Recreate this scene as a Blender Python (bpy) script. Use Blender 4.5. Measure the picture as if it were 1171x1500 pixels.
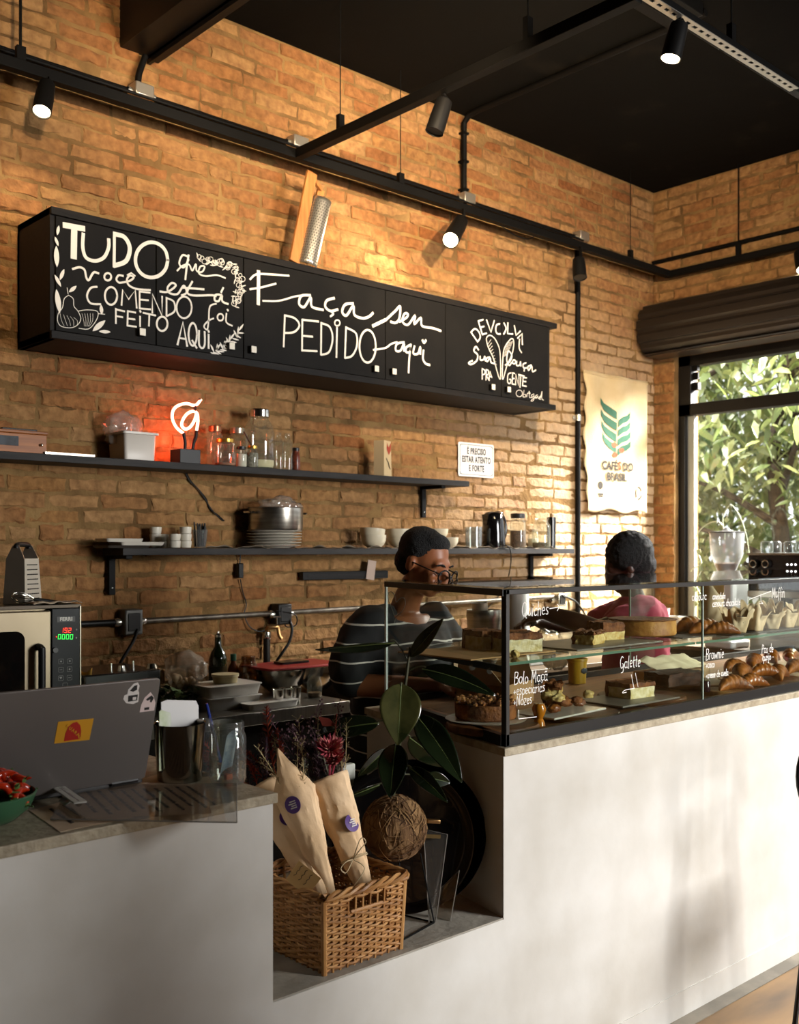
import bpy, bmesh, math, random
from mathutils import Vector, Matrix, Euler, noise
R = random.Random(7)
PI = math.pi
SC = bpy.context.scene
COL = SC.collection
for o in list(bpy.data.objects): bpy.data.objects.remove(o)

# ---------------------------------------------------------------- camera
F_PX, CXP, HZ, CAMZ = 1514.0, 585.5, 805.0, 1.58          # focal length and horizon measured on the 1171x1500 frame
YAW = math.atan2(2240 - CXP, F_PX)
FX, FY = math.cos(YAW), math.sin(YAW)
cam = bpy.data.cameras.new('camera'); camo = bpy.data.objects.new('camera', cam); COL.objects.link(camo)
cam.sensor_fit = 'HORIZONTAL'; cam.sensor_width = 36.0
cam.lens = 36.0 * F_PX / 1171.0
cam.shift_y = (HZ - 750.0) / 1171.0
cam.clip_start = 0.05; cam.clip_end = 200
camo.location = (0, 0, CAMZ)
camo.rotation_euler = (PI / 2, 0, YAW - PI / 2)
cam.dof.use_dof = True; cam.dof.focus_distance = 3.1; cam.dof.aperture_fstop = 6.3
SC.camera = camo

# ---------------------------------------------------------------- exposure, sky, daylight
SC.view_settings.view_transform = 'Standard'; SC.view_settings.look = 'None'
SC.view_settings.gamma = 1.0; SC.view_settings.use_curve_mapping = False
SC.view_settings.exposure = 0.0
SC.cycles.max_bounces = 10; SC.cycles.transparent_max_bounces = 24; SC.cycles.glossy_bounces = 4
SC.cycles.transmission_bounces = 6; SC.cycles.diffuse_bounces = 3; SC.cycles.sample_clamp_indirect = 3.0
SC.cycles.caustics_reflective = False; SC.cycles.caustics_refractive = False

W = bpy.data.worlds.new('sky'); SC.world = W; W.use_nodes = True
bg = W.node_tree.nodes['Background']
bg.inputs['Color'].default_value = (0.92, 0.96, 1.0, 1); bg.inputs['Strength'].default_value = 1.7

def light(name, kind, loc, target, energy, color=(1, 1, 1), **kw):
    l = bpy.data.lights.new(name, kind); l.energy = energy; l.color = color
    for k, v in kw.items(): setattr(l, k, v)
    o = bpy.data.objects.new(name, l); COL.objects.link(o); o.location = loc
    d = Vector(target) - Vector(loc)
    o.rotation_euler = d.to_track_quat('-Z', 'Y').to_euler()
    return o
sun = light('sun', 'SUN', (3, 6, 9), (3 + .6, 6 - .25, 9 - .9), 9.0, (1, .95, .86), angle=.02)
# daylight that enters by the shop's open street door (behind the camera) and by the window on the right
light('street_door_daylight', 'AREA', (4.3, -2.72, 2.05), (3.5, 1.84, 0.7), 168, (1, .985, .965), shape='RECTANGLE', size=1.2, size_y=2.2, spread=math.radians(116))
light('window_skylight', 'AREA', (8.4, 2.3, 4.4), (5.3, 4.0, 1.5), 2450, (1, .965, .91), shape='RECTANGLE', size=3.0, size_y=1.6, spread=math.radians(110))
WARM = (1.0, .77, .50)

# ---------------------------------------------------------------- helpers: materials
def lin(c):
    if isinstance(c, str):
        c = c.lstrip('#'); c = [int(c[i:i + 2], 16) / 255 for i in (0, 2, 4)]
    return tuple(x / 12.92 if x <= .04045 else ((x + .055) / 1.055) ** 2.4 for x in c[:3]) + (1,)
def N(nt, t, **kw):
    n = nt.nodes.new(t)
    for k, v in kw.items():
        if k.startswith('i_'): n.inputs[k[2:].replace('_', ' ')].default_value = v
        else: setattr(n, k, v)
    return n
_mats = {}
def M(name, col='#808080', rough=.5, metal=0., col2=None, vscale=8., vdetail=4., stretch=None, bump=0., bscale=40., vlo=.35, vhi=.65,
      island=None, emit=None, estr=0., coat=0., spec=.5, trans=0., ior=1.45, sss=0.):
    if name in _mats: return _mats[name]
    m = bpy.data.materials.new(name); m.use_nodes = True; nt = m.node_tree; p = nt.nodes['Principled BSDF']
    p.inputs['Base Color'].default_value = lin(col); p.inputs['Roughness'].default_value = rough; p.inputs['Metallic'].default_value = metal
    p.inputs['Coat Weight'].default_value = coat; p.inputs['Specular IOR Level'].default_value = spec
    p.inputs['Transmission Weight'].default_value = trans; p.inputs['IOR'].default_value = ior
    if sss: p.inputs['Subsurface Weight'].default_value = sss; p.inputs['Subsurface Radius'].default_value = (.012, .005, .003)
    tc = None
    if col2 or bump:
        tc = N(nt, 'ShaderNodeTexCoord'); src = tc.outputs['Object']
        if stretch:
            mp = N(nt, 'ShaderNodeMapping'); mp.inputs['Scale'].default_value = stretch
            nt.links.new(src, mp.inputs[0]); src = mp.outputs[0]
    csock = None
    if col2:
        nz = N(nt, 'ShaderNodeTexNoise'); nz.inputs['Scale'].default_value = vscale; nz.inputs['Detail'].default_value = vdetail
        nt.links.new(src, nz.inputs['Vector'])
        rp = N(nt, 'ShaderNodeValToRGB'); rp.color_ramp.elements[0].position = vlo; rp.color_ramp.elements[1].position = vhi
        rp.color_ramp.elements[0].color = lin(col); rp.color_ramp.elements[1].color = lin(col2)
        nt.links.new(nz.outputs['Fac'], rp.inputs[0]); csock = rp.outputs[0]
    if island:                                                   # each loose piece of the mesh gets its own tone
        g = N(nt, 'ShaderNodeNewGeometry'); rp = N(nt, 'ShaderNodeValToRGB'); cr = rp.color_ramp
        for k, c in enumerate(island):
            e = cr.elements[k] if k < 2 else cr.elements.new(.5)
            e.position = k / (len(island) - 1); e.color = lin(c)
        for k in range(len(island)): cr.elements[k].position = k / (len(island) - 1)
        for k, c in enumerate(island): cr.elements[k].color = lin(c)
        nt.links.new(g.outputs['Random Per Island'], rp.inputs[0])
        if csock is not None:
            mx = N(nt, 'ShaderNodeMix', data_type='RGBA'); mx.inputs[0].default_value = .5
            nt.links.new(csock, mx.inputs[6]); nt.links.new(rp.outputs[0], mx.inputs[7]); csock = mx.outputs[2]
        else: csock = rp.outputs[0]
    if csock is not None: nt.links.new(csock, p.inputs['Base Color'])
    if bump:
        nb = N(nt, 'ShaderNodeTexNoise'); nb.inputs['Scale'].default_value = bscale; nb.inputs['Detail'].default_value = 5
        nt.links.new(src, nb.inputs['Vector'])
        bp = N(nt, 'ShaderNodeBump'); bp.inputs['Strength'].default_value = min(1, bump); bp.inputs['Distance'].default_value = .01
        nt.links.new(nb.outputs['Fac'], bp.inputs['Height']); nt.links.new(bp.outputs[0], p.inputs['Normal'])
    if emit: p.inputs['Emission Color'].default_value = lin(emit); p.inputs['Emission Strength'].default_value = estr
    _mats[name] = m; return m
def MG(name, tint='#ffffff', refl=1.0, rough=0.0, ior=1.5, body=0.0, bodycol='#dddddd', maxfres=1.0):
    """thin clear sheet or hollow glass: see-through with a Fresnel reflection, optional milky body"""
    if name in _mats: return _mats[name]
    m = bpy.data.materials.new(name); m.use_nodes = True; nt = m.node_tree; nt.nodes.clear()
    out = N(nt, 'ShaderNodeOutputMaterial'); tr = N(nt, 'ShaderNodeBsdfTransparent'); tr.inputs[0].default_value = lin(tint)
    gl = N(nt, 'ShaderNodeBsdfGlossy'); gl.inputs['Roughness'].default_value = rough; gl.inputs['Color'].default_value = (1, 1, 1, 1)
    lw = N(nt, 'ShaderNodeLayerWeight'); lw.inputs['Blend'].default_value = .5
    pw = N(nt, 'ShaderNodeMath', operation='POWER'); pw.inputs[1].default_value = 5.0
    f0 = ((ior - 1) / (ior + 1)) ** 2; ml = N(nt, 'ShaderNodeMapRange'); ml.inputs['To Min'].default_value = f0 * refl; ml.inputs['To Max'].default_value = maxfres
    mx = N(nt, 'ShaderNodeMixShader'); nt.links.new(lw.outputs['Facing'], pw.inputs[0]); nt.links.new(pw.outputs[0], ml.inputs['Value']); nt.links.new(ml.outputs[0], mx.inputs[0])
    a = tr.outputs[0]
    if body:
        df = N(nt, 'ShaderNodeBsdfDiffuse'); df.inputs[0].default_value = lin(bodycol)
        m2 = N(nt, 'ShaderNodeMixShader'); m2.inputs[0].default_value = body
        nt.links.new(a, m2.inputs[1]); nt.links.new(df.outputs[0], m2.inputs[2]); a = m2.outputs[0]
    nt.links.new(a, mx.inputs[1]); nt.links.new(gl.outputs[0], mx.inputs[2]); nt.links.new(mx.outputs[0], out.inputs[0])
    _mats[name] = m; return m

# ---------------------------------------------------------------- helpers: shapes
def oy(px, py, y):       # where the camera's sight line through a measured point of the photo meets the plane y = const (x, z likewise)
    t, u = (px - CXP) / F_PX, (HZ - py) / F_PX; dx, dy = FX + FY * t, FY - FX * t; k = y / dy
    return Vector((dx * k, y, CAMZ + u * k))
def ox(px, py, x):
    t, u = (px - CXP) / F_PX, (HZ - py) / F_PX; dx, dy = FX + FY * t, FY - FX * t; k = x / dx
    return Vector((x, dy * k, CAMZ + u * k))
def oz(px, py, z):
    t, u = (px - CXP) / F_PX, (HZ - py) / F_PX; dx, dy = FX + FY * t, FY - FX * t; k = (z - CAMZ) / u
    return Vector((dx * k, dy * k, z))
def od(px, py, d):       # point at depth d from the camera
    t, u = (px - CXP) / F_PX, (HZ - py) / F_PX
    return Vector(((FX + FY * t) * d, (FY - FX * t) * d, CAMZ + u * d))

def spline(pts, n=6, closed=False):
    P = [Vector(p) for p in pts]; m = len(P)
    if m < 3: return P
    out = []
    rng = range(m if closed else m - 1)
    for i in rng:
        if closed: a, b, c, d = P[i - 1], P[i], P[(i + 1) % m], P[(i + 2) % m]
        else: a, b, c, d = P[max(i - 1, 0)], P[i], P[i + 1], P[min(i + 2, m - 1)]
        for k in range(n):
            t = k / n
            out.append(.5 * ((2 * b) + (c - a) * t + (2 * a - 5 * b + 4 * c - d) * t * t + (3 * b - a - 3 * c + d) * t ** 3))
    if not closed: out.append(P[-1].copy())
    return out

class MB:
    def __init__(s, mtx=None): s.v = []; s.f = []; s.mi = []; s.m = mtx; s.cur = 0
    def add(s, vs, fs, mtx=None):
        b = len(s.v)
        for p in vs:
            p = Vector(p)
            if mtx is not None: p = mtx @ p
            if s.m is not None: p = s.m @ p
            s.v.append(p)
        for f in fs: s.f.append([b + i for i in f]); s.mi.append(s.cur)
        return s
    def box(s, x0, x1, y0, y1, z0, z1, mtx=None):
        return s.add([(x0, y0, z0), (x1, y0, z0), (x1, y1, z0), (x0, y1, z0), (x0, y0, z1), (x1, y0, z1), (x1, y1, z1), (x0, y1, z1)],
                     [(0, 3, 2, 1), (4, 5, 6, 7), (0, 1, 5, 4), (1, 2, 6, 5), (2, 3, 7, 6), (3, 0, 4, 7)], mtx)
    def bar(s, a, b, w, h, up=(0, 0, 1)):
        a, b = Vector(a), Vector(b); d = (b - a); L = d.length; d.normalize(); u = Vector(up)
        if abs(d.dot(u)) > .98: u = Vector((1, 0, 0))
        r = d.cross(u).normalized(); u = r.cross(d)
        mt = Matrix((( d.x, r.x, u.x, a.x), (d.y, r.y, u.y, a.y), (d.z, r.z, u.z, a.z), (0, 0, 0, 1)))
        return s.box(0, L, -w / 2, w / 2, -h / 2, h / 2, mt)
    def prism(s, poly, z0, z1, mtx=None):
        n = len(poly); vs = [(p[0], p[1], z0) for p in poly] + [(p[0], p[1], z1) for p in poly]
        return s.add(vs, [tuple(range(n - 1, -1, -1)), tuple(range(n, 2 * n))] + [(i, (i + 1) % n, n + (i + 1) % n, n + i) for i in range(n)], mtx)
    def lathe(s, prof, seg=28, c=(0, 0, 0), mtx=None, sx=1, sy=1, closed=False):
        vs = []; fs = []; rows = []; c = Vector(c)
        for r, z in prof:
            if r < 1e-6: rows.append([len(vs)]); vs.append(c + Vector((0, 0, z)))
            else:
                rows.append(list(range(len(vs), len(vs) + seg)))
                for i in range(seg):
                    a = 2 * PI * i / seg; vs.append(c + Vector((r * math.cos(a) * sx, r * math.sin(a) * sy, z)))
        pr = list(zip(rows, rows[1:])) + ([(rows[-1], rows[0])] if closed else [])
        for A, B in pr:
            if len(A) == 1 and len(B) == 1: continue
            for i in range(seg):
                j = (i + 1) % seg
                if len(A) == 1: fs.append((A[0], B[i], B[j])[::-1] if 0 else (A[0], B[j], B[i]))
                elif len(B) == 1: fs.append((A[i], A[j], B[0]))
                else: fs.append((A[i], A[j], B[j], B[i]))
        return s.add(vs, fs, mtx)
    def tube(s, pts, r, seg=8, closed=False, caps=True, mtx=None, flat=1.0):
        P = [Vector(p) for p in pts]; n = len(P); rr = r if isinstance(r, (list, tuple)) else [r] * n
        if len(rr) != n: rr = [rr[min(len(rr) - 1, int(i * (len(rr) - 1) / (n - 1)))] + (rr[min(len(rr) - 1, int(i * (len(rr) - 1) / (n - 1)) + 1)] - rr[min(len(rr) - 1, int(i * (len(rr) - 1) / (n - 1)))]) * ((i * (len(rr) - 1) / (n - 1)) % 1) for i in range(n)]
        vs = []; fs = []; nrm = None
        for i in range(n):
            if closed: d = P[(i + 1) % n] - P[i - 1]
            else: d = P[min(i + 1, n - 1)] - P[max(i - 1, 0)]
            if d.length < 1e-9: d = Vector((0, 0, 1))
            d.normalize()
            if nrm is None: nrm = d.orthogonal() if abs(d.z) > .9 else d.cross(Vector((0, 0, 1)))
            nrm = nrm - d * nrm.dot(d)
            if nrm.length < 1e-6: nrm = d.orthogonal()
            nrm.normalize(); bn = d.cross(nrm)
            for k in range(seg):
                a = 2 * PI * k / seg; vs.append(P[i] + (nrm * math.cos(a) + bn * math.sin(a) * flat) * rr[i])
        for i in range(n if closed else n - 1):
            j = (i + 1) % n
            for k in range(seg): fs.append((i * seg + k, i * seg + (k + 1) % seg, j * seg + (k + 1) % seg, j * seg + k))
        if caps and not closed: fs.append(tuple(range(seg - 1, -1, -1))); fs.append(tuple(range((n - 1) * seg, n * seg)))
        return s.add(vs, fs, mtx)
    def ball(s, c, r, seg=16, rings=10, mtx=None):
        if not isinstance(r, (list, tuple)): r = (r, r, r)
        vs = []; fs = []; c = Vector(c)
        for i in range(rings + 1):
            th = PI * i / rings
            for k in range(seg):
                a = 2 * PI * k / seg; vs.append(c + Vector((r[0] * math.sin(th) * math.cos(a), r[1] * math.sin(th) * math.sin(a), r[2] * math.cos(th))))
        for i in range(rings):
            for k in range(seg): fs.append((i * seg + k, (i + 1) * seg + k, (i + 1) * seg + (k + 1) % seg, i * seg + (k + 1) % seg))
        return s.add(vs, fs, mtx)
    def grid(s, fn, nu, nv, wrap=False):
        vs = [fn(u / nu, v / nv) for v in range(nv + 1) for u in range(nu + (0 if wrap else 1))]; w = nu if wrap else nu + 1; fs = []
        for v in range(nv):
            for u in range(nu): fs.append((v * w + u, v * w + (u + 1) % w, (v + 1) * w + (u + 1) % w, (v + 1) * w + u))
        return s.add(vs, fs)
    def loft(s, rings, caps=True, closed=True):
        n = len(rings[0]); vs = [p for r in rings for p in r]; fs = []
        for i in range(len(rings) - 1):
            for k in range(n if closed else n - 1): fs.append((i * n + k, i * n + (k + 1) % n, (i + 1) * n + (k + 1) % n, (i + 1) * n + k))
        if caps: fs.append(tuple(range(n - 1, -1, -1))); fs.append(tuple(range((len(rings) - 1) * n, len(rings) * n)))
        return s.add(vs, fs)
    def ribbon(s, pts, w, nrm, lift=0., thick=.0006):
        """a painted stroke: a band of width w along pts lying on the plane with normal nrm"""
        P = [Vector(p) for p in pts]; nrm = Vector(nrm).normalized(); n = len(P); vs = []; fs = []
        ww = w if isinstance(w, (list, tuple)) else [w] * n
        for i in range(n):
            d = P[min(i + 1, n - 1)] - P[max(i - 1, 0)]
            if d.length < 1e-9: d = Vector((1, 0, 0))
            sd = nrm.cross(d.normalized()) * (ww[i] / 2)
            e = Vector((0, 0, 0))
            if i == 0: e = -d.normalized() * ww[i] * .35
            if i == n - 1: e = d.normalized() * ww[i] * .35
            b = P[i] + nrm * lift + e
            vs += [b + sd, b - sd, b + sd + nrm * thick, b - sd + nrm * thick]
        for i in range(n - 1):
            a, b = i * 4, i * 4 + 4
            fs += [(a + 2, a + 3, b + 3, b + 2), (a, a + 2, b + 2, b), (a + 3, a + 1, b + 1, b + 3), (a + 1, a, b, b + 1)]
        fs += [(0, 1, 3, 2), (4 * n - 4, 4 * n - 2, 4 * n - 1, 4 * n - 3)]
        return s.add(vs, fs)
    def build(s, name, mat, parent=None, smooth=40, bevel=0, bseg=2, sub=0, solid=0, fix=True):
        me = bpy.data.meshes.new(name); me.from_pydata([tuple(p) for p in s.v], [], s.f)
        mats = mat if isinstance(mat, (list, tuple)) else [mat]
        for m in mats: me.materials.append(m)
        if len(mats) > 1:
            for p, k in zip(me.polygons, s.mi): p.material_index = k
        me.validate()
        if fix:
            bm = bmesh.new(); bm.from_mesh(me); bmesh.ops.remove_doubles(bm, verts=bm.verts, dist=1e-6) if fix == 2 else None
            bmesh.ops.recalc_face_normals(bm, faces=bm.faces); bm.to_mesh(me); bm.free()
        if smooth:
            me.shade_smooth()
            if smooth < 180: me.set_sharp_from_angle(angle=math.radians(smooth))
        o = bpy.data.objects.new(name, me); COL.objects.link(o)
        if parent is not None: o.parent = parent
        if solid:
            md = o.modifiers.new('thickness', 'SOLIDIFY'); md.thickness = solid; md.offset = 0
        if bevel:
            md = o.modifiers.new('bevel', 'BEVEL'); md.width = bevel; md.segments = bseg; md.limit_method = 'ANGLE'; md.angle_limit = math.radians(40)
        if sub:
            md = o.modifiers.new('subdivision', 'SUBSURF'); md.levels = sub; md.render_levels = sub
        return o

def tag(o, label, cat, group=None, kind=None):
    o['label'] = label
    if cat: o['category'] = cat
    if group: o['group'] = group
    if kind: o['kind'] = kind
    return o
def thing(name, label, cat, loc=(0, 0, 0), group=None, rz=0, rot=None):
    e = bpy.data.objects.new(name, None); e.empty_display_size = .05; COL.objects.link(e); e.location = loc
    e.rotation_euler = rot if rot else (0, 0, rz)
    return tag(e, label, cat, group)
def struct(o): o['kind'] = 'structure'; return o
def dup(root, loc, label=None, rz=None, sc=None, rot=None):
    def cp(o, par):
        c = o.copy(); COL.objects.link(c)
        if par is not None: c.parent = par
        for ch in o.children: cp(ch, c)
        return c
    r = cp(root, None); r.location = loc
    if rz is not None: r.rotation_euler = (0, 0, rz)
    if rot is not None: r.rotation_euler = rot
    if sc is not None: r.scale = (sc, sc, sc) if not isinstance(sc, tuple) else sc
    if label: r['label'] = label
    return r
def T(x=0, y=0, z=0): return Matrix.Translation((x, y, z))
def RX(a): return Matrix.Rotation(a, 4, 'X')
def RY(a): return Matrix.Rotation(a, 4, 'Y')
def RZ(a): return Matrix.Rotation(a, 4, 'Z')
def rrect(w, h, r, n=5):
    """rounded rectangle outline centred on 0"""
    out = []
    for cx, cy, a0 in ((w / 2 - r, h / 2 - r, 0), (-w / 2 + r, h / 2 - r, PI / 2), (-w / 2 + r, -h / 2 + r, PI), (w / 2 - r, -h / 2 + r, 1.5 * PI)):
        for k in range(n + 1):
            a = a0 + PI / 2 * k / n; out.append((cx + r * math.cos(a), cy + r * math.sin(a)))
    return out
def text_mb(mb, s, size, mtx, align='CENTER', bold=0., spacing=1.0, extrude=.0003):
    cu = bpy.data.curves.new('t', 'FONT'); cu.body = s; cu.size = size; cu.align_x = align; cu.align_y = 'CENTER'; cu.offset = bold
    cu.space_character = spacing; cu.extrude = extrude; cu.resolution_u = 3
    o = bpy.data.objects.new('t', cu); COL.objects.link(o); bpy.context.view_layer.update()
    dg = bpy.context.evaluated_depsgraph_get(); me = o.evaluated_get(dg).to_mesh()
    mb.add([v.co.copy() for v in me.vertices], [tuple(p.vertices) for p in me.polygons], mtx)
    o.evaluated_get(dg).to_mesh_clear(); bpy.data.objects.remove(o); bpy.data.curves.remove(cu)
    return mb
# a single-stroke handwriting alphabet (x-height 1), used for the white pen on the glass, the menus and the small labels
_e = lambda cx, cy, rx, ry, a0=0, a1=360, n=10: [(cx + rx * math.cos(math.radians(a0 + (a1 - a0) * k / n)), cy + ry * math.sin(math.radians(a0 + (a1 - a0) * k / n))) for k in range(n + 1)]
GL = {
 'a': (.75, [_e(.33, .5, .3, .48, 60, 400), [(.65, 1), (.62, .3), (.75, 0)]]), 'b': (.7, [[(.05, 1.8), (.05, 0)], _e(.35, .48, .3, .46, 160, -160)]),
 'c': (.6, [_e(.35, .5, .3, .48, 45, 315)]), 'd': (.75, [_e(.33, .5, .3, .46), [(.64, 1.8), (.64, 0)]]), 'e': (.65, [[(.06, .5), (.58, .58)] + _e(.33, .5, .28, .48, 15, 315)]),
 'f': (.5, [[(.5, 1.65), (.3, 1.75), (.2, 1.3), (.2, -.5)], [(0, .9), (.45, .95)]]), 'g': (.7, [_e(.33, .5, .3, .46), [(.63, 1), (.63, -.4), (.4, -.75), (.1, -.55)]]),
 'h': (.7, [[(.05, 1.8), (.05, 0)], [(.05, .6), (.3, .98), (.55, .8), (.6, 0)]]), 'i': (.25, [[(.1, 1), (.1, 0)], [(.1, 1.4), (.12, 1.45)]]),
 'j': (.35, [[(.2, 1), (.2, -.5), (0, -.7)], [(.2, 1.4), (.22, 1.45)]]), 'l': (.3, [[(.1, 1.8), (.1, .1), (.25, 0)]]), 'm': (1.0, [[(.05, 1), (.05, 0)], [(.05, .6), (.25, .98), (.45, .8), (.47, 0)], [(.47, .6), (.68, .98), (.86, .8), (.9, 0)]]),
 'n': (.68, [[(.05, 1), (.05, 0)], [(.05, .6), (.3, .98), (.55, .8), (.58, 0)]]), 'o': (.72, [_e(.35, .5, .32, .48, 90, 450)]), 'p': (.7, [[(.05, 1), (.05, -.75)], _e(.35, .5, .3, .46, 160, -160)]),
 'q': (.72, [_e(.33, .5, .3, .46), [(.63, 1), (.63, -.75)]]), 'r': (.5, [[(.05, 1), (.05, 0)], [(.05, .6), (.25, .95), (.45, .95)]]), 's': (.55, [[(.5, .9), (.25, 1), (.08, .75), (.45, .35), (.35, .02), (.02, .1)]]),
 't': (.5, [[(.2, 1.6), (.2, .2), (.4, 0)], [(0, 1), (.45, 1.05)]]), 'u': (.7, [[(.05, 1), (.07, .2), (.3, 0), (.55, .3), (.6, 1)], [(.6, 1), (.62, 0)]]), 'w': (.95, [[(0, 1), (.2, 0), (.45, .8), (.68, 0), (.9, 1)]]),
 'x': (.6, [[(0, 1), (.55, 0)], [(.55, 1), (0, 0)]]), 'v': (.6, [[(0, 1), (.28, 0), (.55, 1)]]), 'z': (.6, [[(.02, 1), (.55, 1), (.02, 0), (.55, 0)]]), 'y': (.65, [[(0, 1), (.3, .1)], [(.6, 1), (.2, -.75)]]),
 'B': (.95, [[(.1, 1.8), (.1, 0)], [(.1, 1.8), (.7, 1.7), (.65, 1.1), (.1, 1), (.8, .85), (.8, .15), (.1, 0)]]), 'G': (1.0, [_e(.5, .9, .42, .85, 50, 340), [(.9, .6), (.55, .7)], [(.9, .6), (.85, -.5), (.4, -.6)]]),
 'M': (1.2, [[(.1, 0), (.2, 1.8), (.55, .5), (.95, 1.8), (1.05, 0)]]), 'N': (.95, [[(.1, 0), (.1, 1.7), (.75, 0), (.75, 1.8)]]), 'P': (.85, [[(.1, 1.8), (.1, 0)], [(.1, 1.75), (.7, 1.7), (.7, 1.0), (.1, .85)]]),
 'Q': (1.1, [_e(.5, .9, .42, .88, 90, 450), [(.55, .3), (1.0, -.25)]]), 'O': (1.0, [_e(.48, .9, .42, .88, 90, 450)]), '+': (.7, [[(.1, .5), (.6, .5)], [(.35, .8), (.35, .2)]]), ' ': (.45, []), '-': (.6, [[(.05, .5), (.5, .5)]]),
 '>': (1.9, [[(.1, .6), (1.7, .75)], [(1.35, 1.05), (1.7, .75), (1.4, .35)]]),
}
def script(mb, s, org, ux, uz, xh, w, nrm, lift=.0004, slant=.08, jit=.03, rnd=None):
    """write s from org; ux, uz are the plane's unit axes, xh the x-height"""
    rnd = rnd or R; x = 0; org, ux, uz = Vector(org), Vector(ux), Vector(uz)
    alias = {'ç': 'c', 'ã': 'a', 'á': 'a', 'é': 'e', 'ê': 'e'}
    for ch in s:
        wd, st = GL[alias.get(ch, ch)]
        extra = {'ç': [[(.35, 0), (.25, -.3)]], 'ã': [[(.1, 1.3), (.25, 1.45), (.4, 1.3), (.55, 1.45)]], 'á': [[(.3, 1.25), (.5, 1.55)]], 'é': [[(.3, 1.25), (.5, 1.55)]], 'ê': [[(.1, 1.25), (.3, 1.5), (.5, 1.25)]]}.get(ch, [])
        dy = rnd.uniform(-jit, jit) * 2
        for pl in st + extra:
            pp = [org + ux * ((x + a + slant * b + rnd.uniform(-jit, jit)) * xh) + uz * ((b + dy + rnd.uniform(-jit, jit)) * xh) for a, b in pl]
            mb.ribbon(spline(pp, 3) if len(pp) > 2 else pp, w, nrm, lift)
        x += wd + .14
    return x * xh
# ---------------------------------------------------------------- the room: brick walls, black ceiling, floor
WY, WX, CH, FZ, YF = 4.12, 6.174, 4.065, .075, 1.841
def brick_mats(pale_corner):
    m = bpy.data.materials.new('brick'); m.use_nodes = True; nt = m.node_tree; p = nt.nodes['Principled BSDF']; L = nt.links.new
    g = N(nt, 'ShaderNodeNewGeometry'); tc = N(nt, 'ShaderNodeTexCoord')
    rp = N(nt, 'ShaderNodeValToRGB'); cr = rp.color_ramp
    cols = ['#8f5a34', '#a37247', '#9a6841', '#ad8458', '#a6794a', '#94623b', '#b28a5e', '#a07146']
    while len(cr.elements) < len(cols): cr.elements.new(.5)
    for k, c in enumerate(cols): cr.elements[k].position = k / (len(cols) - 1)
    for k, c in enumerate(cols): cr.elements[k].color = lin(c)
    L(g.outputs['Random Per Island'], rp.inputs[0])
    n1 = N(nt, 'ShaderNodeTexNoise'); n1.inputs['Scale'].default_value = 1.3; n1.inputs['Detail'].default_value = 3; L(tc.outputs['Object'], n1.inputs['Vector'])
    n2 = N(nt, 'ShaderNodeTexNoise'); n2.inputs['Scale'].default_value = 26; n2.inputs['Detail'].default_value = 6; L(tc.outputs['Object'], n2.inputs['Vector'])
    # lime dust left on the faces in patches
    r1 = N(nt, 'ShaderNodeValToRGB'); r1.color_ramp.elements[0].position = .36; r1.color_ramp.elements[1].position = .66; r1.color_ramp.elements[1].color = (.7, .7, .7, 1)
    L(n1.outputs['Fac'], r1.inputs[0])
    mx = N(nt, 'ShaderNodeMix', data_type='RGBA'); L(r1.outputs[0], mx.inputs[0]); L(rp.outputs[0], mx.inputs[6]); mx.inputs[7].default_value = lin('#ae885b')
    r2 = N(nt, 'ShaderNodeValToRGB'); r2.color_ramp.elements[0].position = .3; r2.color_ramp.elements[1].position = .75
    r2.color_ramp.elements[0].color = (.40, .37, .34, 1); r2.color_ramp.elements[1].color = (.92, .91, .88, 1); L(n2.outputs['Fac'], r2.inputs[0])
    ml = N(nt, 'ShaderNodeMix', data_type='RGBA', blend_type='MULTIPLY'); ml.inputs[0].default_value = .85; L(mx.outputs[2], ml.inputs[6]); L(r2.outputs[0], ml.inputs[7])
    # bricks turn paler towards the window corner and lower down, in uneven patches
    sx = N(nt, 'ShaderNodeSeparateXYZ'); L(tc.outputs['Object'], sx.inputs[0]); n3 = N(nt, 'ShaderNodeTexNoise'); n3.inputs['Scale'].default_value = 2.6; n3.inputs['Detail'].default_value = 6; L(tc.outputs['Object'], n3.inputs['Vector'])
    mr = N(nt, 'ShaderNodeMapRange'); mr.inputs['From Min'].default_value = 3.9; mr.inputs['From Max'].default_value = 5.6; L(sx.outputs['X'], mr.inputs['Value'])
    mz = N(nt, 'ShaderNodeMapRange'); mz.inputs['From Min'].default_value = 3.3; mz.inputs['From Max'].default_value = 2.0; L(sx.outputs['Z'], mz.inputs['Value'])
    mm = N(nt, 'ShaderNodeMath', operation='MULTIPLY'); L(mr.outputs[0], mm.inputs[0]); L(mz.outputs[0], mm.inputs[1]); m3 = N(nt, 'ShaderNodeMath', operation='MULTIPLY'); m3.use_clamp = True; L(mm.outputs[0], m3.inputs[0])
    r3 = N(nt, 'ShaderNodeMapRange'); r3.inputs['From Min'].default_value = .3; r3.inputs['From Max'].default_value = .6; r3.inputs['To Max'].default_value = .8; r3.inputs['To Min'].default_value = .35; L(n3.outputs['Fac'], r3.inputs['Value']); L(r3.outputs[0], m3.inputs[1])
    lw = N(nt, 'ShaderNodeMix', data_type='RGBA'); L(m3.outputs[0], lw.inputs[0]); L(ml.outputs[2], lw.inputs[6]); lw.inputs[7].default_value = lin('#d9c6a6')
    L((lw if pale_corner else ml).outputs[2], p.inputs['Base Color']); p.inputs['Roughness'].default_value = .92; p.inputs['Specular IOR Level'].default_value = .15
    b = N(nt, 'ShaderNodeBump'); b.inputs['Strength'].default_value = .9; b.inputs['Distance'].default_value = .016; L(n2.outputs['Fac'], b.inputs['Height']); L(b.outputs[0], p.inputs['Normal'])
    return m
BRICK = brick_mats(True); BRICK2 = brick_mats(False)
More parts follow.
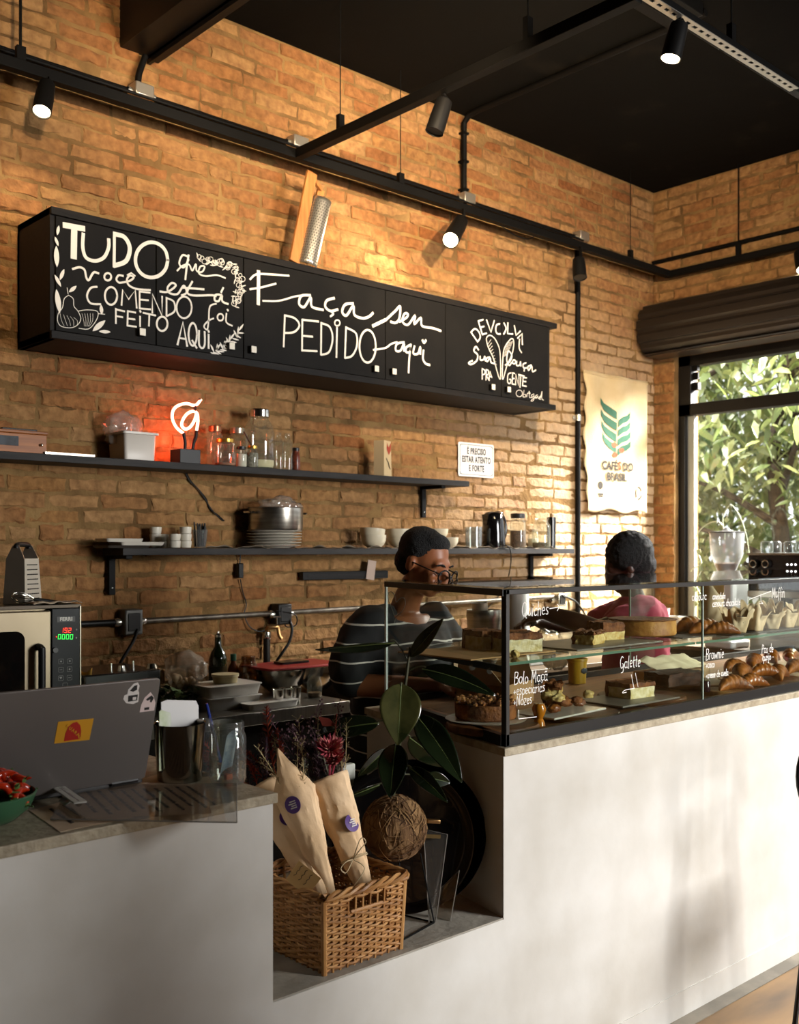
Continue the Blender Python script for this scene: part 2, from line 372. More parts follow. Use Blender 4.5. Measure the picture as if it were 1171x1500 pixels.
MORTAR = M('mortar', '#624a2e', .95, col2='#8f7148', vscale=5, vdetail=8, bump=1, bscale=45, spec=.1)
def brick_wall(name, org, ux, uz, nrm, length, height, inside, seed=1, bw=.245, bh=.07, clip=None):
    """laid bricks in lime mortar on the plane org + ux*u + uz*v; inside(u, v) keeps a brick"""
    r = random.Random(seed); mb = MB(); org, ux, uz, nrm = map(Vector, (org, ux, uz, nrm))
    rows = int(height / bh) + 1
    for j in range(rows):
        u = -r.uniform(0, bw); v0 = j * bh; wob = r.uniform(-.004, .004)
        while u < length:
            w = bw * r.choice((1, 1, 1, .5, .92, 1.06)) * r.uniform(.94, 1.06)
            g = r.uniform(.006, .016); a, b = max(u + g / 2, 0), min(u + w - g / 2, clip(v0) if clip else length)
            c0, c1 = v0 + wob + r.uniform(.002, .009), min(v0 + wob + bh - r.uniform(.002, .009), height)
            if b - a > .03 and c1 - c0 > .02 and inside((a + b) / 2, (c0 + c1) / 2):
                h = r.uniform(.001, .009); out = []; n = 6
                ring = [(a + (b - a) * k / n, c0) for k in range(n + 1)] + [(b, (c0 + c1) / 2)] + [(b - (b - a) * k / n, c1) for k in range(n + 1)] + [(a, (c0 + c1) / 2)]
                cx, cy = (a + b) / 2, (c0 + c1) / 2; tilt = r.uniform(-.006, .006); tilt2 = r.uniform(-.05, .05)
                V = []
                for lay, (ins, hh) in enumerate(((0, -.012), (.001, h - .005), (.0075, h))):
                    for (x, y) in ring:
                        q = .0055 if lay else .001
                        xx = x + (ins if x < cx else -ins) * min(1, abs(x - cx) * 60) + r.uniform(-q, q); yy = y + (ins if y < cy else -ins) * min(1, abs(y - cy) * 300) + r.uniform(-q, q)
                        d = hh + (tilt * (x - cx) / bw + tilt2 * (y - cy)) * (lay > 0) + r.uniform(-.0015, .0015) * (lay > 0)
                        V.append(org + ux * xx + uz * yy + nrm * d)
                m = len(ring); Fc = []
                for lay in range(2):
                    for k in range(m): Fc.append((lay * m + k, lay * m + (k + 1) % m, (lay + 1) * m + (k + 1) % m, (lay + 1) * m + k))
                Fc.append(tuple(range(2 * m, 3 * m))); mb.cur = 0; mb.add(V, Fc)
            u += w
    mb.cur = 1
    return mb
# back wall, from the corner by the window to beyond the frame on the left
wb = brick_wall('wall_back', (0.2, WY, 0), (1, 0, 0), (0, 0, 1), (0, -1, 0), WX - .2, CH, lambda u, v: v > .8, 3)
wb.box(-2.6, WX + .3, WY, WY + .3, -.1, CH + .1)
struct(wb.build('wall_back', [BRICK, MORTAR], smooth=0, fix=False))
# right wall with the shop window (opening y .2 .. 3.956, z .9 .. 2.9)
wr = brick_wall('wall_right', (WX, WY, 0), (0, -1, 0), (0, 0, 1), (-1, 0, 0), 4.4, CH, lambda u, v: v > .8, 5, clip=lambda v: 4.4 if v > 2.9 else .163)
for a in ((WX, WX + .3, 3.956, WY + .3, -.1, CH + .1), (WX, WX + .3, -2.6, 3.956, 2.905, CH + .1), (WX, WX + .3, -2.6, 3.956, -.1, .9), (WX, WX + .3, -2.9, .2, .9, 2.905)): wr.box(*a)
struct(wr.build('wall_right', [BRICK2, MORTAR], smooth=0, fix=False))
PLAST = M('dark_plaster', '#4a4038', .9, col2='#5d5045', vscale=3)
wl = MB(); wl.box(-2.9, -2.6, -2.9, WY + .3, -.1, CH + .1); struct(wl.build('wall_left', PLAST, smooth=0))
wf = MB()
for a in ((-2.6, 3.38, -2.9, -2.65, -.1, CH + .1), (4.92, WX, -2.9, -2.65, -.1, CH + .1), (3.38, 4.92, -2.9, -2.65, 3.3, CH + .1), (3.38, 4.92, -2.9, -2.65, -.1, 0.0)): wf.box(*a)
struct(wf.build('wall_front', PLAST, smooth=0))
CEIL = M('black_ceiling_paint', '#0b0a08', .85, col2='#2b2620', vscale=2.2, vdetail=8, vlo=.6, vhi=.85, bump=.5, bscale=5, spec=.08)
c = MB(); c.box(-2.9, WX + .3, -2.9, WY + .3, CH, CH + .25); struct(c.build('ceiling', CEIL, smooth=0))
# worn light patches in the ceiling paint
pm = M('bare_concrete_patch', '#6e665c', .9, col2='#26211c', vscale=9)
# polished brown floor
FLO = M('brown_floor', '#8a6a41', .35, col2='#5b4630', vscale=2.2, vdetail=8, stretch=(1, 3, 1))
c = MB(); c.box(-2.9, WX + .3, -2.9, WY + .3, -.1, FZ); struct(c.build('floor', FLO, smooth=0))
c = MB(); c.box(-2.6, 5.4, oz(1030, 1494, FZ).y, YF + .01, FZ - .02, FZ + .003); struct(c.build('trim_1', M('grey_screed', '#6c665c', .8, col2='#857d70', vscale=9), smooth=0))
# the black beam that runs out from the wall under the ceiling, with a lipped edge
BLK = M('black_paint', '#0b0a09', .45, spec=.3)
BLKM = M('black_matt_metal', '#080706', .6, spec=.15)
a, b = oy(175, 70, WY), oy(230, 88, WY)
c = MB(); c.box(a.x, b.x - .03, -2.6, WY, a.z, CH); c.box(b.x - .05, b.x + .005, -2.6, WY, a.z - .01, a.z + .03); c.box(b.x - .05, b.x - .035, -2.6, WY - .002, a.z - .03, a.z + .01)
struct(c.build('trim_2', BLK, smooth=0))

# ---------------------------------------------------------------- shop window: black frame, transom, panes
def window():
    F = M('window_frame_black', '#100e0c', .5, spec=.3); X0, X1 = WX + .05, WX + .13
    c = MB(); z0, zt, zb, z1 = .9, 2.575, 2.495, 2.905
    c.box(X0, X1, 3.86, 3.956, zb, z1); c.box(X0, X1, .2, 3.956, 2.832, z1); c.box(X0, X1, .2, 3.956, zb, zt)
    c.box(X0, X1, 3.905, 3.956, z0, zb); c.box(X0, X1, .2, 3.956, z0, z0 + .06); c.box(X0, X1, 1.95, 2.03, z0, z1); c.box(X0, X1, .2, .28, z0, z1)
    w = struct(c.build('window_1', F, bevel=.004))
    c = MB(); c.box(X0 + .03, X0 + .06, 3.85, 3.90, z0 + .06, zb); c.box(X0 + .03, X0 + .06, 2.03, 2.07, z0 + .06, zb)
    struct(c.build('sash_rail', M('grey_sash', '#8d8f8c', .4, metal=.4), w))
    c = MB(); c.box(X0 + .03, X0 + .042, 3.82, 3.86, 2.74, 2.79); c.box(X0 + .02, X0 + .06, 3.815, 3.86, 2.67, 2.72); c.box(X0 + .02, X0 + .05, 3.82, 3.86, 2.80, 2.835); c.build('latch', BLKM, w)
    G = MG('window_glass', refl=.8)
    for (ya, yb, za, zc) in ((2.03, 3.9, z0 + .06, zb), (.28, 1.95, z0 + .06, zb), (2.03, 3.86, zt, 2.832), (.28, 1.95, zt, 2.832)):
        c = MB(); c.box(X0 + .04, X0 + .046, ya, yb, za, zc); c.build('pane', G, w, smooth=0)
    # window sill
    c = MB(); c.box(WX - .02, WX + .3, .2, 3.956, .86, .9); struct(c.build('window_sill', M('sill_stone', '#8c867c', .7), w))
window()
# roller shutter curtain above the window: slatted, rolled round its drum
def shutter():
    t = thing('roller_shutter', 'dark ribbed metal roller shutter rolled up above the shop window', 'shutter', (WX - .155, 4.06, 3.07))
    prof = []; n = 36
    for k in range(n + 1):
        a = math.radians(62 + 195 * k / n); r = .183 + (.010 if k % 6 in (1, 2, 3, 4) else -.008)
        prof.append((math.cos(a) * r * .75, math.sin(a) * r * .9))
    prof += [(-.07, -.17), (.12, -.17), (.13, .14)]
    c = MB(); rings = [[(x, y, z) for x, z in prof] for y in (-.0, -3.6)]
    c.loft(rings); c.build('rolled_slats', M('shutter_steel', '#241e19', .45, metal=.3), t, smooth=12)
    c = MB(); c.box(-.03, .14, -3.6, 0, -.178, -.163); c.build('bottom_bar', M('shutter_bar', '#4d443b', .35, metal=.5), t, bevel=.003)
shutter()
# ---------------------------------------------------------------- the masonry counter with its step-down niche
CT, NF = 1.052, .60
CXL, CXR = 1.312, 2.06
P_END = oz(547, 1039, 1.05)
def counter():
    t = thing('service_counter', 'long white plastered masonry counter with a stepped niche and thin stone tops', 'counter', (2, YF, FZ))
    o = Vector((2, YF, FZ)); mt = T(*(-o))
    WH = M('white_burnt_cement', '#d6d4cf', .62, col2='#b9b4aa', vlo=.3, vhi=.75, vscale=3.2, vdetail=7, bump=.25, bscale=6)
    c = MB(mt); z1 = CT - .022; z2 = NF - .004; fr = [(-2.4, FZ), (5.4, FZ), (5.4, z1), (CXR, z1), (CXR, z2), (CXL, z2), (CXL, z1), (-2.4, z1)]
    bk = [(-2.4, FZ), (5.4, FZ), (5.4, z1), (P_END.x, z1), (P_END.x, z2), (CXL, z2), (CXL, z1), (-2.4, z1)]
    vs = [(x, YF, z) for x, z in fr] + [(x, 2.62 if x > CXL else 2.45, z) for x, z in bk]
    c.add(vs, [(0, 1, 2, 3, 4, 5, 6, 7), (15, 14, 13, 12, 11, 10, 9, 8)] + [(i, i + 8, (i + 1) % 8 + 8, (i + 1) % 8) for i in range(8)])
    c.build('body', WH, t, smooth=0)
    c = MB(mt); c.box(-2.4, 5.4, YF - .004, YF + .01, FZ, .16); c.build('plinth', WH, t, smooth=0)
    ST = M('stone_top', '#8d816b', .55, col2='#b3a78f', vscale=38, vdetail=8, vlo=.3, vhi=.7, bump=.3, bscale=80)
    c = MB(mt); c.box(-2.4, CXL + .008, YF - .008, 2.46, CT - .022, CT); c.build('counter_top', ST, t, bevel=.002)
    c = MB(mt); c.prism([(CXR - .004, YF - .008), (5.4, YF - .008), (5.4, 2.63), (P_END.x - .004, 2.63)], CT - .022, CT); c.build('counter_top', ST, t, bevel=.002)
    c = MB(mt); c.box(CXL, CXR + .25, YF + .002, 2.5, NF - .006, NF); c.build('niche_floor', M('niche_concrete', '#8f897d', .75, col2='#a7a093', vscale=11, bump=.3), t)
counter()

# ---------------------------------------------------------------- hanging black lighting track
RZ0 = 3.43                                            # underside of the rails
RX_ = oz(458.7, 222.8, RZ0).x
def track():
    t = thing('lighting_track', 'black hanging lighting track running along the brick wall and over the room', 'lighting track', (3, 3.95, RZ0))
    mt = T(-3, -3.95, -RZ0); r = BLKM
    c = MB(mt)
    c.box(-.5, 6.10, 3.93, 3.975, RZ0, RZ0 + .045); c.box(-.5, 6.1, 3.975, 3.985, RZ0 + .012, RZ0 + .04)
    c.build('rail', r, t, bevel=.003)
    c = MB(mt); c.box(RX_ - .02, RX_ + .025, 2.03, 3.94, RZ0, RZ0 + .045); c.build('rail', r, t, bevel=.003)
    c = MB(mt); c.box(-.2, 6.1, 2.005, 2.04, RZ0 + .012, RZ0 + .055); c.build('rail', r, t, bevel=.003)
    c = MB(mt); c.box(6.08, 6.12, -.5, 3.96, RZ0 - .002, RZ0 + .042); c.build('rail', r, t, bevel=.003)
    # bright perforated channel under the front rail
    c = MB(mt); z = RZ0 + .008; x0, x1 = 2.3, oz(1163, 135, RZ0).x; y0, y1 = 1.985, 2.022
    c.box(x0, x1, y0, y0 + .012, z, z + .003); c.box(x0, x1, y1 - .012, y1, z, z + .003)
    x = x0
    while x < x1 - .02:
        c.box(x, x + .022, y0 + .012, y1 - .012, z, z + .003); x += .044
    c.box(x0, x1, y1, y1 + .003, z, z + .03)
    c.build('perforated_channel', M('galvanised', '#b7b3aa', .35, metal=.8), t)
    c = MB(mt); c.box(x0, x1, y0 + .005, y1, z + .004, z + .02); c.build('channel_lining', BLKM, t)
    def hang(p, w=.003, clampw=.035, clamph=.06):
        c = MB(mt); c.tube([p, (p[0], p[1], CH)], w, 6); c.box(p[0] - clampw / 2, p[0] + clampw / 2, p[1] - .012, p[1] + .012, p[2], p[2] + clamph); c.build('hanging_rod', BLKM, t)
    Z = RZ0 + .04
    for px, w in ((30, .006), (587, .003), (924, .003)):
        hang((oy(px, 400, 3.95).x, 3.95, Z), w)
    hang((RX_, 3.62, Z), .003, .03, .07)
    hang((RX_, oz(771, 60, Z).y, Z), .003, .03, .09); hang((oz(1090, 60, Z).x, 2.02, Z), .003, .03, .08)
    p = ox(1082, 375, 6.1); hang((6.1, p.y, Z), .004, .03, .09)
    c = MB(mt); pts = [oy(x, y, 3.97) for x, y in ((735, 331), (752, 343), (772, 350), (784, 346), (790, 344))]; c.tube(spline(pts, 5), .0035, 6); c.build('loose_wire', BLKM, t)
track()

LAMP_ON = M('lamp_face_lit', '#ffffff', .5, emit='#ffe2b4', estr=26)
LAMP_OFF = M('lamp_face_dark', '#2a2620', .3)
LAMPB = M('lamp_housing', '#0e0d0c', .5, spec=.25)
def spot(label, top, end, on=True, r=.034, energy=0, target=None, cone=100):
    """a can lamp whose housing runs from top (at the rail) to end (the mouth)"""
    top, end = Vector(top), Vector(end); t = thing('track_spotlight', label, 'spotlight', top, 'track spotlights')
    d = end - top; L = d.length; q = d.to_track_quat('Z', 'Y').to_matrix().to_4x4()
    c = MB(q); c.lathe([(r * .55, -.004), (r * .86, .004), (r * .92, .02), (r, L * .55), (r * 1.02, L), (r * .93, L), (r * .9, L - .006), (0, L - .008)], 28); c.build('housing', LAMPB, t)
    c = MB(q); c.lathe([(0, L - .0065), (r * .88, L - .0055), (r * .6, L - .002 if on else L - .006), (0, L if on else L - .006)], 24); c.build('lamp_face', LAMP_ON if on else LAMP_OFF, t)
    c = MB(); h = max(RZ0 - top.z, .01) + .006
    side = d.cross(Vector((0, 0, 1))); side = side.normalized() if side.length > 1e-3 else Vector((1, 0, 0))
    side = -side if side.x < 0 else side
    p0 = side * (r + .004); c.bar(p0 * .3 + Vector((0, 0, h)), p0 * .3 + Vector((0, 0, -.0)), .014, .014, (1, 0, 0)); c.ball((0, 0, 0), .018, 10, 8); c.build('bracket', BLKM, t)
    if energy:
        dn = d.normalized(); tg = Vector(target) if target else end + dn
        light('spot_lamp', 'SPOT', end + dn * .012, tg, energy, WARM, spot_size=math.radians(cone), spot_blend=.9, shadow_soft_size=.035)
    return t
def rail_x(px): return oy(px, 300, 3.95).x
# on the wall rail
spot('lit black spotlight at the far left end of the wall rail, pointing down', (rail_x(66), 3.93, 3.41), oy(61, 164, 3.88), True, .036, 14, (1.75, 4.1, 2.4), 110)
spot('lit black spotlight tilted left on the wall rail above the chalkboard cupboard', (rail_x(672), 3.93, RZ0 - .06), oy(660, 352, 3.82), True, .044, 38, (3.3, 4.1, 2.75), 130)
spot('black spotlight turned away at the right end of the wall rail, above the black conduit', (rail_x(844), 3.93, RZ0 - .07), oy(850, 407, 3.9), False, .042)
# on the rail that crosses the room
yy = oz(650, 135, RZ0).y
spot('unlit black spotlight on the rail that crosses the room', (RX_ + .01, yy, RZ0 - .03), Vector((RX_ + .01, yy, RZ0)) + Vector((-.04, .02, -.165)), False, .037)
pz = oz(993, 38, RZ0 - .02)
spot('lit black spotlight under the bright perforated channel', (pz.x, 2.0, RZ0 - .015), od(983, 86, Vector((pz.x, 2.0)).dot(Vector((FX, FY)))), True, .035, 680, (4.7, 4.1, 3.55), 100)
pe = ox(1169, 170, 6.1)
spot('lit black spotlight cut by the right edge of the photo', (6.08, pe.y - .02, RZ0 - .03), (6.02, pe.y - .07, RZ0 - .16), True, .036, 12, (5.7, 4.1, 2.8), 110)
# more of the same on the front rail, above the frame
spot('spotlight above the photo on the front rail, third from the channel', (1.2, 2.02, RZ0 - .01), (1.22, 2.1, RZ0 - .14), True, .035, 165, (1.9, 4.1, 3.6), 80)
spot('spotlight above the photo on the front rail, second from the channel', (2.3, 2.02, RZ0 - .01), (2.33, 2.1, RZ0 - .14), True, .035, 350, (3.1, 4.1, 3.65), 80)

# black conduits and their boxes on the wall
def conduits():
    t = thing('wall_conduit', 'black conduit pipe fixed along the wall above the lighting track', 'conduit', (3, 4.1, 3.48))
    mt = T(-3, -4.1, -3.48); z = 3.568
    c = MB(mt); c.tube([(-.2, 4.09, z), (5.3, 4.09, z)], .011, 8); c.tube([(-.2, 4.06, z - .02), (5.3, 4.06, z - .02)], .008, 8); c.build('pipe', BLKM, t)
    for px, py in ((208, 135), (437, 216), (684, 293), (852, 353)):
        p = oy(px, py, 4.08); c = MB(mt); c.box(p.x - .045, p.x + .045, 4.05, 4.12, z - .02, z + .035); c.build('junction_box', M('zinc_box', '#a9a296', .35, metal=.8), t, bevel=.005)
        c = MB(mt)
        for sx in (-1, 1): c.lathe([(.016, 0), (.016, .02)], 10, (0, 0, 0), T(p.x + sx * .055 - .01, 4.09, z) @ RY(PI / 2))
        c.build('coupling', M('bright_zinc', '#d8d2c4', .25, metal=.9), t)
    zr = oy(965, 389, 4.12).z; t = thing('wall_conduit', 'black conduit along the brick wall above the roller shutter', 'conduit', (6.15, 2.5, zr)); c = MB(); c.tube([(0, 1.61, 0), (0, -3.5, 0)], .014, 8); c.build('pipe', BLKM, t)
    t = thing('flexible_hose', 'short bent black hose from the beam down to the wall conduit', 'hose', (2.25, 4.08, 3.6)); c = MB(T(-2.25, -4.08, -3.6))
    c.tube(spline([oy(213, 82, 4.08), oy(207, 98, 4.08), oy(203, 112, 4.08), oy(202, 132, 4.08)], 5), .014, 10); c.build('hose', BLKM, t)
    x = oy(680, 230, 4.09).x
    t = thing('ceiling_conduit', 'black conduit climbing the wall and crossing the ceiling', 'conduit', (x, 4.09, 3.8)); c = MB(T(-x, -4.09, -3.8))
    pts = [(x, 4.09, 3.5), (x, 4.09, CH - .06), (x, 4.05, CH - .025), (x, 3.98, CH - .02), (x, 2.55, CH - .02)]; c.tube(pts, .017, 10); c.build('pipe', BLKM, t)
    c = MB(T(-x, -4.09, -3.8))
    for zz in (3.62, 3.78, 3.94): c.box(x - .022, x + .022, 4.07, 4.118, zz, zz + .012)
    c.build('clip', BLKM, t)
    x = 5.297
    t = thing('vertical_conduit', 'black vertical conduit on the wall left of the hanging coffee sack', 'conduit', (x, 4.1, 2.4)); c = MB(T(-x, -4.1, -2.4))
    c.tube([(x, 4.1, 1.0), (x, 4.1, 3.5)], .017, 10); c.build('pipe', BLKM, t)
    c = MB(T(-x, -4.1, -2.4)); zc = oy(847, 612, 4.1).z; c.lathe([(.02, -.02), (.02, .02)], 10, (x, 4.1, zc)); c.box(x - .04, x, 4.105, 4.12, zc - .012, zc + .012); c.build('pipe_clip', M('bright_zinc'), t)
    # square black duct end on the ceiling behind the lit spot
    p = oz(1000, 30, CH - .06); t = thing('ceiling_duct', 'short black duct box under the ceiling behind the perforated channel', 'duct', p)
    c = MB(); c.box(-.35, .03, -.09, .09, 0, .06); c.build('duct', BLKM, t, bevel=.004)
    c = MB(); c.box(.03, .04, -.08, .08, .005, .05); c.build('end_plate', M('lamp_face_dark'), t)
conduits()

# ---------------------------------------------------------------- chalkboard wall cupboard
KX0, KX1, KY, KZ0, KZ1 = 1.673, 4.668, 3.79, 2.384, 2.885
CHALK = M('chalk_white', '#efe9dd', .85)
BOARD = M('chalkboard_black', '#0d0c0b', .7, col2='#151311', vscale=5, bump=.1, spec=.2)
def cupboard():
    t = thing('wall_cupboard', 'long black chalkboard wall cupboard lettered in white', 'cupboard', (KX0, KY, KZ0)); mt = T(-KX0, -KY, -KZ0)
    WD = M('black_stained_wood', '#100e0d', .6, col2='#1a1613', vscale=6, stretch=(1, 8, 8), bump=.2, spec=.25)
    yb = WY - .016
    c = MB(mt); c.box(KX0, KX1 + .03, KY - .004, yb, KZ1 - .03, KZ1); c.box(KX0, KX1 + .02, KY - .004, yb, KZ0, KZ0 + .03); c.box(KX0, KX0 + .025, KY + .01, yb, KZ0, KZ1); c.box(KX1 - .045, KX1 - .02, KY + .01, yb, KZ0, KZ1); c.box(KX0, KX1, yb - .02, yb, KZ0, KZ1)
    c.build('carcass', WD, t, bevel=.002)
    xs = [1.690, 2.119, 2.545, 3.375, 3.792, 4.224, 4.625]; KN = {0: 2.047, 1: 2.472, 2: 2.585, 3: 3.416, 4: 4.136, 5: 4.263}
    KM = M('knob_cream', '#e8e2d2', .4)
    for k in range(6):
        c = MB(mt); c.box(xs[k] + .0025, xs[k + 1] - .0025, KY + .0, KY + .02, KZ0 + .032, KZ1 - .032); d = c.build('door', BOARD, t, bevel=.0015)
        for kx in ([KN[k]] + ([3.30] if k == 2 else [])):
            c = MB(mt); kz = 2.456; c.box(kx - .016, kx + .012, KY - .022, KY, kz - .016, kz + .016); kb = c.build('knob', BLK, d, bevel=.002)
            c = MB(mt); c.box(kx - .014, kx + .012, KY - .0235, KY - .0215, kz - .014, kz + .014); c.build('knob_face', KM, kb)
    # chalk lettering, traced stroke by stroke onto the doors
    def ck(ori, s, strokes, smooth=5):
        for ii, st in enumerate(strokes):
            w, pts = st[0], st[1]; k = st[2] if len(st) > 2 else 0
            pp = [oy(ori[0] + x / s, ori[1] + y / s, KY) for x, y in pts]
            L = [((oy(ori[0] + (x + 1) / s, ori[1] + y / s, KY) - oy(ori[0] + x / s, ori[1] + y / s, KY)).length + (oy(ori[0] + x / s, ori[1] + (y + 1) / s, KY) - oy(ori[0] + x / s, ori[1] + y / s, KY)).length) / 2 for x, y in pts]
            ww = w * .86 * sum(L) / len(L)
            cb.ribbon(pp if k else spline(pp, smooth), ww, (0, -1, 0), .0003 + .00002 * (ii % 24))
    def ell(cx, cy, rx, ry, a0=0, n=14, span=360): return [(cx + rx * math.cos(math.radians(a0 + span * k / n)), cy + ry * math.sin(math.radians(a0 + span * k / n))) for k in range(n + 1)]
    def leaf(cx, cy, l, w, ang):
        a = math.radians(ang); out = []
        for k in range(13):
            u = k / 12 * 2 - 1; out.append((cx + l * u * math.cos(a), cy + l * u * math.sin(a)))
        return (out, w, l)
    def fleaf(ori, s, cx, cy, l, w, ang):                    # a filled leaf: ribbon whose width swells in the middle
        a = math.radians(ang); pts = [(cx + l * (k / 6 - 1) * math.cos(a), cy + l * (k / 6 - 1) * math.sin(a)) for k in range(13)]
        pp = [oy(ori[0] + x / s, ori[1] + y / s, KY) for x, y in pts]; u = (oy(ori[0], ori[1] + 1 / s, KY) - oy(ori[0], ori[1], KY)).length
        cb.ribbon(pp, [max(.1, w * math.sin(PI * k / 12) ** .8) * u * 1.9 for k in range(13)], (0, -1, 0), .0004)
    A, sa = (0, 280), 2.788; cb = MB(mt)
    ck(A, sa, [(26, [(264, 139), (340, 153)], 1), (30, [(303, 150), (301, 268)], 1), (16, [(340, 175), (338, 230), (352, 272), (390, 285), (425, 270), (443, 232), (444, 198)]),
        (14, [(467, 170), (466, 308)], 1), (20, [(470, 176), (508, 188), (530, 232), (515, 285), (468, 304)]), (16, ell(619, 281, 66, 72)),
        (8, [(768, 268), (745, 262), (732, 295), (750, 312), (770, 280)]), (9, [(770, 262), (762, 315), (757, 360)]), (7, [(724, 325), (745, 305), (772, 300), (785, 325), (800, 298), (803, 325), (825, 330), (836, 308), (818, 308), (812, 335), (840, 347), (885, 343), (920, 355)]),
        (10, [(297, 318), (325, 311), (345, 322), (352, 352), (362, 364), (376, 340), (386, 331), (402, 336)]), (9, ell(440, 350, 14, 15)), (9, [(502, 346), (484, 344), (475, 360), (485, 373), (500, 373), (530, 366), (546, 352), (530, 345), (518, 362), (527, 385), (560, 400), (613, 404)]), (7, [(520, 343), (536, 334), (551, 346)], 1),
        (9, [(654, 410), (685, 411), (718, 386), (702, 375), (684, 395), (692, 416), (725, 420), (750, 386), (762, 414), (742, 426)]), (9, [(785, 370), (765, 412), (790, 426), (860, 425), (882, 428)]), (9, [(748, 394), (832, 401)], 1), (9, [(905, 424), (880, 424), (877, 445), (893, 449), (906, 425), (908, 450), (931, 461)]), (8, [(903, 413), (912, 395)], 1),
        (9, [(395, 391), (370, 396), (355, 428), (370, 458), (410, 462)]), (9, ell(453, 428, 25, 36)), (8, [(496, 465), (501, 402), (525, 442), (552, 404), (558, 477)], 1), (8, [(570, 410), (570, 480)], 1), (8, [(570, 410), (612, 415)], 1), (8, [(570, 443), (605, 446)], 1), (8, [(570, 479), (615, 483)], 1),
        (8, [(622, 497), (622, 420), (662, 510), (662, 430)], 1), (8, [(680, 435), (680, 510)], 1), (8, [(682, 437), (710, 452), (713, 490), (682, 510)]), (8, ell(752, 475, 31, 44)),
        (8, [(473, 480), (473, 540)], 1), (8, [(473, 483), (508, 491)], 1), (8, [(473, 510), (500, 515)], 1), (8, [(522, 490), (520, 550)], 1), (8, [(522, 490), (553, 496)], 1), (8, [(520, 520), (550, 524)], 1), (8, [(520, 549), (556, 554)], 1), (8, [(572, 512), (572, 552)], 1), (9, [(572, 489), (574, 493)], 1), (8, [(585, 497), (635, 508)], 1), (8, [(610, 502), (608, 550)], 1), (9, ell(662, 542, 22, 29)),
        (7, [(883, 460), (857, 472), (852, 530), (846, 565), (833, 552), (850, 530), (872, 520)]), (7, ell(900, 515, 12, 14)), (7, [(925, 500), (924, 535), (948, 550)]), (8, [(929, 484), (931, 488)], 1),
        (10, [(725, 626), (747, 535), (764, 632)], 1), (8, [(732, 600), (758, 604)], 1), (9, ell(787, 585, 17, 46)), (9, [(785, 610), (803, 640)], 1), (9, [(813, 570), (813, 625), (826, 641), (836, 626), (836, 575)]), (9, [(852, 586), (852, 641)], 1), (9, [(851, 570), (853, 575)], 1),
        (3, [(280, 425), (262, 440), (255, 475), (238, 500), (235, 530), (250, 552), (290, 558), (318, 545), (330, 520), (318, 490), (302, 470), (299, 440), (280, 425)]), (3, [(278, 420), (274, 395)], 1), (3, [(320, 490), (355, 485), (395, 490), (400, 510), (385, 540), (360, 563), (322, 560)]), (3, [(400, 500), (428, 503)], 1)])
    for i in range(5): ck(A, sa, [(1.4, [(245 + i * 14, 500 + i * 4), (252 + i * 16, 530), (262 + i * 13, 550)]), (1.4, [(335 + i * 11, 500), (342 + i * 9, 530), (345 + i * 5, 552)])])
    for a in ((237, 160, 20, 7, 100), (231, 205, 20, 7, 70), (231, 267, 44, 12, 88), (236, 366, 28, 8, 62), (253, 341, 24, 8, 112), (237, 450, 50, 13, 82), (297, 400, 20, 8, 140), (414, 484, 20, 9, 85), (404, 550, 34, 12, 140), (428, 574, 24, 8, 3)): fleaf(A, sa, *a)
    rr = random.Random(4)
    path = spline([(820, 278, 0), (860, 290, 0), (900, 292, 0), (940, 305, 0), (970, 335, 0), (980, 380, 0), (972, 420, 0), (968, 455, 0)], 5)
    for k, p in enumerate(path):
        x, y = p.x + rr.uniform(-12, 12), p.y + rr.uniform(-12, 12); q = rr.uniform(7, 12)
        ck(A, sa, [(2.6, ell(x, y, q, q, n=9))], 1); fleaf(A, sa, p.x + rr.uniform(-20, 20), p.y + rr.uniform(-20, 20), 11, 3, rr.uniform(0, 180))
    for k in range(12):
        u = k / 11; x, y = 872 + 110 * u, 652 - 70 * u * u - 15 * u; fleaf(A, sa, x + rr.uniform(-6, 6), y - 10, 18, 5, -115 + 30 * (k % 3)); fleaf(A, sa, x, y + 12, 15, 4, 20 + rr.uniform(-15, 15))
    cb.build('chalk_lettering', CHALK, t, smooth=0); cb = MB(mt)
    B, sb = (340, 240), 2.342
